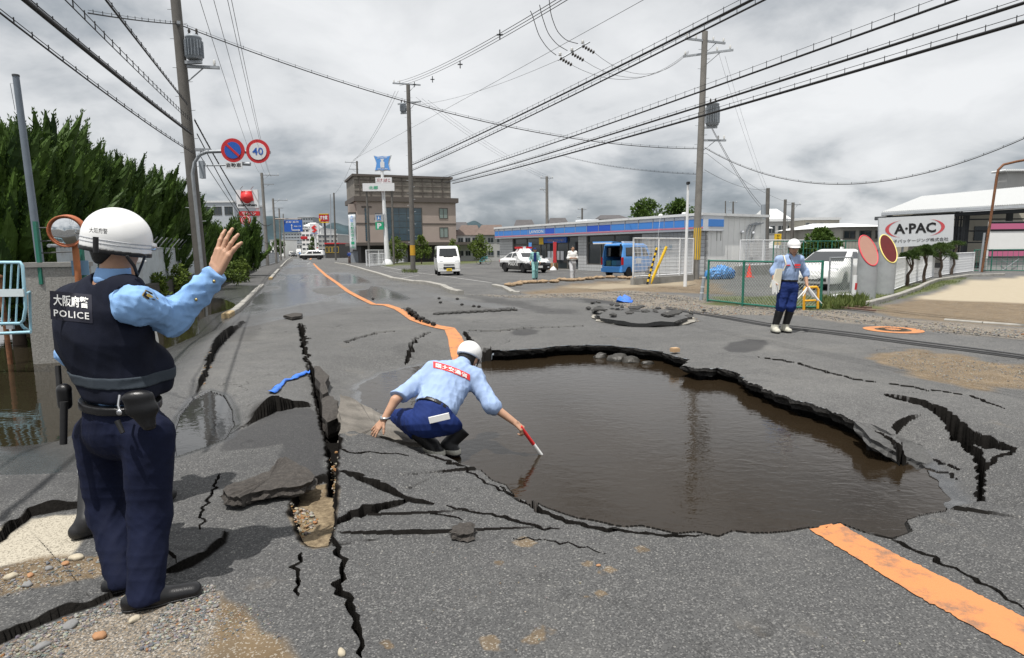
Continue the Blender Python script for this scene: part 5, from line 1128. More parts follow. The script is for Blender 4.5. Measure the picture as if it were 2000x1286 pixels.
wire('fine stay wire from the van side pole to the mid air bar', H(815, 205, 45.5), H(1090, 118, 26), .3, .007, 'stay wires', m_thin, 0, 10, 'wire', 'power_line')
# ---------------- road signs on the curved pipe
ys = 20.4; sg_ = thing('road_sign', 'curved grey pipe carrying no parking and speed limit 40 discs', 'road sign', (H(398, 560, ys).x, ys, 0))
pts = [Vector((H(399, 560, ys).x, ys, 0)), H(384, 420, ys), H(376, 340, ys), H(380, 318, ys), H(390, 303, ys), H(404, 297, ys), H(432, 296, ys), H(528, 298, ys)]
q = MB(); q.tube(pts, .055, 8); q.build('pipe', m_galv, sg_)
q = MB(); q.cyl(H(388, 324, ys), H(450, 323, ys), .025, .025, 6); q.build('lower_arm', m_galv, sg_)
fn = Vector((.05, -1, 0)).normalized(); fx = Vector((1, .05, 0)).normalized()
def disc(c, r, m, name, par, off, n=32, th=.012):
    q = MB(); q.cyl(c+fn*off, c+fn*(off+th), r, r, n, True, False); return q.build(name, m, par)
for (px, py), kind in (((455, 294), 'np'), ((504, 296), '40')):
    c = H(px, py, ys-.10); r = 22*ys/1200; d0 = disc(c, r, m_sred, 'sign_disc', sg_, 0)
    if kind == 'np':
        disc(c, r*.70, m_sblue, 'blue_field', d0, .014); q = MB(); u = (fx*.72-Z3*.69); v = fx*.69+Z3*.72; q.box(c+fn*.032, (r*1.42, .07, .008), (u.normalized(), v.normalized(), fn)); q.build('slash', m_sred, d0)
    else:
        disc(c, r*.72, m_swhite, 'white_field', d0, .014); text('numerals', '40', m_sblue, c+fn*.034, fx, Z3, r*.92, r*.62, d0, True, 0, .01)
c = H(457, 323, ys-.10); q = MB(); q.box(c, (31*ys/1200, .02, 13*ys/1200), (fx, -fn, Z3)); pl_ = q.build('plate', m_swhite, sg_); text('lettering', '自動車', m_black, c+fn*.014, fx, Z3, 27*ys/1200, 8*ys/1200, pl_, True, 0, .015)
q = MB(); q.cyl(H(472, 320, ys), H(489, 321, ys), .06, .06, 10); q.build('lamp_tube', m_galv, sg_); q = MB(); q.box(H(395, 332, ys-.05), (.14, .14, .55)); q.build('control_box', m_trans, sg_)
# ---------------- pachinko hall sign far left
def faces(px0, py0, px1, py1, Y):
    a, b = H(px0, py1, Y), H(px1, py0, Y); return (a+b)/2, b.x-a.x, b.z-a.z
ym = 95; bs = G(507, 510); t = thing('pylon_sign', 'white pylon sign with red M emblem above the left footway', 'pylon sign', (H(506, 490, ym).x, ym, 0))
c, w, h = faces(464, 371, 504, 407, ym); q = MB(); q.box(c, (w, .5, h)); bd = q.build('board', m_swhite, t); f = c+Vector((0, -.27, 0))
for sgn in (-1, 1):
    q = MB(); q.prism([(sgn*.02*w, -.10*h), (sgn*.31*w, -.12*h), (sgn*.24*w, .42*h), (sgn*.06*w, .42*h)], f, (1, 0, 0), (0, 0, 1), (0, -.12, 0)); q.build('emblem_leg', m_red, bd)
q = MB(); q.lathe([(.27*w, 0), (.25*w, .12*w), (.15*w, .2*w), (.01, .24*w)], f+Vector((0, -.02, .08*h)), 20, (Vector((1, 0, 0)), Vector((0, 0, 1)), Vector((0, -1, 0)))); q.build('emblem_dome', m_red, bd)
text('lettering', 'maruhan', m_black, f+Vector((0, -.02, -.33*h)), (1, 0, 0), (0, 0, 1), w*.86, h*.15, bd, True, 0, .04)
c, w, h = faces(468, 413, 507, 422, ym-.1); q = MB(); q.box(c, (w, .4, h)); bd = q.build('name_strip', m_sred, t); text('lettering', 'マルハン', m_swhite, c+Vector((0, -.22, 0)), (1, 0, 0), (0, 0, 1), w*.68, h*.62, bd, True, 0, .02)
q = MB(); q.cyl((H(504, 500, ym).x, ym+.3, 0), H(503, 400, ym+.3), .32, .30, 12); q.build('column', m_wpost, t)
for dx in (468, 489): q = MB(); q.cyl(H(dx, 371, ym), H(dx+6, 364, ym-1), .06, .06, 5); q.build('floodlight_arm', m_galv, t)
yr = 46; t = thing('round_sign', 'round red sign on a thin red post beside the hedge', 'road sign', (H(477, 545, yr).x, yr, 0)); q = MB(); q.tube([Vector((H(477, 545, yr).x, yr, 0)), H(473, 480, yr), H(470, 440, yr), H(469, 425, yr)], .045, 8); q.build('post', m_sred, t)
c = H(480, 430, yr); d0 = disc(c, .37, m_sred, 'disc', t, 0); disc(c, .31, m_swhite, 'ring', d0, .014); disc(c, .27, m_sred, 'centre', d0, .028); text('lettering', '路線', m_swhite, c+fn*.045, fx, Z3, .40, .20, d0, True, 0, .02)
# ---------------- blue overhead direction sign
yb = 88; t = thing('direction_sign', 'blue overhead direction sign with white arrows on a long arm', 'direction sign', (H(537, 500, yb).x, yb, 0))
q = MB(); q.cyl(H(534, 428, yb), H(589, 428, yb), .10, .07, 8); q.build('arm', mat('rusty_arm', (.30, .26, .23), .7, var=.2), t)
c, w, h = faces(556, 430, 590, 453, yb-.2); q = MB(); q.box(c, (w, .12, h)); bd = q.build('panel', m_sblue, t); f = c+Vector((0, -.08, 0))
q = MB(); q.box(f+Vector((-.08*w, 0, -.18*h)), (.035*w, .03, .42*h)); q.box(f+Vector((.10*w, 0, -.37*h)), (.40*w, .03, .07*h)); q.prism([(.0, .09*h), (.11*w, 0), (0, -.09*h)], f+Vector((.28*w, .015, -.37*h)), (1, 0, 0), (0, 0, 1), (0, -.03, 0)); q.prism([(-.05*w, 0), (.05*w, 0), (0, .13*h)], f+Vector((-.08*w, .015, .02*h)), (1, 0, 0), (0, 0, 1), (0, -.03, 0)); q.build('arrows', m_swhite, bd)
text('lettering', '京都 高槻', m_swhite, f+Vector((-.05*w, 0, .33*h)), (1, 0, 0), (0, 0, 1), w*.72, h*.15, bd, True, 0, .01); text('lettering', '国道171号', m_swhite, f+Vector((.24*w, 0, -.04*h)), (1, 0, 0), (0, 0, 1), w*.38, h*.12, bd, True, 0, .01)
# ---------------- convenience store pylon
yl = G(757, 517).y; bp = G(757, 517); t = thing('pylon_sign', 'white pylon with blue milk can crest above the parking lot', 'pylon sign', bp)
q = MB(); q.cyl(bp, H(746, 332, yl), .30, .16, 14); q.lathe([(.62, 0), (.58, .25), (.32, .6)], bp, 14); q.build('column', m_wpost, t)
def crest(c, w, h, par, dep=.35):
    out = [(-.5, .5), (-.25, .44), (0, .47), (.25, .44), (.5, .5), (.40, .20), (.36, 0), (.40, -.22), (.46, -.46), (.22, -.42), (0, -.46), (-.22, -.42), (-.46, -.46), (-.40, -.22), (-.36, 0), (-.40, .20)]
    q = MB(); q.prism([(u*w*1.08, v*h*1.08) for u, v in out], c+Vector((0, dep/2, 0)), (1, 0, 0), (0, 0, 1), (0, -dep, 0)); a = q.build('crest', m_swhite, par)
    q = MB(); q.prism([(u*w*.98, v*h*.98) for u, v in out], c+Vector((0, -dep/2-.01, 0)), (1, 0, 0), (0, 0, 1), (0, -.03, 0)); q.build('crest_field', m_lblue, a)
    can = [(-.12, -.28), (.12, -.28), (.13, .06), (.07, .14), (.07, .22), (.10, .24), (.10, .29), (-.10, .29), (-.10, .24), (-.07, .22), (-.07, .14), (-.13, .06)]
    q = MB(); q.prism([(u*w, v*h) for u, v in can], c+Vector((0, -dep/2-.05, 0)), (1, 0, 0), (0, 0, 1), (0, -.03, 0)); q.build('milk_can', m_swhite, a)
    return a
c, w, h = faces(732, 305, 763, 335, yl); a = crest(c, w, h, t)
text('lettering', 'LAWSON', m_swhite, c+Vector((0, -.24, .37*h)), (1, 0, 0), (0, 0, 1), w*.6, h*.09, a, True, 0, .02); text('lettering', 'STATION', m_swhite, c+Vector((0, -.24, -.36*h)), (1, 0, 0), (0, 0, 1), w*.6, h*.09, a, True, 0, .02)
c, w, h = faces(734, 347, 765, 358, yl); q = MB(); q.box(c, (w, .3, h)); a = q.build('board', m_swhite, t); text('lettering', '酒たばこ', mat('sign_maroon', (.28, .02, .03), .5), c+Vector((0, -.17, 0)), (1, 0, 0), (0, 0, 1), w*.84, h*.6, a, True, 0, .02)
c, w, h = faces(737, 363, 766, 372, yl-.4); q = MB(); q.box(c, (w, .2, h)); a = q.build('board', MATS['sign_maroon'], t); text('lettering', '銀行ATM', m_swhite, c+Vector((0, -.12, 0)), (1, 0, 0), (0, 0, 1), w*.86, h*.66, a, True, 0, .02)
c, w, h = faces(733, 419, 748, 433, yl-.3); q = MB(); q.box(c, (w, .25, h)); a = q.build('board', m_swhite, t); 
crest(c+Vector((0, -.16, 0)), w*.62, h*.7, a, .03)
c, w, h = faces(734, 434, 749, 449, yl-.3); q = MB(); q.box(c, (w, .25, h)); a = q.build('board', m_sgreen, t); text('lettering', 'P', m_swhite, c+Vector((0, -.14, 0)), (1, 0, 0), (0, 0, 1), w*.55, h*.72, a, True, 0, .04)
q = MB(); q.tube([H(750, 418, yl), H(733, 417, yl), H(732, 430, yl)], .06, 6); q.build('bracket', m_dkgrey, t)
# ---------------- boards down the road
ysk = 150; t = thing('signboard', 'red and yellow rooftop board with white lettering down the road', 'signboard', (H(634, 500, ysk).x, ysk, 0)); c, w, h = faces(624, 418, 642, 433, ysk); q = MB(); q.box(c, (w, .6, h)); a = q.build('board', m_sred, t)
q = MB(); q.box(c+Vector((0, -.31, .46*h)), (w, .1, .10*h)); q.box(c+Vector((-.42*w, -.31, -.30*h)), (.16*w, .1, .38*h)); q.build('yellow_border', m_yel, a); text('lettering', 'すき家', m_swhite, c+Vector((.02*w, -.40, 0)), (1, 0, 0), (0, 0, 1), w*.78, h*.55, a, True, 0, .04)
q = MB(); q.box(c+Vector((0, 0, -.62*h)), (w*.95, .5, .14*h)); q.build('lower_strip', m_yel, t); q = MB(); q.cyl((c.x, ysk+.2, 0), (c.x, ysk+.2, c.z), .25, .25, 8); q.build('column', m_dkgrey, t)
ysz = 170; t = thing('signboard', 'white board with red S emblem far down the road', 'signboard', (H(614, 500, ysz).x, ysz, 0)); c, w, h = faces(606, 437, 623, 458, ysz); q = MB(); q.box(c, (w, .6, h)); a = q.build('board', m_swhite, t)
for sgn in (1, -1): q = MB(); q.prism([(sgn*-.30*w, sgn*.12*h), (sgn*.02*w, sgn*.36*h), (sgn*.26*w, sgn*.20*h), (sgn*-.04*w, sgn*.16*h), (sgn*.30*w, sgn*-.10*h), (sgn*.02*w, sgn*-.02*h)], c+Vector((0, -.32, 0)), (1, 0, 0), (0, 0, 1), (0, -.1, 0)); q.build('emblem', m_red, a)
text('lettering', 'SUZUKI', m_sblue, c+Vector((0, -.34, -.42*h)), (1, 0, 0), (0, 0, 1), w*.7, h*.10, a, True, 0, .02); q = MB(); q.cyl((c.x, ysz+.3, 0), (c.x, ysz+.3, c.z), .3, .3, 8); q.build('column', m_wpost, t)
# banner hung on the beige building's corner
yv = 80; t = thing('banner', 'long white vertical banner with dark green lettering', 'banner', (H(688, 505, yv).x, yv, 0)); a0, a1, b0_, b1_ = H(680, 420, yv), H(694, 419, yv), H(684, 488, yv), H(696, 488, yv)
q = MB(); n = 10; vs = [];
for i in range(n+1):
    for p0_, p1_ in ((a0, b0_), (a1, b1_)): pp = p0_.lerp(p1_, i/n); vs.append(pp+Vector((0, .05*math.sin(i*1.3), 0)))
q.add(vs, [(2*i, 2*i+1, 2*i+3, 2*i+2) for i in range(n)], True); bo = q.build('cloth', mat('banner_white', (.66, .70, .74), .8), t); md = bo.modifiers.new('s', 'SOLIDIFY'); md.thickness = .02
for i, chh in enumerate('大阪北部近郊ホール'): p = a0.lerp(b0_, (i+.6)/9.4)*.5+a1.lerp(b1_, (i+.6)/9.4)*.5; text('lettering', chh, m_sgreen if i > 1 else m_lblue, p+Vector((0, -.08, 0)), (1, 0, 0), (0, 0, 1), .42, .40, bo, True, 0, .01)
c, w, h = faces(709, 358, 770, 374, 72); t = thing('signboard', 'white hall board with green characters on the beige building', 'signboard', (c.x, 72, 0)); q = MB(); q.box(c, (w, .2, h)); a = q.build('board', m_swhite, t); text('lettering', '北都', m_sgreen, c+Vector((-.16*w, -.12, -.06*h)), (1, 0, 0), (0, 0, 1), w*.30, h*.42, a, True, 0, .02)
for s_ in (-.4, .4): q = MB(); q.cyl((c.x+s_*w, 72.2, 0), (c.x+s_*w, 72.2, c.z), .12, .12, 8); q.build('support', m_poled, t)
# ------------------------------------------------------------------ buildings
m_glass = mat('window_glass', (.035, .045, .050), .06, spec=.8); m_glassb = mat('curtain_wall_glass', (.045, .075, .095), .05, spec=.9, var=.3, vscale=.5)
m_alu = mat('aluminium_frame', (.40, .41, .42), .4, metal=.6); m_dkfr = mat('bronze_frame', (.10, .095, .085), .5)
m_beige = mat('beige_render', (.36, .30, .265), .85, var=.06, vscale=.6, bump=.003, bscale=20, dirt=.25, dcol=(.24, .19, .16), dscale=.4)
m_cornice = mat('brown_cornice', (.10, .085, .075), .7); m_darkbase = mat('dark_ground_floor', (.05, .047, .045), .7, var=.2)
m_wwall = mat('white_siding', (.80, .80, .78), .6, var=.03, vscale=.8, dirt=.15, dcol=(.42, .41, .38), dscale=.7)
m_tile = mat('grey_white_tile', (.46, .47, .47), .4, var=.08, vscale=3); m_grout = mat('tile_grout', (.22, .22, .22), .9)
m_fblue = mat('fascia_blue', (.055, .22, .60), .35); m_fblue2 = mat('fascia_deep_blue', (.02, .09, .50), .35); m_fwhite = mat('fascia_white', (.62, .64, .67), .4); m_pink = mat('fascia_pink', (.60, .13, .22), .4)
m_roofw = mat('pale_roof_metal', (.66, .67, .67), .5, var=.05, dirt=.3, dcol=(.45, .45, .43), dscale=1.0); m_cream = mat('cream_wall', (.52, .49, .41), .85, var=.06, vscale=.4, dirt=.3, dcol=(.35, .32, .26), dscale=.3)
m_gwall = mat('grey_render', (.38, .38, .37), .85, var=.08, vscale=.5, dirt=.3, dcol=(.22, .22, .21), dscale=.4); m_rtile = mat('dark_roof_tile', (.075, .070, .072), .7, var=.2, vscale=2); m_rbrown = mat('brown_roof_tile', (.125, .090, .075), .75, var=.2, vscale=2)
m_steeld = mat('dark_steel_frame', (.045, .05, .055), .6); m_concw = mat('concrete_block', (.27, .265, .25), .9, var=.15, vscale=2, bump=.004, bscale=20, dirt=.4, dcol=(.15, .14, .12), dscale=1.2)
class Fr:                                    # a wall's own axes: u along it, n out of it
    def __init__(s, o, u): s.o = Vector((o[0], o[1], 0)); s.u = Vector((u[0], u[1], 0)).normalized(); s.n = Vector((s.u.y, -s.u.x, 0))
    def p(s, u, n, z): return s.o+s.u*u+s.n*n+Z3*z
    def box(s, mb, u0, u1, n0, n1, z0, z1): return mb.box(s.p((u0+u1)/2, (n0+n1)/2, (z0+z1)/2), (abs(u1-u0), abs(n1-n0), abs(z1-z0)), (s.u, s.n, Z3))
    def ux(s, px):                           # where the wall crosses the line of sight through that photo column
        k = (px-CW)/FPX; k2 = k; return (k2*s.o.y-s.o.x)/(s.u.x-k2*s.u.y)
def window(fr, par, u0, u1, z0, z1, n=0.0, frame=m_alu, glass=m_glass, mull=1, fw=.07, sill=False):
    q = MB(); a = .06
    for (x0, x1, y0, y1) in ((u0, u1, z0, z0+fw), (u0, u1, z1-fw, z1), (u0, u0+fw, z0+fw, z1-fw), (u1-fw, u1, z0+fw, z1-fw)): fr.box(q, x0, x1, n-.02, n+a, y0, y1)
    for k in range(1, mull+1): x = u0+(u1-u0)*k/(mull+1); fr.box(q, x-fw*.4, x+fw*.4, n-.02, n+a*.9, z0+fw, z1-fw)
    w = q.build('window', frame, par)
    for k in range(mull+1):
        x0 = u0+(u1-u0)*k/(mull+1)+fw*.5; x1 = u0+(u1-u0)*(k+1)/(mull+1)-fw*.5; q = MB(); fr.box(q, x0, x1, n+.005, n+.02, z0+fw*.9, z1-fw*.9); q.build('pane', glass, w)
    return w
# ---------------- convenience store
C0 = Vector((11.35, 36.3, 0)); fs = Fr(C0, (-.525, .851)); 
if fs.n.dot(Vector((-1, -1, 0))) < 0: fs.n = -fs.n
LEN = 23.6; HS = 3.55; shop = thing('convenience_store', 'low white convenience store with blue fascia and tiled front', 'shop', C0)
si = Vector((.851, .525, 0)); fside = Fr(C0, si); fside.n = Vector((.525, -.851, 0))
# walls as separate pieces so that the glazed front is open
def tilewall(u0, u1, z0, z1):
    q = MB(); fs.box(q, u0, u1, -.30, 0, z0, z1); w = q.build('tile_wall', m_grout, shop)
    q = MB(); n = max(1, int((u1-u0)/.30)); k = int((z1-z0)/.22)
    for i in range(n):
        for j in range(k):
            a = u0+(u1-u0)*i/n; b = u0+(u1-u0)*(i+1)/n; c = z0+(z1-z0)*j/k; d = z0+(z1-z0)*(j+1)/k; fs.box(q, a+.012, b-.012, 0, .015, c+.012, d-.012)
    o = q.build('tiles', m_tile, w); o['kind'] = 'stuff'
ur = fs.ux(1253); up1 = fs.ux(1146); up0 = fs.ux(1130); ue = fs.ux(1054); ul = fs.ux(1003)
tilewall(0, ur, 0, 2.55); tilewall(up1, up0, 0, 2.55); tilewall(ul, LEN, 0, 2.55)
tilewall(ur, up1, 0, .45)
q = MB(); fs.box(q, 0, LEN, -5.5, -5.2, 0, HS-.2); q.build('rear_wall', m_wwall, shop)
q = MB(); fs.box(q, LEN-.2, LEN, -5.2, -.30, 0, HS-.2); q.build('end_wall', m_wwall, shop)
q = MB(); fside.box(q, 0.02, 5.2, -.25, 0, 0, HS-.1); sw = q.build('side_wall', m_wwall, shop)
for k in range(1, 11): q = MB(); fside.box(q, .5*k, .5*k+.012, 0, .012, .4, HS-.12); q.build('panel_joint', mat('joint_grey', (.66, .66, .64), .7), sw)
for u, z in ((1.0, 2.55), (1.35, 2.55), (3.2, 2.45), (4.2, 2.4)):
    q = MB(); q.lathe([(.09, 0), (.11, .03), (.11, .10), (.05, .17)], fside.p(u, .08, z), 10); q.build('vent_hood', m_fwhite, sw); q = MB(); fside.box(q, u-.03, u+.03, 0, .01, z-.55, z); q.build('stain', mat('water_stain', (.30, .30, .28), .8), sw)
q = MB()
for k, u in enumerate((3.6, 3.9, 4.2)): q.tube([fside.p(u, .10, .6), fside.p(u, .10, 2.6), fside.p(u+.2, .12, 2.95), fside.p(u+.9, .12, 3.1)], .04, 6)
q.build('conduits', m_galv, sw)
for u in (3.9, 4.5): q = MB(); fside.box(q, u, u+.4, .05, .35, 1.0, 1.9+.2*(u > 4)); q.build('meter_box', m_gwall, sw)
q = MB(); fs.box(q, -.25, LEN+.1, -5.6, .55, HS-.10, HS+.05); q.build('roof', m_roofw, shop)
q = MB(); fs.box(q, .1, LEN, -5.1, .05, 2.56, 2.62); q.build('ceiling', m_gwall, shop)
q = MB(); fs.box(q, .1, LEN, -5.1, .0, .0, .05); q.build('shop_floor', m_gwall, shop)
# fascia panels, each a piece
zf0, zf1, zf2 = 2.66, 2.82, 3.24
q = MB(); fs.box(q, -.22, LEN+.05, .02, .45, zf0-.08, HS-.11); fa = q.build('fascia', m_fwhite, shop)
cuts = [fs.ux(x) for x in (1372, 1346, 1325, 1306, 1284, 1256, 1230, 1203, 1179, 1156, 1134, 1113, 1094, 1075, 1042, 1027, 1011, 995, 985)]+[LEN+.05]; cuts[0] = -.22
for i in range(len(cuts)-1):
    q = MB(); fs.box(q, cuts[i]+.02, cuts[i+1]-.02, .45, .475, zf1, zf2); q.build('fascia_panel', m_fblue2 if i in (7, 8, 12) else m_fblue, fa)
    q = MB(); fs.box(q, cuts[i+1]-.02, cuts[i+1]+.02, .45, .49, zf1, HS-.13); q.build('fascia_joint', m_alu, fa)
q = MB(); fs.box(q, -.22, LEN+.05, .452, .49, zf0+.06, zf0+.11); q.build('pink_stripe', m_pink, fa)
a = (cuts[13]+cuts[14])/2; text('lettering', 'LAWSON', m_fwhite, fs.p(a, .485, (zf1+zf2)/2), -fs.u, Z3, (cuts[14]-cuts[13])*.82, .26, fa, True, 0, .02)
q = MB(); fside.box(q, -.02, 1.3, .22, .24, zf1, zf2); q.build('fascia_panel', m_fblue, fa); q = MB(); fside.box(q, -.02, 1.3, .0, .22, zf0-.08, HS-.11); q.build('fascia_return', m_fwhite, fa)
# glazing
def bay(u0, u1, z0, z1, n): 
    for k in range(n):
        window(fs, shop, u0+(u1-u0)*k/n, u0+(u1-u0)*(k+1)/n, z0, z1, -.18, m_dkfr, m_glass, 0, .06)
bay(ur, up1, .46, 2.0, 4); bay(ur, up1, 2.02, 2.54, 2); bay(up0, fs.ux(1107), .05, 2.54, 1); bay(fs.ux(1107), fs.ux(1065), .05, 2.1, 2); bay(fs.ux(1065), ue, .05, 2.54, 1); bay(ue, ul, .05, 2.0, 2); bay(ue, ul, 2.02, 2.54, 2)
q = MB(); fs.box(q, fs.ux(1107), fs.ux(1060), -.1, .02, 2.1, 2.54); o = q.build('door_sign', m_sblue, shop); text('lettering', 'マチのほっとステーション', m_yel, fs.p((fs.ux(1107)+fs.ux(1066))/2, .03, 2.3), -fs.u, Z3, 2.2, .2, o)
q = MB(); fs.box(q, fs.ux(1063), fs.ux(1055), .0, .06, 2.0, 2.55); q.build('yellow_sign', m_yel, shop)
for px, m_ in ((1052, m_lblue), (1100, m_sred)):
    b = fs.p(fs.ux(px), .9, 0); t = thing('flag_banner', 'narrow %s advertising flag by the shop entrance' % ('blue' if m_ is m_lblue else 'red'), 'flag', b); q = MB(); q.cyl(b, b+Z3*2.2, .02, .02, 6); q.lathe([(.28, 0), (.25, .10), (.05, .28)], b, 10); q.build('stand', m_wpost, t)
    q = MB(); q.prism([(0, .55), (.42, .60), (.36, 1.3), (.44, 2.15), (0, 2.15)], b, -fs.u, Z3, fs.n*.02); q.build('cloth', m_, t)
for u, m_, z, w, h in ((fs.ux(1092), mat('cardboard', (.34, .22, .12), .9), 0, .7, .5), (fs.ux(1084), m_fwhite, .0, .45, .9)):
    b = fs.p(u, .55, 0); q = MB(); q.box(b+Z3*(h/2+.01), (w, .45, h), (fs.u, fs.n, Z3)); q.box(b+Z3*(h+.02), (w*.92, .40, .02), (fs.u, fs.n, Z3)); q.top('cardboard_box' if h < .6 else 'ad_board', m_, 'brown cardboard box by the shop entrance' if h < .6 else 'white advertising panel by the shop doors', 'box' if h < .6 else 'panel')
for k, px in enumerate((1078, 1071, 1096, 1088)): q = MB(); u = fs.ux(px); fs.box(q, u-.2, u+.2, -.14, -.12, .75, 1.45); q.build('poster', m_fwhite, shop)
for k, px in enumerate((1160, 1172, 1185, 1198, 1210)): q = MB(); u = fs.ux(px); fs.box(q, u-.35, u+.35, -1.2, -.8, .45, 1.2+.3*(k % 3)); q.build('stock_shelf', m_fwhite if k % 2 else m_gwall, shop)
q = MB(); u = fs.ux(1295); fs.box(q, u-.75, u+.75, .01, .05, 1.52, 1.82); o = q.build('wall_plate', mat('teal_plate', (.03, .16, .28), .5), shop); text('lettering', '駐車場', m_fwhite, fs.p(u, .056, 1.67), -fs.u, Z3, 1.1, .2, o)
for u, n in ((9, -3), (4.6, -1.0), (2.6, -1.0)): q = MB(); q.lathe([(.14, 0), (.16, .12), (.10, .22)], fs.p(u, n, HS+.04), 10); q.build('roof_vent', m_roofw, shop)
q = MB(); fs.box(q, 14.5, 16, -4, -2.8, HS+.04, HS+.42); q.build('roof_unit', m_fwhite, shop)
# ---------------- beige hall
B0 = H(700, 490, 85); B0.z = 0; fb = Fr(B0, (.93, .37)); 
if fb.n.y > 0: fb.n = -fb.n
WB = 14.0; fl_ = Fr(B0, (-.37, .93)); fl_.n = Vector((-.93, -.37, 0)); DB = 9.5
hall = thing('hall_building', 'beige three storey hall with large blue glass wall', 'building', B0)
q = MB(); fb.box(q, 0, WB, -DB, 0, 2.6, 8.35); hw2 = q.build('wall', m_beige, hall)
q = MB(); fb.box(q, .4, WB-.4, -DB+.4, -.4, 0, 2.6); q.build('ground_floor', m_darkbase, hall)
q = MB(); fb.box(q, -.35, WB+.35, -DB-.3, .35, 8.35, 9.0); q.build('cornice', m_cornice, hall)
q = MB(); fb.box(q, -.15, WB-.6, -DB+.8, -.3, 9.0, 11.7); q.build('roof_screen', mat('lattice_screen', (.20, .18, .155), .8, var=.35, vscale=1.5), hall); q = MB(); fb.box(q, -.4, WB-.3, -DB+.6, -.1, 11.7, 12.0); q.build('roof_edge', m_cornice, hall)
for k in range(9): q = MB(); fb.box(q, .5+1.45*k, .62+1.45*k, -.3, -.2, 9.0, 11.7); q.build('screen_post', m_cornice, hall)
for z in (9.7, 10.5, 11.2): q = MB(); fb.box(q, -.15, WB-.6, -.28, -.22, z, z+.08); q.build('screen_rail', m_cornice, hall)
q = MB(); fb.box(q, -.6, WB+2.8, -DB, 2.2, 2.35, 2.75); q.build('canopy', m_cornice, hall)
q = MB(); fb.box(q, -.03, WB+.03, .0, .05, 5.25, 5.45); fl_.box(q, 0.03, DB, .0, .05, 5.25, 5.45); q.build('band_course', m_cornice, hall)
for z0, z1 in ((6.1, 7.6), (3.4, 4.9)): window(fb, hall, WB-2.5, WB-1.2, z0, z1, .0, m_dkfr, mat('curtained_glass', (.22, .27, .25), .15), 1, .09)
u0, u1 = fb.ux(755), fb.ux(828)
for i in range(5):
    for j in range(5):
        q = MB(); a, b = u0+(u1-u0)*i/5, u0+(u1-u0)*(i+1)/5; c, d = 3.0+(7.5-3.0)*j/5, 3.0+(7.5-3.0)*(j+1)/5; fb.box(q, a+.03, b-.03, .02, .06, c+.03, d-.03); q.build('glass_panel', m_glassb, hall)
q = MB(); fb.box(q, u0-.1, u1+.1, 0, .03, 2.9, 7.6); q.build('glass_frame', m_dkfr, hall)
ua, ub = fb.ux(719), fb.ux(727)
for j in range(8): q = MB(); fb.box(q, ua, ub, .01, .05, 3.0+j*.56, 3.52+j*.56); q.build('slot_window', m_glassb, hall)
q = MB(); fb.box(q, ua-.4, ub+.4, .01, .08, 7.5, 7.7); q.build('slot_cap', m_cornice, hall)
for z0, z1, k in ((6.0, 7.6, 5), (3.3, 4.9, 4)):
    for i in range(k): window(fl_, hall, 1.2+i*1.55, 2.4+i*1.55, z0, z1, 0, m_dkfr, m_glass, 0, .08)
for i in range(6): window(fl_, hall, .9+i*1.35, 1.9+i*1.35, 9.5, 11.2, -.28, m_dkfr, m_glass, 0, .08)
q = MB(); fl_.box(q, .6, 2.0, .0, .9, 6.9, 8.0); q.build('balcony_box', m_beige, hall)
# ---------------- plain houses, sheds and far blocks
def block(name, label, px0, px1, ptop, Y, dep, wall, roof, rh=0.0, storeys=2, wins=3, group=None, cat='house', rot=0.0, frame=m_alu, roofname='roof', win_w=.9):
    a, b = H(px0, 480, Y), H(px1, 480, Y); a.z = b.z = 0; u = (b-a); w = u.length; u.normalize(); u = Vector((u.x*math.cos(rot)-u.y*math.sin(rot), u.x*math.sin(rot)+u.y*math.cos(rot), 0)); fr = Fr(a, u)
    if fr.n.y > 0: fr.n = -fr.n
    h = H((px0+px1)/2, ptop, Y).z-rh; t = thing(name, label, cat, a, 0, group); q = MB(); fr.box(q, 0, w, -dep, 0, 0, h); q.build('wall', wall, t)
    q = MB()
    if rh > 0:
        e = .35; A_ = [fr.p(-e, e, h-.02), fr.p(w+e, e, h-.02), fr.p(w+e, -dep-e, h-.02), fr.p(-e, -dep-e, h-.02), fr.p(w*.12, -dep/2, h+rh), fr.p(w*.88, -dep/2, h+rh)]
        q.add(A_, [(0, 1, 5, 4), (2, 3, 4, 5), (1, 2, 5), (3, 0, 4), (3, 2, 1, 0)])
    else: fr.box(q, -.15, w+.15, -dep-.15, .15, h, h+.3)
    q.build(roofname, roof, t); sh = h/storeys
    for s in range(storeys):
        for k in range(wins):
            c = w*(k+.5)/wins; ww = min(win_w, w/wins*.75); window(fr, t, c-ww/2, c+ww/2, s*sh+sh*.38, s*sh+sh*.80, 0.0, frame, m_glass, 1 if ww > .7 else 0, .06)
    return t
HG = 'houses behind the parking lot'
block('house', 'grey house with dark tiled roof next to the beige hall', 876, 912, 432, 98, 8, m_gwall, m_rtile, 1.4, 2, 2, HG)
block('house', 'pale house with brown roof behind the parking fence', 893, 935, 438, 92, 8, m_wwall, m_rbrown, 1.6, 2, 3, HG)
block('house', 'grey house with brown hipped roof behind the shop', 932, 985, 437, 90, 9, m_gwall, m_rbrown, 1.6, 2, 3, HG)
block('house', 'house with dark ridge showing above the shop roof', 1004, 1046, 427, 88, 8, m_gwall, m_rtile, 1.8, 2, 2, HG)
block('house', 'house whose dark hipped roof peeps over the fascia', 1073, 1114, 423, 85, 8, m_gwall, m_rtile, 1.9, 2, 2, HG)
block('house', 'flat dark roofed house beside the leafy tree', 1175, 1225, 417, 80, 8, m_gwall, m_rtile, .7, 2, 2, HG)
FG = 'factory buildings behind the fences'
block('factory', 'grey walled factory with tall cream gable behind', 1478, 1552, 433, 75, 12, m_gwall, m_roofw, 0, 2, 4, FG, 'factory')
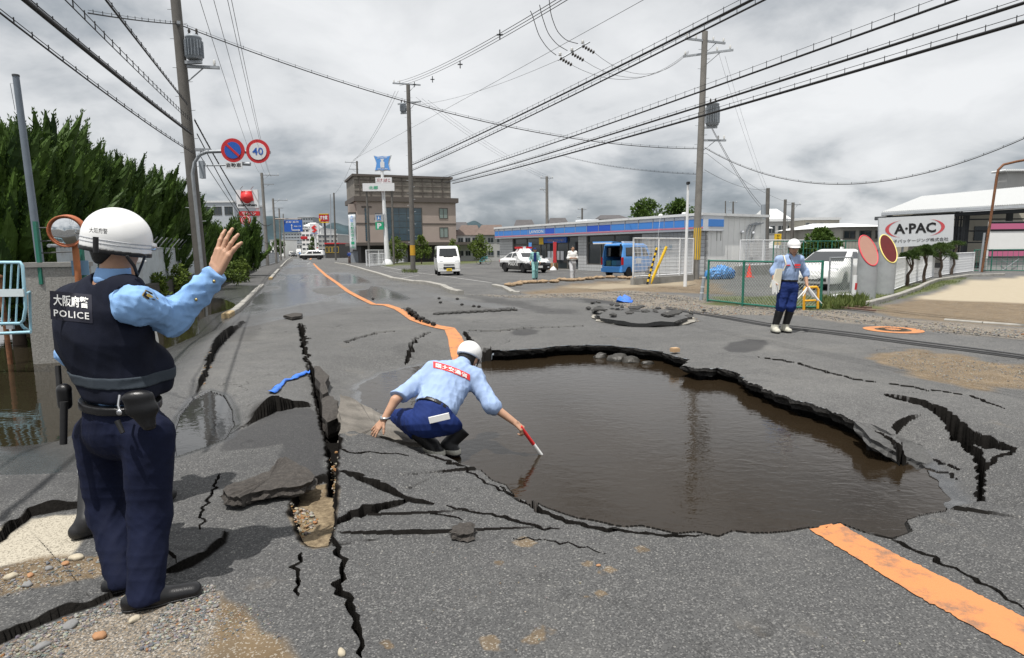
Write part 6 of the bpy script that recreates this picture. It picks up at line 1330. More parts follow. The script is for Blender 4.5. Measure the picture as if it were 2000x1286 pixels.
block('factory', 'tall narrow cream gable factory among the poles', 1508, 1548, 404, 88, 10, m_cream, m_roofw, 2.2, 2, 1, FG, 'factory')
block('factory', 'broad cream factory with small high windows', 1568, 1642, 430, 72, 14, m_cream, m_roofw, 0, 3, 5, FG, 'factory', .12, m_alu, 'roof', .5)
block('factory', 'two storey grey factory with bright white roof edge', 1642, 1735, 431, 52, 12, mat('olive_grey_wall', (.36, .35, .31), .85, var=.08, dirt=.3), m_roofw, .5, 2, 3, FG, 'factory', 0, m_dkfr, 'roof', 1.6)
block('storehouse', 'white sloped shed roof behind the hard hat man', 1560, 1630, 452, 62, 8, m_wwall, m_roofw, 1.6, 1, 2, FG, 'shed')
block('storehouse', 'white lean-to roof behind the shop wall', 1432, 1500, 424, 66, 8, m_wwall, m_roofw, 1.2, 1, 2, FG, 'shed')
FB = 'far buildings along the road'
block('office_block', 'white office building behind the junipers', 398, 462, 396, 105, 12, mat('pale_office', (.42, .45, .48), .7, var=.1), m_roofw, 0, 3, 3, FB, 'building', 0, m_dkfr, 'roof', 2.2)
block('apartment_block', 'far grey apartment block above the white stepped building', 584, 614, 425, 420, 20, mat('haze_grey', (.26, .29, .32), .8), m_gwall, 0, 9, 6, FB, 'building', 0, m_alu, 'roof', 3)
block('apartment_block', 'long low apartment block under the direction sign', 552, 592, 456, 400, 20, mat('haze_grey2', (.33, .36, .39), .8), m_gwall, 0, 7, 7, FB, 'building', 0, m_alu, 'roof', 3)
block('stepped_building', 'white stepped building with terraces down the road', 590, 628, 447, 230, 20, m_wwall, m_roofw, 0, 6, 5, FB, 'building', 0, m_alu, 'roof', 2.2)
block('stepped_building', 'upper white tower of the stepped building', 596, 612, 434, 236, 12, m_wwall, m_roofw, 1.5, 6, 2, FB, 'building', 0, m_alu, 'roof', 2.2)
block('car_showroom', 'pale showroom beside the white S board', 622, 660, 459, 200, 20, m_gwall, m_roofw, 0, 5, 5, FB, 'building', 0, m_alu, 'roof', 3)
block('restaurant', 'low restaurant with red and yellow fascia down the road', 635, 662, 477, 150, 10, m_darkbase, m_sred, 0, 1, 4, FB, 'shop', 0, m_yel, 'red_fascia', 1.4)
block('low_building', 'low pale building left of the road far off', 528, 556, 470, 240, 14, m_wwall, m_gwall, 0, 2, 3, FB, 'building')
block('low_building', 'small far shop with pale roof at the road end', 572, 590, 478, 300, 14, m_gwall, m_roofw, 0, 2, 3, FB, 'building')
block('low_building', 'dark low building behind the left hedge', 556, 572, 480, 320, 14, m_gwall, m_rtile, 1.5, 2, 3, FB, 'building')
q = MB(); c, w, h = faces(588, 462, 600, 468, 228); q.box(c, (w, .5, h)); q.box(c+Vector((0, -.3, 0)), (w*.9, .1, h*.6)); q.top('rooftop_sign', m_sred, 'small red rooftop sign on the white stepped building', 'sign')
# ---------------- corrugated shed and yard on the right
t = thing('open_shed', 'open steel shed with pale corrugated roof behind the company sign', 'shed', (H(1730, 530, 46).x, 46, 0))
ea, eb = H(1722, 415, 46), H(2120, 392, 38); ra, rb = H(1800, 384, 60), H(2140, 352, 54); n = 90; q = MB(); vs = []
for i in range(n*2+1):
    f = i/(n*2); dz = .05 if i % 2 else 0.0; vs += [ea.lerp(eb, f)+Z3*dz, ra.lerp(rb, f)+Z3*dz]
q.add(vs, [(2*i, 2*i+2, 2*i+3, 2*i+1) for i in range(n*2)]); ro = q.build('roof', mat('corrugated_roof', (.46, .47, .47), .55, var=.05, dirt=.2, dcol=(.33, .33, .32)), t); md = ro.modifiers.new('s', 'SOLIDIFY'); md.thickness = .03
def beam(a, b, w, m, name, par=t): q = MB(); q.cyl(a, b, w, w, 4, True, False); return q.build(name, m, par)
beam(ea-Z3*.16, eb-Z3*.16, .13, m_galv, 'gutter'); beam(ea-Z3*.42+Vector((0, .8, 0)), eb-Z3*.42+Vector((0, .8, 0)), .16, m_steeld, 'eave_beam')
for px, Y in ((1738, 47), (1888, 44), (1972, 43), (2060, 42)): a = H(px, 420, Y); a.z = 0; b = Vector((a.x, a.y, ea.z-.2)); beam(a, b, .2, m_steeld, 'column')
for px in (1872, 1878, 1868): a = H(px, 420, 48); a.z = 0; beam(a, Vector((a.x, a.y, 4.4)), .06, m_steeld, 'post')
for z in (1.8, 2.7, 3.6): beam(Vector((H(1735, 480, 49).x, 49, z)), Vector((H(2050, 480, 49).x, 49, z)), .07, m_steeld, 'rail')
q = MB(); q.bb(H(1730, 480, 57).x, H(2100, 480, 57).x, 57, 57.3, 0, 4.6); q.build('back_wall', m_cream, t)
for k in range(4): q = MB(); x0 = H(1760+k*70, 480, 57).x; q.bb(x0, x0+2.2, 56.93, 56.99, 2.0, 3.3); q.build('window', m_glass, t)
b = H(1968, 330, 64); b2_ = H(2080, 330, 64); t2 = thing('upper_block', 'grey block with corrugated cap rising above the shed roof', 'building', (b.x, 64, 0)); q = MB(); q.bb(b.x, b2_.x, 64, 65.2, 0, H(1968, 336, 64).z); q.build('wall', m_gwall, t2); q = MB()
zc = H(1968, 334, 64).z
for k in range(30): q.cyl((b.x-.5+k*.22, 63.5, zc), (b.x-.5+k*.22, 65.4, zc), .11, .11, 6)
q.build('corrugated_cap', m_roofw, t2)
# hoarding / lorry side with pink bands
t = thing('striped_hoarding', 'white hoarding with pink and black bands in the yard', 'hoarding', (H(1930, 530, 39).x, 39, 0)); xa, xb = H(1932, 480, 39).x, H(2100, 480, 39).x; zt = H(1935, 433, 39).z; zb = H(1935, 505, 39).z
q = MB(); q.bb(xa, xb, 39, 39.25, zb, zt); q.build('board', m_wwall, t); zz_ = lambda y: H(1960, y, 39).z
for y0, y1, m_ in ((433, 437, m_black), (437, 448, mat('pink_band', (.50, .13, .24), .6)), (448, 452, m_black), (487, 491, m_black), (491, 501, MATS['pink_band']), (501, 504, m_black)):
    q = MB(); q.bb(xa-.01, xb, 38.97, 39.0, zz_(y1), zz_(y0)); q.build('band', m_, t)
q = MB(); q.bb(xa, xb, 39.1, 39.25, 0, zb); q.build('base_wall', m_gwall, t)
for a_, b_ in (((1955, 506), (1990, 530)), ((1990, 506), (1955, 530))): q = MB(); q.cyl(H(*a_, 38.98), H(*b_, 38.98), .015, .015, 5); q.build('brace', m_galv, t)
# company sign
yA = 34.5; t = thing('company_sign', 'white company sign with red arcs and black lettering', 'sign board', (H(1790, 520, yA).x, yA, 0)); TL, TR, BL, BR = H(1717, 426, yA), H(1864, 419, yA), H(1717, 485, yA), H(1861, 477, yA)
q = MB(); d = Vector((0, .12, 0)); q.add([BL, BR, TR, TL, BL+d, BR+d, TR+d, TL+d], [(0, 1, 2, 3), (7, 6, 5, 4), (0, 4, 5, 1), (1, 5, 6, 2), (2, 6, 7, 3), (3, 7, 4, 0)]); bo = q.build('board', mat('company_board', (.60, .62, .64), .5, var=.03), t)
def sp_(u, v, o=-.012): return (BL.lerp(BR, u)).lerp(TL.lerp(TR, u), v)+Vector((0, o, 0))
U_ = (TR-TL).normalized(); V_ = (TL-BL).normalized(); wA = (TR-TL).length; hA = (TL-BL).length
text('lettering', 'A·PAC', m_black, sp_(.48, .60), U_, V_, wA*.56, hA*.34, bo, True, 0, .035)
text('lettering', '王子パッケージング株式会社', m_black, sp_(.53, .19), U_, V_, wA*.80, hA*.12, bo, True, 0, .01)
for sg in (-1, 1):
    pts = []; 
    for k in range(17): a = -1.25+2.5*k/16; pts.append((sg*(.30*math.cos(a)+.10), .40*math.sin(a)))
    q = MB(); vs = []
    for k, (u, v) in enumerate(pts): th = .045*math.cos((k/16-.5)*math.pi)+.004; vs += [sp_(.48+u, .60+v*.75), sp_(.48+u-sg*th, .60+v*.75)]
    q.add(vs, [(2*i, 2*i+1, 2*i+3, 2*i+2) for i in range(16)]); q.build('red_arc', mat('sign_arc_red', (.55, .08, .09), .5), bo)
for u in (.06, .35, .7, .95): a = sp_(u, 0, .2); q = MB(); q.cyl(Vector((a.x, a.y, 0)), Vector((a.x, a.y, a.z+hA*.9)), .06, .06, 8); q.build('post', m_galv, t)
# slant-cut pipes
def slant_pipe(px, py, hpx, r, label, fill, rim, tilt):
    b = G(px, py); Y = b.y; top = H(px, hpx, Y).z; lo = top-r*2*1.72; t = thing('slant_cut_pipe', label, 'pipe', b); n = 32; q = MB(); vs = []
    ct = [Vector((math.cos(2*math.pi*k/n)*r, math.sin(2*math.pi*k/n)*r, 0)) for k in range(n)]; zc = (top+lo)/2; sl = (top-lo)/(2*r); lean = Vector((tilt, 0, 0))
    zt_ = [zc+c.y*sl-c.x*.15 for c in ct]; vs = [b+c for c in ct]+[b+c+lean*z+Z3*z for c, z in zip(ct, zt_)]
    q.add(vs, [(k, (k+1) % n, n+(k+1) % n, n+k) for k in range(n)], True); q.add(vs[n:], [tuple(range(n))]); q.build('pipe', mat('weathered_concrete_pipe', (.33, .345, .36), .8, var=.12, vscale=2.5, bump=.003, bscale=30, dirt=.35, dcol=(.20, .20, .19), dscale=3), t)
    cc = b+lean*zc+Z3*zc; nn = Vector((.15, -sl, 1)).normalized()
    q = MB(); q.add([cc+(v-cc)*.93+nn*.01 for v in vs[n:]], [tuple(range(n))]); f = q.build('painted_face', fill, t)
    q = MB(); q.tube([cc+(v-cc)*.965 for v in vs[n:]]+[cc+(vs[n]-cc)*.965], .022, 6); q.build('painted_rim', rim, t)
slant_pipe(1690, 583, 459, .275, 'slant-cut concrete pipe with pink oval face and red rim', mat('pink_oval', (.34, .185, .14), .6, var=.05), mat('rim_red', (.62, .06, .08), .5), .0)
slant_pipe(1727, 575, 458, .275, 'slant-cut concrete pipe with dark red oval face and yellow rim', mat('dark_red_oval', (.095, .005, .005), .5, var=.15), mat('rim_yellow', (.74, .62, .20), .5), .02)
# rusty lamp post
b = G(1917, 532); t = thing('lamp_post', 'rusty bent lamp post leaning over the company yard', 'lamp post', b); q = MB(); q.tube([b, H(1933, 440, b.y), H(1947, 345, b.y), H(1950, 332, b.y), H(1960, 322, b.y), H(1985, 316, b.y), H(2030, 308, b.y)], .07, 8); q.build('pole', m_rust, t); q = MB(); q.cyl(b-Vector((.12, 0, 0)), H(1929, 455, b.y)-Vector((.18, 0, 0)), .06, .06, 6); q.build('stay', m_galv, t); q = MB(); q.box(H(2030, 306, b.y), (.5, .2, .14)); q.build('lamp_head', m_galv, t)
# yellow-orange small sign in the background
ysg = 44; t = thing('yellow_sign', 'small yellow upright sign with black lettering by the pole', 'sign', (H(1519, 520, ysg).x, ysg, 0)); c, w, h = faces(1512, 457, 1526, 479, ysg); q = MB(); q.box(c, (w, .08, h)); a = q.build('board', m_yel, t); q = MB(); q.cyl((c.x, ysg+.08, 0), (c.x, ysg+.08, c.z), .04, .04, 6); q.build('post', m_rust, t)
for i, chh in enumerate('わんわん堂'[:4]): text('lettering', chh, m_black, c+Vector((0, -.05, h*(.34-.23*i))), (1, 0, 0), (0, 0, 1), w*.42, h*.17, a, True, 0, .03)
# ------------------------------------------------------------------ hills
m_hill = mat('hazed_forest_hill', (.030, .055, .066), .95, var=.3, vscale=.02)  # blue of the distance haze is put into the forest colour
def hill(px0, px1, peak, Y, seed):
    a, b = H(px0, 490, Y).x, H(px1, 490, Y).x; rg = random.Random(seed); n = 60; V = []; zt = H((px0+px1)/2, peak, Y).z
    for j in range(10):
        for i in range(n+1):
            f = i/n; s = math.sin(math.pi*f)**.8*(1+.08*math.sin(f*11+seed)+.03*math.sin(f*41)); V.append((a+(b-a)*f, Y+(j-5)*60, max(0, zt*s*math.sin(math.pi*(j+.3)/9.6))-2))
    F_ = [(j*(n+1)+i, j*(n+1)+i+1, (j+1)*(n+1)+i+1, (j+1)*(n+1)+i) for j in range(9) for i in range(n)]
    tag(link('hill', np_mesh('hill', np.array(V), np.array(F_)), m_hill), kind='structure')
hill(380, 640, 424, 2600, 1); hill(560, 760, 440, 3000, 2); hill(840, 1020, 436, 2800, 3); hill(1010, 1400, 455, 3300, 4); hill(280, 480, 446, 2900, 5)
# ------------------------------------------------------------------ foliage
def leaf_mat(name, c0, c1, tr=.25):
    m = bpy.data.materials.new(name); m.use_nodes = True; t = m.node_tree; L = t.links; b = t.nodes['Principled BSDF']; geo = N(t, 'ShaderNodeNewGeometry'); oi = geo.outputs['Random Per Island']
    n = N(t, 'ShaderNodeTexNoise'); n.inputs['Scale'].default_value = 1.6; L.new(geo.outputs['Position'], n.inputs[0]); mx = N(t, 'ShaderNodeMix', data_type='RGBA')
    L.new(M_(t, 'MULTIPLY_ADD', M_(t, 'ADD', M_(t, 'MULTIPLY', oi, .55), M_(t, 'MULTIPLY', n.outputs[0], .75)), 1.4, -.45, clamp=True), mx.inputs[0]); mx.inputs[6].default_value = (*c0, 1); mx.inputs[7].default_value = (*c1, 1)
    L.new(mx.outputs[2], b.inputs['Base Color']); b.inputs['Roughness'].default_value = .6; b.inputs['Specular IOR Level'].default_value = .25
    ts = N(t, 'ShaderNodeBsdfTranslucent'); L.new(mx.outputs[2], ts.inputs[0]); ms = N(t, 'ShaderNodeMixShader'); ms.inputs[0].default_value = tr; L.new(b.outputs[0], ms.inputs[1]); L.new(ts.outputs[0], ms.inputs[2]); L.new(ms.outputs[0], t.nodes['Material Output'].inputs[0]); return m
m_junip = leaf_mat('juniper_foliage', (.018, .044, .009), (.098, .168, .029)); m_leaf = leaf_mat('broad_foliage', (.030, .065, .012), (.115, .185, .036)); m_shrub = leaf_mat('shrub_foliage', (.045, .080, .014), (.18, .24, .045)); m_pine = leaf_mat('pine_foliage', (.022, .050, .012), (.10, .150, .038)); m_grass = leaf_mat('grass_blades', (.045, .075, .016), (.17, .20, .06))
m_bark = mat('bark', (.075, .055, .042), .95, var=.3, vscale=8, bump=.02, bscale=14)
def leaf_quads(P, D, ln, wd, rg):
    """one small pointed blade per point, along D"""
    n = len(P); a = rg.normal(0, 1, (n, 3)); a -= D*(a*D).sum(1)[:, None]; a /= np.linalg.norm(a, axis=1)[:, None]+1e-9
    ln = ln*rg.uniform(.6, 1.3, n)[:, None]; wd = wd*rg.uniform(.6, 1.3, n)[:, None]; up = np.cross(D, a)*wd*.25
    V = np.stack([P, P+D*ln*.45+a*wd*.5+up, P+D*ln, P+D*ln*.45-a*wd*.5+up], 1).reshape(-1, 3); return V, np.arange(4*n).reshape(-1, 4)
def unit(v): return v/(np.linalg.norm(v, axis=1)[:, None]+1e-9)
def trunk_mesh(base, h, r, limbs, rg, lean=(0, 0)):
    q = MB(); pts = []; 
    for k in range(6): f = k/5; pts.append(Vector((base[0]+lean[0]*f+rg.normal(0, .04)*f, base[1]+lean[1]*f, base[2]-.1+h*f)))
    q.tube(pts, r, 8, True, [r*(1-.65*k/5) for k in range(6)])
    for (tx, ty, tz) in limbs:
        f = rg.uniform(.35, .8); s = pts[0].lerp(pts[-1], f); e = Vector((tx, ty, tz)); mid = s.lerp(e, .5)+Vector((0, 0, .1*h*.3)); q.tube([s, mid, e], r*.3, 5, True, [r*.40, r*.26, r*.10])
    return q
def juniper(px, Y, top, wpx, label, seed, group='junipers behind the left fence', low=.4):
    rg = np.random.RandomState(seed); base = H(px, 500, Y); base.z = 0; h = H(px, top, Y).z; R_ = wpx*Y/1200; t = thing('juniper_tree', label, 'tree', base, 0, group)
    VV = []; FF = []; c = 0; limbs = []; nt = int(230*(1.0 if Y < 30 else .5)); ll = .062 if Y < 30 else .17
    for k in range(nt):
        f = rg.uniform(0, 1)**.8; z = low+(h*.72-low)*f; rr = R_*(1-.55*f)*rg.uniform(.35, 1.0)**.6; a = rg.uniform(0, 2*math.pi); b = np.array([base.x+rr*math.cos(a), base.y+rr*math.sin(a)*.9, z])
        out = np.array([math.cos(a), math.sin(a), 0]); d = out*rg.uniform(.15, .55)+np.array([rg.normal(.10, .12), rg.normal(0, .12), 1]); d /= np.linalg.norm(d); L_ = rg.uniform(.75, 1.5)*(.75+.25*h/4.5); w = L_*rg.uniform(.10, .16)
        n = 90 if Y < 30 else 30; s = rg.uniform(0, 1, n); rad = w*np.sin(np.pi*np.clip(s*.82+.17, 0, 1))*rg.uniform(.45, 1, n); th = rg.uniform(0, 2*math.pi, n)+s*4; u = np.cross(d, [1, .2, 0]); u /= np.linalg.norm(u); v = np.cross(d, u)
        P = b+d*(s*L_)[:, None]+(u*np.cos(th)[:, None]+v*np.sin(th)[:, None])*rad[:, None]; D = unit(d*1.0+(u*np.cos(th)[:, None]+v*np.sin(th)[:, None])*.45+rg.normal(0, .12, (n, 3)))
        V_, F_ = leaf_quads(P, D, ll*1.25, ll*.42, rg); VV.append(V_); FF.append(F_+c); c += len(V_)
        sr = np.linspace(0, .97, 7)[:, None]; tr_ = np.linspace(0, 2*math.pi, 7)[None, :-1]+sr*3; rr_ = w*.72*np.sin(np.pi*np.clip(sr*.82+.17, 0, 1))*rg.uniform(.65, 1.25, (7, 6))
        V_ = (b+d*(sr*L_)[..., None]+(u*np.cos(tr_)[..., None]+v*np.sin(tr_)[..., None])*rr_[..., None]).reshape(-1, 3); F_ = np.array([(i*6+j, i*6+(j+1) % 6, i*6+6+(j+1) % 6, i*6+6+j) for i in range(6) for j in range(6)]); VV.append(V_); FF.append(F_+c); c += len(V_)
        if k % 12 == 0: limbs.append(tuple(b))
    # inner dark mass of twigs so that the crown is dense
    n = 1300; f = rg.uniform(0, 1, n); rr = R_*(1-.62*f)*.62*np.sqrt(rg.uniform(0, 1, n)); a = rg.uniform(0, 2*math.pi, n); P = np.stack([base.x+rr*np.cos(a), base.y+rr*np.sin(a), low+(h*.76-low)*f], 1); V_, F_ = leaf_quads(P, unit(rg.normal(0, 1, (n, 3))+[0, 0, .6]), .22, .14, rg); VV.append(V_); FF.append(F_+c)
    link('crown', np_mesh('crown', np.concatenate(VV)-np.array(base), np.concatenate(FF), False), m_junip, t); trunk_mesh(base, h*.8, .11, limbs, rg).build('trunk', m_bark, t); return t
juniper(20, 11.5, 262, 62, 'juniper with slim spires beside the leaning grey pole', 1); juniper(98, 12.6, 208, 82, 'tallest juniper with many upright flame tips behind the mirror', 2); juniper(178, 16.5, 258, 58, 'juniper with one detached tall spire above the helmet', 3)
juniper(245, 18.6, 300, 58, 'bushy dark juniper behind the white fence', 4); juniper(310, 21.2, 318, 50, 'juniper with outward curling tips near the weathered pole', 5); juniper(365, 26, 372, 38, 'low juniper half hidden by the weathered pole', 6); juniper(40, 15.5, 300, 70, 'dark juniper filling the gap behind the spires', 7); juniper(200, 21, 330, 80, 'dense low juniper behind the officer helmet', 8)
juniper(438, 38, 430, 34, 'clipped juniper beside the pachinko sign', 9, 'clipped trees down the footway'); juniper(482, 42, 425, 32, 'rounded green tree below the round red sign', 10, 'clipped trees down the footway')
def broad(px, Y, top, wpx, label, seed, m=None, low=1.2, n=2600, ll=.20, group=None, name='tree', sq=.8, trunk=True, cat='tree', bot=None):
    rg = np.random.RandomState(seed); base = H(px, 500, Y); base.z = 0; h = H(px, top, Y).z; R_ = wpx*Y/1200; t = thing(name, label, cat, base, 0, group); VV = []; FF = []; c = 0; limbs = []; nc = 34
    for k in range(nc):
        a = rg.uniform(0, 2*math.pi); f = rg.uniform(0, 1); rr = R_*math.sqrt(max(.05, 1-(2*f-.85)**2))*rg.uniform(.3, .95); p = np.array([base.x+rr*math.cos(a), base.y+rr*math.sin(a)*.8, low+(h-low)*(.08+.84*f)]); cr = R_*rg.uniform(.20, .36)
        m_ = n//nc; dd = unit(rg.normal(0, 1, (m_, 3))); P = p+dd*(cr*rg.uniform(.4, 1.0, m_)**.5)[:, None]*np.array([1, 1, sq]); D = unit(dd+rg.normal(0, .8, (m_, 3))); V_, F_ = leaf_quads(P, D, ll, ll*.62, rg); VV.append(V_); FF.append(F_+c); c += len(V_)
        if k % 4 == 0: limbs.append(tuple(p))
    link('crown', np_mesh('crown', np.concatenate(VV)-np.array(base), np.concatenate(FF), False), m or m_leaf, t)
    if trunk: trunk_mesh(base, low+(h-low)*.6, max(.05, R_*.07), limbs, rg).build('trunk', m_bark, t)
    return t
TG = 'leafy trees behind the shop'
broad(1262, 70, 388, 38, 'spreading leafy tree rising behind the shop roof', 21, None, 3.0, 3600, .34, TG); broad(1325, 72, 390, 34, 'second leafy tree behind the shop beside the white post', 22, None, 3.0, 3600, .34, TG)
broad(1604, 36, 448, 34, 'round dark green tree behind the white car', 23, None, .6, 5200, .20, None); broad(1590, 40, 470, 40, 'dense hedge-like shrub behind the green netting', 24, None, .2, 2600, .20, None, 'shrub', .8, False, 'shrub')
SG_ = 'shrubs along the parking lot fence'
for i, (x, y, w, yy, lb) in enumerate(((775, 462, 20, 78, 'yellow green shrub left of the van side pole'), (823, 460, 17, 74, 'shrub with reddish tips between pole and white van'), (885, 467, 12, 76, 'small bright shrub above the white van'), (938, 460, 22, 70, 'round bright green shrub by the parked bicycle'), (710, 488, 9, 90, 'low shrub beneath the vertical banner'))):
    broad(x, yy, y, w, lb, 30+i, m_shrub, .3, 1500, .24, SG_, 'shrub', .9, True, 'shrub')
for i, (x, y, w, yy, lb) in enumerate(((612, 462, 9, 190, 'round street tree before the white stepped building'), (515, 472, 20, 130, 'green tree behind the far left fence'), (545, 465, 12, 170, 'narrow tree behind the far poles'), (497, 470, 14, 100, 'tree behind the white sign column'))):
    broad(x, yy, y, w, lb, 40+i, None, .8, 900, .45, 'trees down the road', 'tree', .9, True)
for i, (x, y, w, yy, lb) in enumerate(((455, 512, 22, 30, 'yellowish weed bush at the pole foot by the footway'), (470, 500, 16, 33, 'leafy weeds under the round red sign'), (345, 515, 26, 19, 'creeper bush against the white fence'), (300, 530, 22, 17, 'ivy clump on the low dark wall'))):
    broad(x, yy, y, w, lb, 50+i, m_shrub, .05, 900, .13, 'weeds along the left footway', 'bush', .8, False, 'bush')
# pruned garden pines on the right verge
def pine(px, py, pads, label, seed):
    rg = np.random.RandomState(seed); b = G(px, py); Y = b.y; t = thing('pine_tree', label, 'tree', b, 0, 'pruned pines on the grass verge'); VV = []; FF = []; c = 0; q = MB(); top = max(pads, key=lambda p: -p[1]); pts = [b-Z3*.1]
    tp = H(top[0], top[1]+6, Y)
    for k in range(1, 6): p = b.lerp(tp, k/5); p.x += .06*math.sin(k*2+seed); pts.append(p)
    q.tube(pts, .06, 7, True, [.075, .066, .058, .05, .042, .03])
    for (x, y, w, hh) in pads:
        p = H(x, y, Y+rg.uniform(-.25, .25)); R_ = w*Y/1200; hz = hh*Y/1200; q.tube([pts[3], (pts[3]+p)/2+Vector((0, 0, -.03)), p], .02, 5, True, [.03, .022, .012]); n = 950
        dd = unit(rg.normal(0, 1, (n, 3))); dd[:, 2] = np.abs(dd[:, 2])*1.0-.25; lump = 1+.25*np.sin(dd[:, 0]*9+seed)*np.sin(dd[:, 1]*8); P = np.array(p)+dd*np.array([R_, R_*.85, hz])*(rg.uniform(.3, 1, n)**.4*lump)[:, None]; D = unit(dd*.7+rg.normal(0, .5, (n, 3))+[0, 0, .6]); V_, F_ = leaf_quads(P, D, .085, .03, rg); VV.append(V_); FF.append(F_+c); c += len(V_)
    link('crown', np_mesh('crown', np.concatenate(VV)-np.array(b), np.concatenate(FF), False), m_pine, t); q.build('trunk', m_bark, t)
pine(1770, 560, [(1776, 505, 15, 12), (1785, 498, 14, 10), (1768, 500, 9, 6)], 'small pruned pine with a crooked trunk next to the pipes', 1)
pine(1806, 553, [(1800, 492, 16, 12), (1812, 498, 14, 10), (1808, 486, 10, 8)], 'pruned pine with a thin straight trunk, second along the verge', 2)
pine(1838, 543, [(1832, 490, 18, 13), (1850, 500, 16, 12), (1838, 482, 14, 9), (1822, 500, 10, 9)], 'larger pruned pine with a double trunk on the verge', 3)
pine(1858, 537, [(1868, 478, 16, 8), (1850, 486, 12, 8), (1855, 505, 14, 12)], 'pruned pine with one long flat branch near the yard gate', 4)
# grass on the verge: nobody could count it
def grass_patch(pts, n, h, seed, label):
    P2 = gpoly(pts); rg = np.random.RandomState(seed); lo, hi = P2.min(0), P2.max(0); x = rg.uniform(lo[0], hi[0], n*4); y = rg.uniform(lo[1], hi[1], n*4); k = inside(x, y, P2) & (fbm(x, y, 1.2, 3, seed) > .36); x, y = x[k][:n], y[k][:n]
    P = np.stack([x, y, np.zeros(len(x))], 1); D = unit(rg.normal(0, .35, (len(x), 3))+[0, 0, 1]); V_, F_ = leaf_quads(P, D, h, h*.14, rg); o = link('grass', np_mesh('grass', V_, F_, False), m_grass); tag(o, label, 'grass', None, 'stuff')
grass_patch([(1390, 598), (1520, 602), (1590, 608), (1690, 606), (1790, 575), (1880, 550), (1890, 543), (1830, 545), (1760, 560), (1640, 578), (1500, 582), (1392, 584)], 9000, .08, 3, 'patchy short grass on the verge below the pines')
grass_patch([(1600, 606), (1690, 606), (1690, 585), (1600, 585)], 900, .26, 4, 'taller weeds around the orange hoop barrier')
grass_patch([(735, 514), (900, 510), (990, 503), (990, 498), (900, 504), (740, 508)], 3000, .25, 5, 'strip of weeds along the parking lot fence')
grass_patch([(785, 534), (815, 534), (815, 530), (785, 530)], 260, .25, 6, 'weeds at the foot of the pole by the white van')
# ------------------------------------------------------------------ vehicles: local axes x right, y forward, z up
def poly2(P):                                # distance to a polygon in a plane (negative inside)
    P = np.array(P, float)
    def f(a, b):
        d, _, _, _ = seg_dist(a, b, P, True); return np.where(inside(a, b, P), -d, d).astype(np.float32)
    return f
m_cwhite = mat('white_car_paint', (.78, .78, .77), .22, coat=.6); m_cblack = mat('black_car_paint', (.010, .010, .011), .22, coat=.6); m_cblue = mat('sky_blue_car_paint', (.075, .30, .72), .25, coat=.6)
m_cglass = mat('car_glass', (.012, .015, .017), .05, spec=.9); m_tyre = mat('tyre_rubber', (.016, .016, .017), .8); m_rim = mat('wheel_rim', (.35, .36, .37), .35, metal=.8); m_lampw = mat('headlamp', (.62, .65, .68), .12, spec=.9); m_lampr = mat('tail_lamp', (.42, .01, .012), .2); m_plate = mat('number_plate_white', (.72, .72, .70), .5); m_plyel = mat('number_plate_yellow', (.80, .55, .02), .5); m_trim = mat('black_trim', (.02, .02, .021), .6); m_lightbar = mat('red_light_bar', (.55, .015, .02), .15, spec=.8)
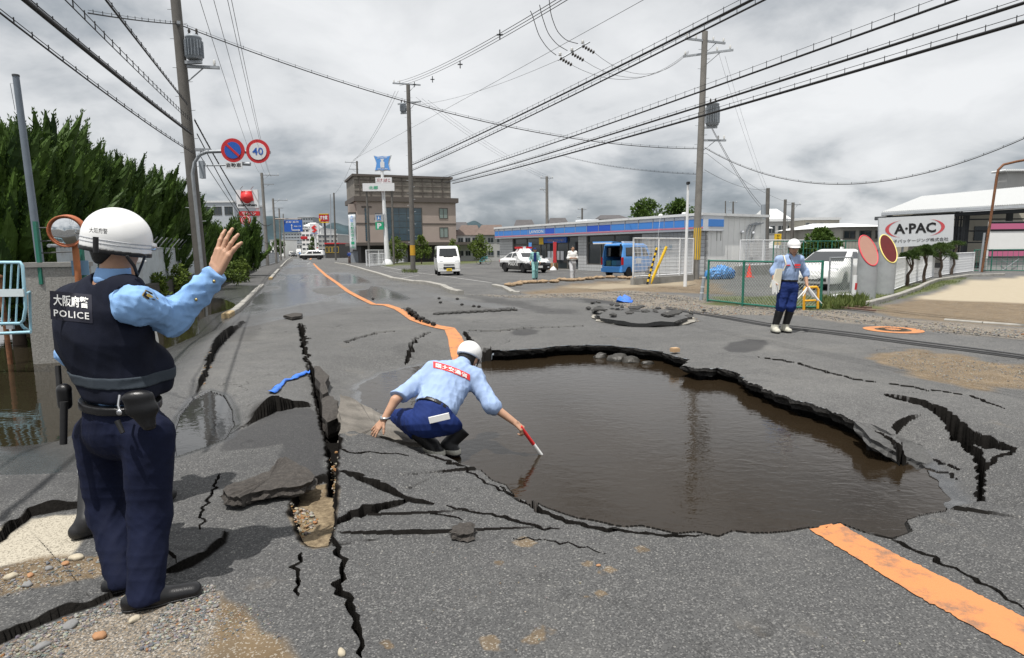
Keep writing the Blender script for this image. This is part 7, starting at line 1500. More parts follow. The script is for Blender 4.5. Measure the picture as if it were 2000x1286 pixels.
def vehicle(name, label, cat, base, heading, prof, w, taper, wheels, wr, paint, res, wins=(), shield=None, rear=None, lower=None, hollow=None, group=None, plate=m_plate, lamps=True, rw=.18):
    hd = Vector((heading[0], heading[1], 0)).normalized(); rz = math.atan2(-hd.x, hd.y); t = thing(name, label, cat, base, rz, group)
    pf = poly2(prof); zmax = max(p[1] for p in prof); y0 = min(p[0] for p in prof); y1 = max(p[0] for p in prof); z0 = min(p[1] for p in prof)
    def core(P):
        x, y, z = np.abs(P[:, 0]), P[:, 1], P[:, 2]; bel = taper[0]; hw_ = w/2-np.clip((z-bel)/(zmax-bel), 0, 1)*taper[1]-np.clip((bel-.35-z), 0, 1)*.06-np.clip(np.abs(y-(y0+y1)/2)/(y1-y0)*2-.78, 0, 1)*taper[2]
        return smax(pf(y.astype(float), z.astype(float)), x-hw_, taper[3])
    def body(P):
        v = core(P)
        for yw in wheels: v = np.maximum(v, -(np.maximum(np.sqrt((P[:, 1]-yw)**2+(P[:, 2]-wr)**2)-(wr+.045), (w/2-.30)-np.abs(P[:, 0]))))
        if hollow is not None: v = np.maximum(v, -hollow(P))
        return v
    lo = (-w/2-.1, y0-.1, z0-.1); hi = (w/2+.1, y1+.1, zmax+.1)
    def part(nm, f, m, par=t, r=res):
        V, F_ = surf(f, lo, hi, r)
        return link(nm, np_mesh(nm, V, F_), m, par) if len(F_) else None
    bo = part('body', body, paint)
    for nm, poly in wins:
        wf = poly2(poly)
        for sg in (-1, 1):
            part(nm, lambda P: np.maximum(np.maximum(core(P)-.006, wf(P[:, 1].astype(float), P[:, 2].astype(float))), .30-P[:, 0]*sg), m_cglass, t, res*.8)
    if shield:
        sf = poly2([(x, z) for x, z in shield[0]]); ys = shield[1]
        part('windscreen', lambda P: np.maximum(np.maximum(core(P)-.007, sf(P[:, 0].astype(float), P[:, 2].astype(float))), ys-P[:, 1]), m_cglass, t, res*.8)
    if rear:
        sf2 = poly2([(x, z) for x, z in rear[0]]); yr_ = rear[1]
        part('rear_window', lambda P: np.maximum(np.maximum(core(P)-.007, sf2(P[:, 0].astype(float), P[:, 2].astype(float))), P[:, 1]-yr_), m_cglass, t, res*.8)
    if lower: part('lower_panels', lambda P: np.maximum(np.maximum(body(P)-.005, P[:, 2]-lower[0](P[:, 1]) if callable(lower[0]) else P[:, 2]-lower[0]), .0*P[:, 0]-1), lower[1], t)
    for yw in wheels:
        for sg in (-1, 1):
            c = Vector((sg*(w/2-rw/2-.03), yw, wr)); ax = (Vector((0, 1, 0)), Vector((0, 0, 1)), Vector((sg, 0, 0))); q = MB(); q.lathe([(wr*.62, -rw/2), (wr*.92, -rw/2), (wr, -rw*.35), (wr, rw*.35), (wr*.92, rw/2), (wr*.62, rw/2)], c, 20, ax); wh = q.build('wheel', m_tyre, t, False)
            q = MB(); q.lathe([(.02, rw*.40), (.06, rw*.44), (wr*.52, rw*.30), (wr*.64, rw*.46), (wr*.64, -rw*.3)], c, 20, ax); rm = q.build('rim', m_rim, wh, False)
            for k in range(5): a = k*2*math.pi/5; q = MB(); q.box(c+Vector((sg*rw*.40, math.cos(a)*wr*.33, math.sin(a)*wr*.33)), (.03, wr*.5, .05), (Vector((1, 0, 0)), Vector((0, math.cos(a), math.sin(a))), Vector((0, -math.sin(a), math.cos(a))))); q.build('spoke', m_rim, wh, False)
    q = MB(); q.bb(-w/2+.15, w/2-.15, y0+.25, y1-.25, z0-.02, z0+.15); q.build('underbody', m_trim, t, False)
    def add(nm, m, *boxes):
        q = MB()
        for b in boxes: q.bb(*b)
        return q.build(nm, m, t, False)
    return t, add, core, part
def sym(f, *a):
    for s in (-1, 1): f(s, *a)
# kei van profile
KV = [(-1.66, .28), (-1.68, .55), (-1.69, 1.0), (-1.62, 1.50), (-1.55, 1.84), (-1.40, 1.89), (.55, 1.88), (.85, 1.80), (1.30, 1.16), (1.52, 1.02), (1.66, .86), (1.68, .45), (1.62, .26)]
KW = [('side_window', [(-1.40, 1.15), (-1.36, 1.66), (-.62, 1.68), (-.62, 1.14)]), ('side_window', [(-.54, 1.14), (-.54, 1.68), (.18, 1.68), (.18, 1.12)]), ('door_window', [(.27, 1.12), (.27, 1.67), (.62, 1.66), (.98, 1.14)])]
KS = ([(-.60, 1.20), (.60, 1.20), (.53, 1.72), (-.53, 1.72)], .55)
b = G(873, 537); t, add, core, part = vehicle('white_van', 'small white delivery van with yellow plate parked facing the road', 'van', b, (.19, -.98), KV, 1.48, (1.05, .09, .10, .10), (-1.05, 1.12), .27, m_cwhite, .03, KW, KS, None, plate=m_plyel)
for s in (-1, 1):
    add('headlight', m_lampw, (s*.50-.13, s*.50+.13, 1.50, 1.64, .72, .96)); add('mirror', m_trim, (s*.78-.06, s*.78+.06, 1.0, 1.08, 1.12, 1.32))
add('grille', m_trim, (-.34, .34, 1.62, 1.69, .66, .72)); add('lower_grille', m_trim, (-.36, .36, 1.64, 1.70, .42, .56)); add('number_plate', m_plyel, (-.17, .17, 1.68, 1.715, .30, .46)); add('bumper', m_cwhite, (-.70, .70, 1.52, 1.685, .28, .40)); add('wiper', m_trim, (-.3, .3, 1.28, 1.33, 1.19, 1.215)); add('number_text', m_black, (-.10, .10, 1.716, 1.72, .35, .40))
for i, wd in enumerate(('水道',)): text('lettering', wd, m_sblue, (.742, .55, .85), (0, 1, 0), (0, 0, 1), .38, .16, t, False, 0, .02)
# blue kei van with the tailgate up, load visible
hol = lambda P: smax(np.maximum(np.abs(P[:, 0])-.60, np.maximum(P[:, 1]-.5, -1.9-P[:, 1])), np.maximum(P[:, 2]-1.74, .62-P[:, 2]), .05)
bB = G(1228, 540); KWB = KW
t, add, core, part = vehicle('blue_van', 'sky blue small van with its tailgate raised showing crates', 'van', bB, (.70, .71), KV, 1.48, (1.05, .09, .10, .10), (-1.05, 1.12), .27, m_cblue, .03, KWB, KS, None, None, hol)
for s in (-1, 1):
    add('tail_light', m_lampr, (s*.685-.045, s*.685+.045, -1.71, -1.60, .70, 1.12)); add('headlight', m_lampw, (s*.50-.13, s*.50+.13, 1.50, 1.64, .72, .96)); add('mirror', m_trim, (s*.78-.06, s*.78+.06, 1.0, 1.08, 1.12, 1.32))
q = MB(); q.box((0, -2.12, 1.93), (1.32, .95, .06), (Vector((1, 0, 0)), Vector((0, .99, -.06)), Vector((0, .06, .99)))); tg = q.build('tailgate', m_cblue, t, False); q = MB(); q.box((0, -2.2, 1.895), (1.0, .5, .02)); q.build('tailgate_glass', m_cglass, tg, False); q = MB(); q.bb(-.62, .62, -2.62, -2.50, 1.86, 1.93); q.build('tailgate_edge', m_fwhite, tg, False)
add('cargo_floor', m_trim, (-.58, .58, -1.6, .45, .60, .64)); add('bulkhead', m_trim, (-.58, .58, .40, .46, .62, 1.70)); add('rear_bumper', m_cblue, (-.70, .70, -1.74, -1.62, .30, .52)); add('roof_tube', m_fwhite, (.35, .50, -1.3, -.2, 1.90, 2.0)); add('gas_strut', m_trim, (.56, .59, -1.75, -1.60, 1.45, 1.85))
q = MB(); q.bb(.745, .752, -.45, .10, .75, 1.05); q.build('door_panel', m_fwhite, t, False)
for i, (x, z, c) in enumerate(((-.33, .64, (.05, .12, .10)), (.05, .64, (.02, .13, .22)), (.38, .64, (.03, .10, .20)))):
    d = Vector((.70, .71, 0)); r_ = Vector((.71, -.70, 0)); p = bB+r_*x+d*-1.35+Z3*.64; q = MB(); ax = (r_, d, Z3); w_ = .33
    q.box(p+Z3*.02, (w_, .42, .04), ax)
    for sx, sy, lx, ly in ((-1, 0, .02, .42), (1, 0, .02, .42), (0, -1, w_, .02), (0, 1, w_, .02)): q.box(p+r_*(sx*(w_/2-.01))+d*(sy*.20)+Z3*.15, (lx, ly, .30), ax)
    q.top('crate', mat('crate%d' % i, c, .6), ('green plastic crate inside the blue van', 'teal plastic crate inside the blue van', 'dark blue plastic crate inside the blue van')[i], 'crate', 'crates in the blue van')
# police sedan
SD = [(-2.36, .32), (-2.40, .62), (-2.36, .95), (-1.75, 1.06), (-1.05, 1.38), (-.55, 1.455), (.15, 1.45), (.55, 1.36), (1.20, 1.02), (1.95, .93), (2.30, .76), (2.40, .55), (2.36, .26), (0, .22)]
SW_ = [('rear_side_window', [(-1.45, 1.03), (-.98, 1.33), (-.42, 1.38), (-.42, 1.02)]), ('door_window', [(-.34, 1.02), (-.34, 1.38), (.12, 1.37), (.72, 1.02)])]
SS = ([(-.70, 1.06), (.70, 1.06), (.56, 1.37), (-.56, 1.37)], .42); SRW = ([(-.60, 1.10), (.60, 1.10), (.50, 1.34), (-.50, 1.34)], -1.0)
bs_ = G(1024, 532); hs_d = (.44, -.90)
t, add, core, part = vehicle('police_car', 'black and white police sedan with red light bar on the lot', 'police car', bs_, hs_d, SD, 1.80, (.85, .24, .22, .16), (-1.42, 1.42), .32, m_cwhite, .034, SW_, SS, SRW, (lambda y: .70+.0*y, m_cblack))
for s in (-1, 1): add('headlight', m_lampw, (s*.66-.16, s*.66+.16, 2.16, 2.34, .66, .80)); add('mirror', m_cwhite, (s*.98-.10, s*.98+.10, .55, .68, 1.0, 1.16)); add('tail_light', m_lampr, (s*.66-.18, s*.66+.18, -2.40, -2.30, .72, .88)); add('fog_light', m_lampw, (s*.62-.06, s*.62+.06, 2.33, 2.41, .36, .44))
add('grille', m_trim, (-.40, .40, 2.30, 2.40, .60, .74)); add('number_plate', m_plate, (-.17, .17, 2.395, 2.42, .36, .50)); q = MB(); q.add([(-.50, -.45, 1.44), (.50, -.45, 1.44), (.50, .25, 1.44), (-.50, .25, 1.44), (-.36, -.30, 1.66), (.36, -.30, 1.66), (.36, .08, 1.66), (-.36, .08, 1.66)], [(0, 1, 5, 4), (1, 2, 6, 5), (2, 3, 7, 6), (3, 0, 4, 7), (4, 5, 6, 7)]); rs = q.build('roof_riser', m_cwhite, t, False)
q = MB(); q.bb(-.62, .62, -.26, .04, 1.66, 1.80); lb_ = q.build('light_bar', m_lightbar, t, False); q = MB(); q.bb(-.12, .12, -.27, .05, 1.665, 1.81); q.build('speaker', m_fwhite, lb_, False)
text('lettering', 'POLICE', m_white, (.915, .05, .60), (0, 1, 0), (0, 0, 1), 1.5, .20, t, False, 0, .02); text('lettering', '大阪府警', m_black, (.925, -.1, .80), (0, 1, 0), (0, 0, 1), 1.1, .14, t, False, 0, .01)
# white hatchback behind the fence
HB = [(-2.25, .35), (-2.28, .8), (-2.15, 1.10), (-1.80, 1.28), (-.7, 1.50), (-.1, 1.50), (.45, 1.40), (1.35, 1.02), (1.95, .92), (2.22, .74), (2.28, .5), (2.22, .24), (0, .20)]
HBW = [('rear_side_window', [(-1.7, 1.06), (-1.1, 1.30), (-.55, 1.39), (-.55, 1.02)]), ('door_window', [(-.45, 1.02), (-.45, 1.40), (.05, 1.40), (.80, 1.03)])]
bh = H(1626, 560, 24.2); bh.z = 0
t, add, core, part = vehicle('white_car', 'white hatchback parked behind the chain link fence', 'car', bh, (-.70, -.71), HB, 1.76, (.85, .24, .26, .18), (-1.32, 1.40), .31, m_cwhite, .032, HBW, ([(-.72, 1.03), (.72, 1.03), (.58, 1.41), (-.58, 1.41)], .38))
for s in (-1, 1): add('headlight', m_lampw, (s*.66-.14, s*.66+.14, 1.96, 2.14, .66, .82)); add('mirror', m_cwhite, (s*.97-.10, s*.97+.10, .62, .76, .98, 1.14))
add('grille', m_trim, (-.46, .46, 2.18, 2.27, .34, .50)); add('number_plate', m_plate, (-.17, .17, 2.26, 2.29, .42, .56)); add('antenna_fin', m_cwhite, (-.03, .03, -1.0, -.75, 1.48, 1.58))
# far police wagon across the road and traffic beyond it
bw = G(610, 507.5); WG = [(-2.3, .35), (-2.35, 1.0), (-2.2, 1.75), (-1.9, 1.88), (.6, 1.88), (1.2, 1.25), (2.2, 1.05), (2.35, .7), (2.3, .3)]
t, add, core, part = vehicle('police_car', 'black and white patrol wagon blocking the road far off', 'police car', bw, (-.98, -.1), WG, 1.80, (1.0, .12, .15, .12), (-1.4, 1.45), .36, m_cwhite, .06, [('side_window', [(-2.0, 1.15), (-1.9, 1.65), (-.3, 1.65), (-.3, 1.12)]), ('door_window', [(-.2, 1.12), (-.2, 1.65), (.55, 1.62), (.95, 1.14)])], None, None, (lambda y: .95+0*y, m_cblack))
q = MB(); q.bb(-.4, .4, -1.4, -.9, 1.86, 2.25); q.build('roof_riser', m_cwhite, t, False); q = MB(); q.bb(-.25, .25, -1.25, -1.0, 2.25, 2.42); q.build('light_bar', m_lightbar, t, False)
TRK = [(-2.9, .5), (-2.9, 2.7), (1.2, 2.7), (1.25, 2.2), (2.7, 2.1), (2.95, 1.2), (2.95, .45)]
for px, py, prof, pt, lb, nm, ct in ((574, 501.5, SD, m_cblack, 'dark far car with red lights in the left lane', 'car', 'car'), (584, 499.5, TRK, m_cwhite, 'white box truck queued far down the road', 'truck', 'truck'), (580, 498.5, SD, m_cwhite, 'far white car queued ahead of the truck', 'car', 'car'), (569, 500, KV, m_gwall, 'far grey van stopped at the left', 'van', 'van'), (594, 499, TRK, m_gwall, 'grey truck stopped behind the patrol wagon', 'truck', 'truck')):
    b = G(px, py+.8); v, add, c_, p_ = vehicle(nm, lb, ct, b, -ROAD, prof, 1.9 if prof is TRK else 1.7, (1.0, .15, .15, .12), (-1.3, 1.4), .33, pt, .10, [], ([(-.6, 1.1), (.6, 1.1), (.5, 1.5), (-.5, 1.5)], .3))
    for s in (-1, 1): add('headlight', m_lampw, (s*.6-.15, s*.6+.15, max(p[0] for p in prof)-.1, max(p[0] for p in prof)+.01, .6, .8))
# a fallen bicycle and a bicycle stand on the lot
b = G(945, 517); t = thing('bicycle', 'teal bicycle lying on the parking lot by the fence', 'bicycle', b); q = MB()
for dx in (-.5, .5): q.tube([b+Vector((dx+.33*math.cos(a), .1*math.sin(a), .34+.33*math.sin(a))) for a in np.linspace(0, 2*math.pi, 17)], .018, 5)
q.build('wheels', m_tyre, t); q = MB(); A_, B_, C_, D_ = b+Vector((-.5, 0, .34)), b+Vector((-.15, 0, .80)), b+Vector((.40, 0, .82)), b+Vector((0, 0, .34)); 
for p_, r_ in ((A_, B_), (B_, C_), (C_, D_), (D_, A_), (B_, D_), (C_, b+Vector((.5, 0, .34))), (C_, b+Vector((.38, 0, 1.0)))): q.cyl(p_, r_, .022, .022, 6)
q.build('frame', mat('teal_paint', (.05, .30, .36), .4), t); q = MB(); q.box(b+Vector((-.18, 0, .86)), (.24, .12, .05)); q.build('saddle', m_black, t)
# ------------------------------------------------------------------ fences, kerbs, gate
m_gfence = mat('green_fence_coating', (.02, .15, .105), .5, dirt=.2); m_chain = mat('chain_wire', (.30, .34, .32), .5, metal=.5); m_gchain = mat('green_chain_wire', (.05, .16, .13), .5)
def mesh_fence(name, label, pts, h, dx, dz, r, post_r, m, mw, group=None, z0=0.0, cat='fence', kind='grid', rail=True):
    pts = [Vector((p[0], p[1], z0)) for p in pts]; t = thing(name, label, cat, pts[0], 0, group)
    for a in pts: q = MB(); q.cyl(a-Z3*.05, a+Z3*(h+.03), post_r, post_r, 8); q.build('post', m, t)
    for a, b in zip(pts[:-1], pts[1:]):
        d = b-a; L = d.length; d.normalize(); q = MB()
        if rail:
            for z in (.06, h): q2 = MB(); q2.cyl(a+Z3*z, b+Z3*z, post_r*.7, post_r*.7, 6); q2.build('rail', m, t)
        if kind == 'grid':
            for i in range(1, int(L/dx)): q.cyl(a+d*(i*dx)+Z3*.05, a+d*(i*dx)+Z3*h, r, r, 4, False, False)
            for j in range(1, int(h/dz)): q.cyl(a+Z3*(j*dz), b+Z3*(j*dz), r, r, 4, False, False)
        else:
            n = int((L+h)/dx)
            for i in range(n):
                for sg in (1, -1):
                    s0 = i*dx-h; p0 = max(0, s0); p1 = min(L, s0+h)
                    if p1 <= p0: continue
                    za, zb = (p0-s0, p1-s0) if sg > 0 else (h-(p0-s0), h-(p1-s0)); q.cyl(a+d*p0+Z3*max(.03, za), a+d*p1+Z3*max(.03, zb), r, r, 3, False, False)
        q.build('wire_mesh', mw, t)
    return t
def gp(px, py, z=0.0): v = G(px, py, z); return (v.x, v.y)
mesh_fence('mesh_fence', 'white wire mesh panel beside the blue van', [gp(1236, 556), gp(1285, 553), gp(1326, 550), gp(1352, 547)], 1.75, .09, .16, .010, .035, m_wpost, m_wpost, 'white mesh fences', .30)
sidep = [fside.p(.6+2.0*k, 2.0, 0) for k in range(6)]
mesh_fence('mesh_fence', 'long white wire mesh fence before the shop side wall', [(p.x, p.y) for p in sidep], 1.45, .09, .16, .010, .035, m_wpost, m_wpost, 'white mesh fences', .55)
mesh_fence('chain_link_fence', 'green framed chain link fence in front of the weedy lot', [gp(1382, 590), gp(1450, 598), gp(1530, 606), gp(1602, 604)], 1.22, .10, .1, .005, .035, m_gfence, m_chain, None, 0, 'fence', 'chain')
mesh_fence('chain_link_gate', 'grey chain link gate leaning before the white car', [gp(1617, 582), gp(1660, 580)], 1.25, .09, .1, .005, .030, m_galv, m_chain, None, 0, 'gate', 'chain')
mesh_fence('mesh_fence', 'white mesh fence along the verge behind the pines', [gp(1742, 570), gp(1772, 558), gp(1800, 549), gp(1822, 542)], 1.15, .08, .14, .010, .035, m_wpost, m_wpost, 'white mesh fences', 0)
mesh_fence('yard_gate', 'grey barred yard gate beside the rusty lamp post', [gp(1838, 539), gp(1900, 531)], 1.15, .10, .14, .012, .04, m_wpost, m_wpost, None, 0, 'gate')
mesh_fence('mesh_fence', 'white wire fence along the back of the parking lot', [gp(716, 520), gp(740, 518), gp(787, 513), gp(833, 509), gp(880, 507), gp(930, 505), gp(985, 504)], 1.7, .28, .35, .014, .05, m_wpost, m_wpost, 'white mesh fences', 0)
mesh_fence('mesh_fence', 'low white mesh panel at the foot of the crest pylon', [gp(722, 521), gp(752, 519)], 1.3, .18, .25, .012, .045, m_wpost, m_wpost, 'white mesh fences', 0)
mesh_fence('net_fence', 'tall green net fence behind the hard hat man', [(H(1510+k*36, 500, 33).x, 33+k*.4) for k in range(7)], 1.9, .25, .25, .008, .03, m_gfence, m_gchain, None, 0)
mesh_fence('wire_fence', 'pale green wire fence at the yard gate', [gp(1900, 531), gp(1935, 530), gp(2010, 531)], 1.3, .25, .3, .010, .035, m_gfence, m_gfence, None, 0)
mesh_fence('mesh_fence', 'grey site fence beyond the left hedge', [gp(490, 524), gp(525, 518), gp(545, 512)], 1.5, .3, .3, .014, .05, m_galv, m_galv, None, 0)
# concrete footing walls
def wallseg(name, label, pts, h, w, m, cat='wall', group=None):
    t = thing(name, label, cat, pts[0], 0, group)
    for a, b in zip(pts[:-1], pts[1:]):
        a, b = Vector(a), Vector(b); d = (b-a); L = d.length; d.normalize(); q = MB(); q.box((a+b)/2+Z3*(h/2-.03), (L, w, h+.06), (d, Vector((-d.y, d.x, 0)), Z3)); q.build('block', m, t)
    return t
wallseg('low_wall', 'low stained concrete footing under the mesh panel by the van', [G(1234, 557), G(1285, 554), G(1320, 551), G(1352, 548)], .30, .18, m_concw)
wallseg('low_wall', 'grey retaining wall below the long white mesh fence', [p-Z3*p.z for p in (fside.p(.3, 2.0, 0), fside.p(11, 2.0, 0))], .55, .22, m_concw)
# left boundary: gate post, low dark wall, white corrugated fence with bent rods
gpB = Vector((-7.12, 9.7, 0)); t = thing('gate_post', 'rough concrete gate post with small blue plate at the flooded entrance', 'gate post', gpB); ax = (Vector((.93, .36, 0)), Vector((-.36, .93, 0)), Z3)
q = MB(); q.box(gpB+Z3*.64, (.78, .42, 1.55), ax); q.build('pillar', mat('pebbledash', (.30, .29, .27), .95, var=.3, vscale=40, bump=.008, bscale=60), t); q = MB(); q.box(gpB+Z3*1.44, (.84, .48, .07), ax); q.build('cap', m_concw, t); q = MB(); q.box(H(148, 524, 9.3)+Vector((0, .1, 0)), (.22, .03, .22), ax); q.build('plate', mat('pale_blue_plate', (.16, .30, .45), .5), t)
q = MB()
for z in (1.62, 1.80, 2.0): q.tube([H(80, 500, 9.5)*1.0*0+Vector((H(78, 500, 9.5).x, 9.5, z)), Vector((H(165, 500, 9.8).x, 9.8, z+.02))], .012, 4)
q.build('barbed_wire', m_thin, t)
for px in (76, 160): q = MB(); a = H(px, 500, 9.45); q.box(Vector((a.x, a.y, 1.62)), (.05, .05, .95)); q.build('green_bracket', m_gfence, t)
fdir = ROAD; f0 = Vector((-7.6, 10.2, 0))
t = thing('corrugated_fence', 'white corrugated sheet fence topped with bent rods', 'fence', f0); 
for k in range(9):
    a = f0+fdir*(k*2.0+.3); q = MB(); n = 20; vs = []
    for i in range(n+1):
        p = a+fdir*(2.0*i/n)+RR*(.025*(i % 2)); vs += [p+Z3*.75, p+Z3*1.72]
    q.add(vs, [(2*i, 2*i+2, 2*i+3, 2*i+1) for i in range(n)]); q.build('sheet', mat('old_white_sheet', (.42, .46, .48), .6, var=.12, vscale=3, dirt=.5, dcol=(.20, .17, .13), dscale=2), t)
    for j in range(3): p = a+fdir*(.3+.66*j); q = MB(); q.tube([p+Z3*1.70, p+Z3*1.80, p+RR*.22+Z3*2.05], .016, 5); q.build('bent_rod', m_galv, t)
q = MB(); q.tube([f0+Z3*1.74, f0+fdir*18.4+Z3*1.74], .03, 6); q.build('top_rail', m_galv, t)
wallseg('low_wall', 'dark mossy low wall along the left footway', [f0+RR*.12+fdir*(k*2.4) for k in range(20)], .80, .22, mat('mossy_dark_wall', (.055, .052, .046), .95, var=.4, vscale=3, bump=.01, bscale=20))
# convex mirror
mc = H(130, 452, 9.2); mb_ = Vector((H(153, 560, 9.3).x, 9.3, 0)); t = thing('traffic_mirror', 'orange rimmed convex traffic mirror beside the gate post', 'traffic mirror', mb_); q = MB(); q.cyl(mb_-Z3*.2, H(146, 470, 9.3), .045, .045, 8); q.build('post', mat('orange_rust_post', (.36, .13, .05), .7, var=.3, dirt=.4, dcol=(.18, .07, .03)), t)
mn = Vector((.30, -.95, -.08)).normalized(); mx_ = mn.cross(Z3).normalized(); my_ = mx_.cross(mn); rr = .21
q = MB(); q.lathe([(rr*1.15, -.10), (rr*1.12, .05), (rr, .05), (rr, .02)], mc, 28, (mx_, my_, mn)); q.build('hood', mat('orange_hood', (.40, .12, .05), .6, var=.2), t); q = MB(); q.lathe([(rr, .022), (rr*.75, .05), (rr*.4, .068), (.005, .075)], mc, 28, (mx_, my_, mn)); q.build('mirror_glass', mat('mirror_chrome', (.75, .77, .78), .03, metal=1.0), t)
# leaning grey pole
b = H(84, 525, 9.9); b.z = -.1; tp = H(31, 150, 9.9); t = thing('steel_pole', 'bare grey steel pole leaning beside the gate post', 'pole', b); q = MB(); q.cyl(b, tp, .062, .045, 12); q.build('shaft', mat('grey_painted_pole', (.15, .18, .215), .5, var=.1), t); q = MB(); q.cyl(tp, tp+(tp-b).normalized()*.03, .05, .05, 12); q.build('cap', m_dkgrey, t); q = MB(); q.tube([tp-Z3*.1, tp+Vector((-.10, 0, -.10)), tp+Vector((-.07, 0, -.5))], .005, 4); q.build('loose_wire', m_galv, t)
# light blue barricade
def barricade():
    Y = 8.6; b = H(30, 655, Y); b.z = -.1; t = thing('barricade', 'light blue steel barricade standing in the flood water', 'barricade', b); m_ = mat('pale_blue_paint', (.33, .56, .66), .5, var=.08, dirt=.4, dcol=(.28, .17, .10), dscale=7)
    P = lambda x, y: H(x, y, Y)
    def tb(name, r, *pts): q = MB(); q.tube([P(*p) for p in pts], r, 7); q.build(name, m_, t)
    tb('frame', .022, (-70, 513), (40, 513), (44, 520), (50, 600), (46, 625), (40, 632), (-70, 634)); tb('base_rail', .022, (-70, 655), (60, 649)); 
    for x in (-30, -10, 10, 23, 37): tb('bar', .012, (x, 514), (x-6, 632))
    q = MB(); a, c = P(-70, 573), P(50, 572); q.box((a+c)/2+Vector((0, -.03, 0)), ((c-a).length, .02, .105)); q.build('board', mat('pale_board', (.62, .70, .72), .5, dirt=.3), t)
    q = MB(); q.tube([P(50, 575), H(58, 570, Y+.5), H(60, 648, Y+.5)], .02, 6); q.tube([H(60, 648, Y+.5), P(46, 640), P(40, 632)], .02, 6); q.build('stand', m_, t)
    q = MB(); q.box(P(20, 638), (.10, .03, .07)); q.build('clamp', m_galv, t)
barricade()
q = MB(); a = H(8, 600, 9.4); q.cyl((a.x, a.y, -.3), (a.x-.02, a.y, 1.25), .035, .035, 8); q.lathe([(.05, 0), (.05, .03), (.02, .05)], (a.x-.02, a.y, 1.25), 8); q.top('rusty_post', m_rust, 'thin rusty post behind the light blue barricade', 'post')
# kerbs: stones laid end to end
m_kerb = mat('kerb_concrete', (.30, .29, .265), .9, var=.2, vscale=4, bump=.004, bscale=30, dirt=.4, dcol=(.14, .125, .10), dscale=2.5); m_kerby = mat('kerb_faded_yellow', (.36, .27, .15), .85, var=.25, vscale=5)
def kerb(pts, h=.13, w=.16, step=.62, mats=None, zb=-.10):
    r_ = bpy.data.objects.new('kerb', None); col.objects.link(r_); r_.location = pts[0]; tag(r_, kind='structure'); i = 0
    for a, b in zip(pts[:-1], pts[1:]):
        a, b = Vector(a), Vector(b); L = (b-a).length; d = (b-a).normalized(); n = max(1, int(L/step)); s = L/n
        for k in range(n):
            c = a+d*(s*(k+.5)); q = MB(); e = .02; hh = h+rnd.uniform(-.008, .008); nn = Vector((-d.y, d.x, 0)); q.prism([(-w/2, zb), (w/2, zb), (w/2, hh-e), (w/2-e, hh), (-w/2+e, hh), (-w/2, hh-e)], c-d*(s/2-.006), nn, Z3, d*(s-.012)); q.build('kerb_stone', (mats[i % len(mats)] if mats else m_kerb), r_); i += 1
kerb([G(440, 622), G(462, 609), G(478, 594), G(497, 574), G(512, 560)], .12, .18, .8, [m_kerby]+[m_kerb]*40); kerb([G(528, 547), G(537, 536), G(544, 528)], .12, .2, 1.2, [m_kerby]+[m_kerb]*20); kerb([G(548, 523), G(560, 510), G(575, 500)], .12, .2, 2.5)
kerb([G(812, 554), G(835, 556), G(865, 563), G(882, 572), G(900, 576)], .15, .25, .8); kerb([G(965, 560), G(985, 564), G(1003, 574), G(1016, 574)], .10, .22, .8)
kerb([G(716, 530), G(740, 537), G(757, 543), G(768, 547), G(812, 554)], .14, .25, 1.2); kerb([G(655, 515), G(675, 518), G(700, 525), G(716, 530)], .14, .25, 1.6)
kerb([G(1690, 599), G(1720, 592), G(1760, 579), G(1790, 568), G(1812, 557), G(1830, 550), G(1862, 545), G(1892, 541), G(1960, 539)], .13, .15, .7); kerb([G(1845, 626), G(1920, 632), G(2040, 640)], .03, .12, 1.0, None, -.05)
# ------------------------------------------------------------------ small things on the right and on the lot
b = G(1598, 606); t = thing('hoop_barrier', 'orange tubular hoop barrier behind the hard hat man', 'barrier', b); q = MB(); q.tube([G(1570, 606), H(1571, 566, b.y), H(1573, 562, b.y), H(1595, 561, b.y), H(1598, 565, b.y), H(1597, 603, b.y)], .034, 8); q.build('hoop', mat('orange_yellow_paint', (.72, .36, .02), .5), t); q = MB(); q.cyl(H(1571, 588, b.y), H(1597, 587, b.y), .024, .024, 8); q.build('crossbar', MATS['orange_yellow_paint'], t)
b = G(1666, 590); t = thing('bollard', 'white bollard with red band standing by the pipes', 'bollard', b); q = MB(); q.cyl(b, H(1670, 538, b.y), .062, .058, 14); q.build('post', m_wpost, t)
for y0, y1 in ((553, 566), (580, 590)): q = MB(); q.cyl(H(1669-(y1-553)*.04, y1, b.y), H(1670, y0, b.y), .064, .064, 14); q.build('red_band', m_sred, t)
q = MB(); q.tube([G(1623, 584)+Z3*.06, G(1640, 582)+Z3*.07, G(1660, 581)+Z3*.06], .06, 8); q.tube([G(1625, 586)+Z3*.05, G(1645, 584)+Z3*.05], .045, 8); q.top('fallen_pipe', m_wpost, 'white pipe lying in the weeds beside the bollard', 'pipe')
b = G(1463, 542); t = thing('traffic_cone', 'small red traffic cone behind the chain link fence', 'traffic cone', b+Z3*0); q = MB(); q.lathe([(.17, .02), (.15, .05), (.03, .68), (.025, .70)], b, 18); q.build('cone', mat('cone_red', (.60, .04, .02), .5), t); q = MB(); q.box(b+Z3*.012, (.40, .40, .03)); q.build('base', MATS['cone_red'], t)
rg = np.random.RandomState(5)
m_bag = mat('blue_film_bag', (.08, .28, .62), .25, var=.6, vscale=7, bump=.02, bscale=14)
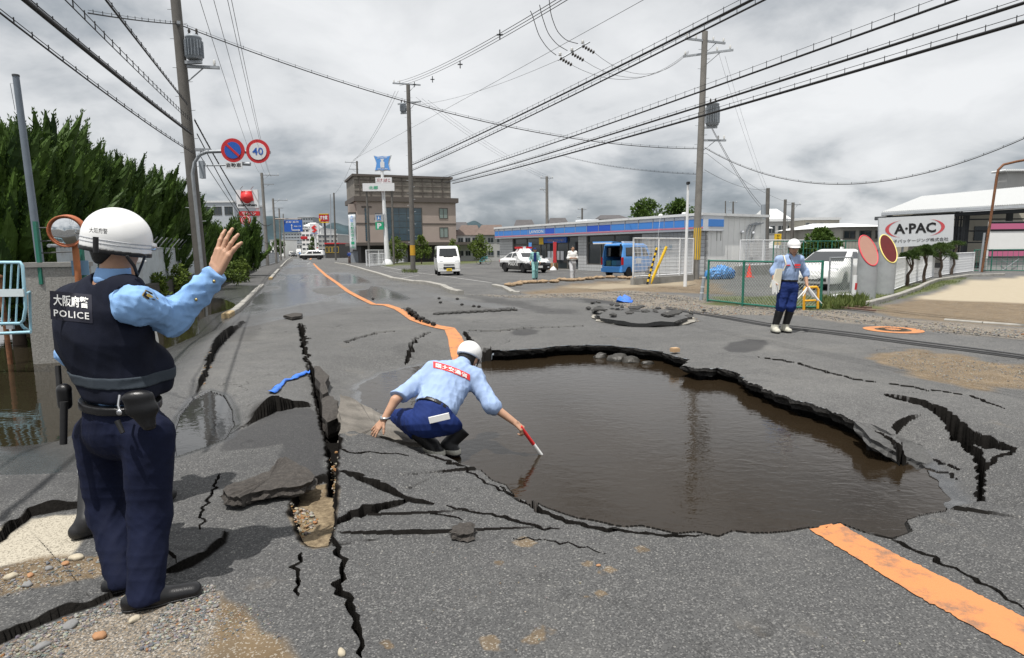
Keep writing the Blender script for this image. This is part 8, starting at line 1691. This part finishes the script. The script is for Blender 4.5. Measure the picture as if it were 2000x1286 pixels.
for i, (px, r_, lb) in enumerate(((1392, .34, 'small blue refuse bag at the end of the heap'), (1408, .42, 'large crumpled blue refuse bag on the heap'), (1420, .34, 'blue refuse bag nearest the traffic cone'))):
    b = G(px, 546-i*.5); f = ell((b.x, b.y, r_*.75), (r_*1.15, r_, r_*.95)); V_, F_ = surf(lambda P: np.maximum(f(P)+folds(P, 40+i, 16, .16), -P[:, 2]), (b.x-.7, b.y-.7, -.1), (b.x+.7, b.y+.7, 1.0), .03); o = link('refuse_bag', np_mesh('refuse_bag', V_-np.array([b.x, b.y, 0]), F_), m_bag); o.location = (b.x, b.y, 0); tag(o, lb, 'bag', 'refuse bags')
a, b = G(1270, 555), H(1302, 482, G(1270, 555).y+.1); t = thing('leaning_pole', 'plain yellow pole leaning against the mesh panel', 'pole', a); q = MB(); q.cyl(a, b, .065, .065, 10); q.build('tube', m_yel, t)
a, b = G(1264, 556), H(1283, 484, G(1264, 556).y+.1); t = thing('striped_pole', 'black and yellow striped stay guard leaning beside the yellow pole', 'pole', a); 
for k in range(14): q = MB(); q.cyl(a.lerp(b, k/14), a.lerp(b, (k+1)/14), .05, .05, 8); q.build('stripe', m_yel if k % 2 else m_black, t)
q = MB(); q.tube([b, H(1290, 420, a.y+.6), H(1308, 385, a.y+2.0)], .008, 4); q.build('stay_wire', m_galv, t)
b = G(1369, 587); t = thing('marker_post', 'short leaning dark post with reflective rings by the gravel', 'post', b); q = MB(); q.cyl(b, H(1375, 541, b.y), .055, .05, 10); q.build('post', m_trans, t)
for f in (.3, .55, .95): p = b.lerp(H(1375, 541, b.y), f); q = MB(); q.cyl(p, p+Z3*.03, .058, .058, 10); q.build('ring', m_fwhite, t)
# sandbags along the lot
pts = [(996, 560), (1010, 558), (1022, 555), (1040, 554), (1060, 553), (1082, 553), (1098, 549), (1114, 550), (1132, 549), (1150, 547), (1170, 545), (1192, 544), (1215, 545), (1232, 546)]
m_sandbag = mat('brown_sandbag', (.30, .215, .135), .95, var=.25, vscale=5, bump=.01, bscale=30)
for i, (px, py) in enumerate(pts):
    c = G(px, py); f = ell((0, 0, .08), (.33*rg.uniform(.8, 1.15), .16, .085)); V_, F_ = surf(lambda P: np.maximum(f(P)+folds(P, 60+i % 4, 18, .07), -P[:, 2]), (-.5, -.3, -.05), (.5, .3, .3), .028); o = link('sandbag', np_mesh('sandbag', V_, F_), m_sandbag); o.location = (c.x, c.y, 0); o.rotation_euler = (0, 0, rg.uniform(-.5, .3)); tag(o, 'flattened brown sandbag in the row edging the shop lot', 'sandbag', 'sandbags edging the shop lot')
# rusty planks
for i, (a, b) in enumerate((((1620, 600), (1690, 606)), ((1628, 603), (1708, 611)), ((1650, 602), (1700, 607)))):
    A_, B_ = G(*a), G(*b); d = (B_-A_).normalized(); q = MB(); q.box((A_+B_)/2+Z3*(.03+.02*i), ((B_-A_).length, .10, .04), (d, Vector((-d.y, d.x, 0)), Z3)); q.box(A_+d*.2+Z3*(.03+.02*i), (.10, .104, .044), (d, Vector((-d.y, d.x, 0)), Z3)); q.top('plank', mat('rusty_plank', (.14, .085, .065), .9, var=.3, vscale=9), 'rust brown plank lying on the gravel by the kerb', 'plank', 'planks on the gravel')
# grey cabinet and ladder stand by the beige hall
b = G(696, 513); q = MB(); q.box(b+Z3*.75, (1.9, .8, 1.5)); q.box(b+Z3*1.53, (2.0, .9, .06)); q.box(b+Z3*.7+Vector((0, -.41, 0)), (.02, .02, 1.3)); q.top('metal_cabinet', m_trans, 'grey metal cabinet beside the person with a camera', 'cabinet')
# ------------------------------------------------------------------ manholes and broken asphalt
mhc = G(1744, 645); t = thing('manhole_cover', 'iron manhole cover ringed with orange paint', 'manhole cover', mhc); n = 40; q = MB(); vs = []
for k in range(n):
    a = 2*math.pi*k/n
    for r_ in (.30, .50): x, y = mhc.x+r_*math.cos(a), mhc.y+r_*math.sin(a)*1.05; vs.append((x, y, gz(x, y)+.008))
q.add(vs, [(2*k, 2*k+1, (2*k+3) % (2*n), (2*k+2) % (2*n)) for k in range(n)]); q.build('orange_ring', m_orange, t); m_iron = mat('worn_iron', (.10, .075, .05), .6, metal=.5, var=.3, vscale=12, bump=.006, bscale=50); zc = gz(mhc.x, mhc.y)
q = MB(); q.lathe([(.01, .014), (.28, .014), (.30, .006), (.30, -.02)], (mhc.x, mhc.y, zc), 28); cv = q.build('cover', m_iron, t)
for k in range(24): a = 2*math.pi*k/24; q = MB(); q.box((mhc.x+.19*math.cos(a), mhc.y+.19*math.sin(a), zc+.018), (.10, .02, .008), (Vector((math.cos(a), math.sin(a), 0)), Vector((-math.sin(a), math.cos(a), 0)), Z3)); q.build('rib', m_iron, cv)
q = MB(); vs = []
for k in range(28): a = 2*math.pi*k/28; vs.append((mhc.x+.14*math.cos(a), mhc.y+.14*math.sin(a), zc+.016))
q.add(vs, [tuple(range(28))]); q.build('painted_centre', m_orange, cv)
m_chunk = None
def chunk_mat():
    m = mat('asphalt_chunk_top', (.062, .055, .049), .9, var=.45, vscale=30, bump=.012, bscale=45, fine=.6, fscale=90); return m
m_chunk = chunk_mat(); m_chunkg = mat('asphalt_grey_top', (.095, .095, .094), .9, var=.35, vscale=60, bump=.004, bscale=120, fine=.4, fscale=160)
def slab(outline, zf, th, name, label, cat='asphalt slab', group=None, m=None, seed=1, wl=None, res=4):
    """a broken slab: photo outline of its top at the given height(s), uneven rim, thick broken sides"""
    rg = np.random.RandomState(seed); P = [G(x, y, zf(x, y) if callable(zf) else zf) for x, y in outline]; o0 = sum(P, Vector())/len(P); pts = []
    for i in range(len(P)):
        a, b = P[i], P[(i+1) % len(P)]
        for k in range(res):
            p = a.lerp(b, k/res); dd = (b-a); nn = Vector((-dd.y, dd.x, 0)).normalized(); pts.append(p+nn*rg.normal(0, .05)*dd.length/res*1.6+Z3*rg.normal(0, .003))
    n = len(pts); q = MB(); c = o0; inn = [c+(p-c)*.8+Z3*rg.normal(.003, .004) for p in pts]; rings = [inn, pts]
    for f, ins in ((.35, .01), (.7, -.01), (1.0, .03)): rings.append([p-Z3*(th*f)-(p-c).normalized()*(ins+rg.normal(0, .010)) for p in pts])
    vs = [v for r_ in rings for v in r_]; m_ = len(rings)
    q.add(vs+[c+Z3*.004], [(len(vs), i, (i+1) % n) for i in range(n)]+[(j*n+i, (j+1)*n+i, (j+1)*n+(i+1) % n, j*n+(i+1) % n) for j in range(m_-1) for i in range(n)]+[tuple(reversed(range((m_-1)*n, m_*n)))])
    return q.top(name, m or m_chunk, label, cat, group)
slab([(436, 957), (440, 950), (475, 938), (525, 920), (548, 893), (560, 892), (588, 908), (614, 928), (612, 938), (590, 950), (540, 955), (490, 962), (468, 972), (445, 970)], .09, .075, 'asphalt_slab', 'loose flat slab of brown asphalt lying across the broken road', seed=3)
slab([(882, 1030), (898, 1021), (920, 1020), (928, 1026), (924, 1040), (905, 1044), (884, 1042)], .045, .05, 'asphalt_lump', 'single fist-sized asphalt lump on the near road edge', 'asphalt lump', seed=4, res=3)
slab([(628, 782), (640, 772), (652, 775), (663, 790), (662, 815), (640, 825), (630, 815)], -.02, .18, 'asphalt_lump', 'dark jagged block wedged in the deep trench', 'asphalt lump', seed=5, res=3)
slab([(613, 716), (619, 715), (636, 748), (641, 766), (633, 770), (622, 748)], .02, .14, 'asphalt_slab', 'upended narrow slab leaning in the head of the trench', seed=6, res=3)
slab([(556, 616), (572, 611), (590, 612), (588, 617), (570, 620)], .08, .07, 'asphalt_lump', 'flat asphalt lump on the wet road near the crack', 'asphalt lump', seed=7, res=3)
# tilted slab at the man's hand
def tilt(x, y): return .14-(x-662)/190*.30
slab([(664, 770), (690, 780), (725, 798), (765, 822), (800, 845), (838, 868), (812, 866), (770, 858), (735, 850), (700, 856), (682, 866), (672, 880), (666, 840)], tilt, .09, 'asphalt_slab', 'tilted pale stained slab under the crouching man hand', m=mat('stained_slab', (.165, .15, .13), .9, var=.5, vscale=4, bump=.006, bscale=60, fine=.4, fscale=90), seed=8)
def sag(x, y): return .01-max(0, (x-1690)/140*.06+(y-850)/60*.16)
slab([(1668, 822), (1700, 828), (1738, 846), (1772, 858), (1806, 872), (1826, 908), (1806, 906), (1772, 892), (1735, 876), (1700, 856)], sag, .10, 'asphalt_slab', 'cracked slab sagging into the water at the far right rim', m=m_chunkg, seed=9)
# heaved ring round the far manhole
mh2 = thing('raised_manhole', 'heaved asphalt disc over a raised manhole chamber', 'manhole', G(1255, 618)); out = []
def disc_slab(cx_, cy_, rx, ry, z, th, m, name, par, n=40, seed=1):
    rg = np.random.RandomState(seed); q = MB(); c = G(cx_, cy_, z); a0 = G(cx_+rx, cy_, z); R1 = (a0-c).length; R2 = abs(G(cx_, cy_-ry, z).y-G(cx_, cy_+ry, z).y)/2; ts = []; bs = []
    for k in range(n): a = 2*math.pi*k/n; f = 1+rg.normal(0, .025); p = c+Vector((math.cos(a)*R1*f, math.sin(a)*R2*f, rg.normal(0, .012))); ts.append(p); bs.append(p-Z3*th-(p-c)*.03)
    q.add(ts+bs+[c+Z3*.03], [(2*n, i, (i+1) % n) for i in range(n)]+[(i, n+i, n+(i+1) % n, (i+1) % n) for i in range(n)]); return q.build(name, m, par)
disc_slab(1256, 621, 102, 14, .012, .05, m_swhite if False else mat('pale_ring_concrete', (.26, .245, .215), .9, var=.3, vscale=4), 'pale_ring', mh2, seed=2); disc_slab(1252, 617, 86, 12, .10, .09, m_chunkg, 'asphalt_disc', mh2, seed=3)
m_shard = mat('shard_asphalt', (.045, .044, .042), .9, var=.5, vscale=20, bump=.01, bscale=40)
shards = [(1172, 602, 16, 5), (1160, 606, 9, 3), (1205, 595, 7, 4), (1215, 598, 5, 3), (1195, 594, 5, 2), (1240, 600, 14, 4), (1280, 607, 8, 5), (1320, 609, 18, 5), (1305, 613, 14, 4), (1345, 617, 13, 4), (1335, 624, 14, 3), (1285, 601, 6, 2), (1250, 598, 10, 3), (1170, 618, 10, 5), (1350, 610, 5, 3), (1375, 605, 5, 2), (1150, 600, 6, 3), (1157, 590, 5, 2), (1170, 589, 5, 2), (1230, 610, 10, 3), (1262, 607, 10, 3), (1198, 613, 8, 3), (1322, 626, 12, 3)]
for i, (x, y, w, h) in enumerate(shards):
    z = .12 if 1165 < x < 1340 and y < 615 else .05; cor = [(x+w*rg.uniform(.55, 1.15)*math.cos(a_), y-h*rg.uniform(.5, 1.1)*math.sin(a_)) for a_ in np.cumsum(rg.uniform(.9, 1.5, 5))]; o = slab(cor, z+rg.uniform(0, .05), .035, 'asphalt_shard', 'dark broken asphalt shard scattered round the raised manhole', 'asphalt shard', 'asphalt shards round the raised manhole', m_shard, 100+i, 1)
for i, (x, y) in enumerate(((857, 582), (860, 590), (893, 583), (728, 583), (902, 594), (925, 597), (935, 598))):
    slab([(x-3, y), (x, y-1.3), (x+3.4, y-.2), (x, y+1.2)], .04, .04, 'asphalt_crumb', 'small dark asphalt crumb on the road before the kerb', 'asphalt crumb', 'asphalt crumbs on the far road', m_break, 140+i, 2)
# rubble lines along heaved seams
for i in range(18):
    f = i/17; x = 852+f*150+rg.normal(0, 2); y = 611.5-f*8+rg.normal(0, .5); k_ = rg.uniform(.7, 1.3); slab([(x-9*k_, y+.3), (x-3, y-1.5*k_), (x+8*k_, y-1), (x+4, y+1.2)], .04, .035, 'asphalt_crumb', 'dark asphalt crumb in the heaved seam across the road', 'asphalt crumb', 'crumbs along the heaved seam', m_shard, 170+i, 1)
for i in range(9):
    f = i/8; x = 797+f*46+rg.normal(0, 2); y = 603+f*29+rg.normal(0, 1.0); slab([(x-5, y), (x-1, y-2.4), (x+5, y-.5), (x+1, y+2)], .06, .06, 'asphalt_crumb', 'dark asphalt crumb along the edge of the orange line', 'asphalt crumb', 'crumbs beside the orange line', m_break, 200+i, 2)
# rocks at the foot of the far wall
for i, (x, y, r_) in enumerate(((1172, 699, .10), (1205, 704, .15), (1232, 707, .12), (1265, 711, .08))):
    c = G(x, y, WATER); f = ell((0, 0, 0), (r_*1.3, r_, r_*.75)); V_, F_ = surf(lambda P: f(P)+folds(P, 70+i, 14, .06), (-.5,)*3, (.5,)*3, .03); o = link('rock', np_mesh('rock', V_, F_, False), mat('wet_rock', (.035, .032, .027), .5, var=.3, vscale=6)); o.location = c; tag(o, 'grey rock rising from the muddy water under the far rim', 'rock', 'rocks under the far rim')
# ------------------------------------------------------------------ blue tape
def ribbon(pts, w, label, seed, twist=2.0, name='plastic_strip'):
    rg = np.random.RandomState(seed); P = [G(x, y) for x, y in pts]; sp = []
    for a, b in zip(P[:-1], P[1:]):
        for k in range(8): sp.append(a.lerp(b, k/8))
    sp.append(P[-1]); q = MB(); vs = []; n = len(sp)
    for i, p in enumerate(sp):
        d = (sp[min(i+1, n-1)]-sp[max(i-1, 0)]).normalized(); s = Vector((-d.y, d.x, 0)); a = .5+.9*math.sin(i*.35*twist+seed); ww = w*(.72+.28*math.sin(i*.23+1)); up = gz(p.x, p.y)+.012
        for sg in (-1, 0, 1): vs.append(Vector((p.x, p.y, up))+s*(sg*ww/2*math.cos(a*.6))+Z3*(abs(sg)*.0+(.018+.01*math.sin(i*.5))*(1-abs(sg))+max(0, sg*math.sin(a))*ww*.3))
    q.add(vs, [(3*i+j, 3*i+j+1, 3*i+4+j, 3*i+3+j) for i in range(n-1) for j in (0, 1)], True); o = q.top(name, mat('blue_plastic_film', (.03, .17, .70), .35, var=.25, vscale=14), label, 'plastic strip'); md = o.modifiers.new('s', 'SOLIDIFY'); md.thickness = .004
ribbon([(530, 769), (545, 755), (556, 743), (575, 735), (594, 724), (605, 723)], .10, 'crumpled bright blue plastic strip on the broken road', 2); ribbon([(1219, 592), (1221, 586), (1224, 580)], .5, 'short blue plastic strip near the raised manhole', 3)
# ------------------------------------------------------------------ gravel and stones
def pebble_mesh():
    bm = bmesh.new(); bmesh.ops.create_icosphere(bm, subdivisions=1, radius=1.0); v = np.array([x.co[:] for x in bm.verts]); f = np.array([[x.index for x in p.verts] for p in bm.faces]); bm.free(); return v, f
pv, pf_ = pebble_mesh()
def pebbles(pts, n, r0, r1, seed, label, m, dens=.0, flat=.6, z0=0.0):
    P2 = gpoly(pts); rg = np.random.RandomState(seed); lo, hi = P2.min(0), P2.max(0); x = rg.uniform(lo[0], hi[0], n*5); y = rg.uniform(lo[1], hi[1], n*5); k = inside(x, y, P2) & (fbm(x, y, .5, 3, seed) > dens); x, y = x[k][:n], y[k][:n]; n = len(x); z = ground_height(x, y)+z0
    s = (r0+(r1-r0)*rg.uniform(0, 1, n)**2.5)[:, None]*rg.uniform(.6, 1.3, (n, 3))*np.array([1, 1, flat]); a = rg.uniform(0, 6.28, n); ca, sa = np.cos(a), np.sin(a)
    V = pv[None]*s[:, None]*rg.uniform(.55, 1.18, (n, len(pv), 1)); X_ = V[..., 0]*ca[:, None]-V[..., 1]*sa[:, None]; Y_ = V[..., 0]*sa[:, None]+V[..., 1]*ca[:, None]
    V = np.stack([X_+x[:, None], Y_+y[:, None], V[..., 2]+(z+s[:, 2]*.45)[:, None]], -1).reshape(-1, 3); F_ = (pf_[None]+(np.arange(n)*len(pv))[:, None, None]).reshape(-1, 3)
    tag(link('gravel', np_mesh('gravel', V, F_, False), m), label, 'gravel', None, 'stuff')
def stone_mat(name, stops):
    m = bpy.data.materials.new(name); m.use_nodes = True; t = m.node_tree; L = t.links; b = t.nodes['Principled BSDF']; geo = N(t, 'ShaderNodeNewGeometry'); r_ = N(t, 'ShaderNodeValToRGB'); r_.color_ramp.interpolation = 'CONSTANT'; L.new(geo.outputs['Random Per Island'], r_.inputs[0]); e = r_.color_ramp.elements
    e[0].position = 0; e[0].color = (*stops[0][1], 1); e[1].position = stops[1][0]; e[1].color = (*stops[1][1], 1)
    for p, c in stops[2:]: k = e.new(p); k.color = (*c, 1)
    n = N(t, 'ShaderNodeTexNoise'); n.inputs['Scale'].default_value = 60; L.new(geo.outputs['Position'], n.inputs[0]); mx = N(t, 'ShaderNodeMix', data_type='RGBA'); mx.blend_type = 'MULTIPLY'; mx.inputs[0].default_value = .5; L.new(r_.outputs[0], mx.inputs[6]); L.new(n.outputs[1], mx.inputs[7]); L.new(mx.outputs[2], b.inputs['Base Color']); b.inputs['Roughness'].default_value = .85; return m
m_stones = stone_mat('mixed_stones', [(0, (.22, .22, .22)), (.28, (.13, .135, .14)), (.48, (.34, .33, .30)), (.66, (.22, .18, .13)), (.78, (.17, .16, .15)), (.90, (.40, .36, .28)), (.975, (.30, .15, .07))])
m_stoneb = stone_mat('brown_stones', [(0, (.30, .20, .10)), (.3, (.36, .33, .28)), (.5, (.40, .20, .08)), (.65, (.44, .40, .31)), (.8, (.16, .14, .12))])
pebbles([(-40, 1280), (0, 1260), (60, 1232), (130, 1208), (240, 1168), (300, 1150), (420, 1145), (430, 1180), (390, 1230), (360, 1295), (-40, 1300)], 3000, .003, .012, 1, 'loose grey gravel spilled around the officer shoes', m_stones, .43)
pebbles([(380, 1140), (470, 1150), (540, 1220), (560, 1290), (360, 1290)], 500, .002, .008, 2, 'sparse gravel scattered on the wet sand', m_stones, .40)
pebbles([(-20, 1125), (60, 1100), (220, 1082), (220, 1110), (120, 1148), (0, 1176)], 420, .003, .012, 3, 'mixed pebbles on the sandy strip beside the officer', m_stones, .40)
pebbles([(566, 985), (580, 975), (605, 985), (622, 1000), (600, 1030), (580, 1035)], 170, .006, .020, 4, 'rounded brown pebbles in the shallow trench', m_stoneb, .0, .8)
pebbles([(643, 880), (662, 880), (660, 960), (648, 960)], 110, .005, .020, 5, 'brown pebbles at the foot of the trench wall', m_stoneb, .0, .8, .05)
pebbles([(905, 576), (1000, 578), (1130, 573), (1240, 569), (1380, 585), (1510, 597), (1640, 609), (1800, 628), (2080, 650), (2080, 668), (1850, 652), (1640, 628), (1560, 616), (1380, 615), (1320, 605), (1235, 604), (1195, 589), (1110, 582), (1000, 583)], 9000, .008, .030, 6, 'belt of crushed stone between the road and the fences', m_stones, .34)
pebbles([(400, 712), (412, 695), (420, 702), (404, 748), (385, 775), (378, 772)], 90, .006, .020, 7, 'brown pebbles along the curved crack', m_stoneb, .3, .8)
pebbles([(1150, 622), (1200, 628), (1300, 632), (1370, 628), (1360, 622), (1200, 622)], 160, .02, .05, 8, 'pale stones round the raised manhole', m_stoneb, .2)
pebbles([(1715, 693), (1790, 685), (1900, 703), (2050, 722), (2050, 762), (1900, 752), (1780, 735)], 1500, .003, .014, 9, 'fine gravel sprinkled on the sandy patch', m_stones, .40)
pebbles([(600, 1000), (1900, 1290), (600, 1290)], 260, .002, .007, 11, 'stray grit on the near road', m_stones, .42)
for i, (x, y, r_) in enumerate(((150, 1092, .028), (127, 1104, .018), (54, 1152, .02), (23, 1133, .022), (60, 1131, .016), (95, 1118, .015), (262, 1215, .02), (195, 1248, .022), (82, 1266, .02), (668, 1278, .018), (1168, 1105, .012), (138, 1225, .026))):
    c = G(x, y); z = gz(c.x, c.y); f = ell((0, 0, 0), (r_*1.4, r_, r_*.7)); V_, F_ = surf(lambda P: f(P)+folds(P, 80+i, 45, .014), (-.06,)*3, (.06,)*3, .006); o = link('stone', np_mesh('stone', V_, F_), mat('stone_%d' % (i % 3), ((.42, .37, .28), (.34, .18, .09), (.20, .20, .20))[i % 3], .85, var=.2, vscale=30)); o.location = (c.x, c.y, z+r_*.4); o.rotation_euler = (0, 0, i*1.3)
    tag(o, ('pale cream stone lying in the rubble at the road side', 'rusty brown stone lying in the rubble at the road side', 'dark grey stone lying in the rubble at the road side')[i % 3], 'stone', ('pale stones', 'brown stones', 'grey stones')[i % 3])
b = G(1318, 688); q = MB(); q.box(b+Z3*.03, (.12, .10, .05), (Vector((.9, .4, 0)), Vector((-.4, .9, 0)), Z3)); q.box(b+Z3*.06, (.11, .09, .015), (Vector((.9, .4, 0)), Vector((-.4, .9, 0)), Z3)); q.top('wood_block', mat('pale_wood', (.45, .30, .17), .8), 'small pale wooden block on the far rim of the hole', 'wood block')
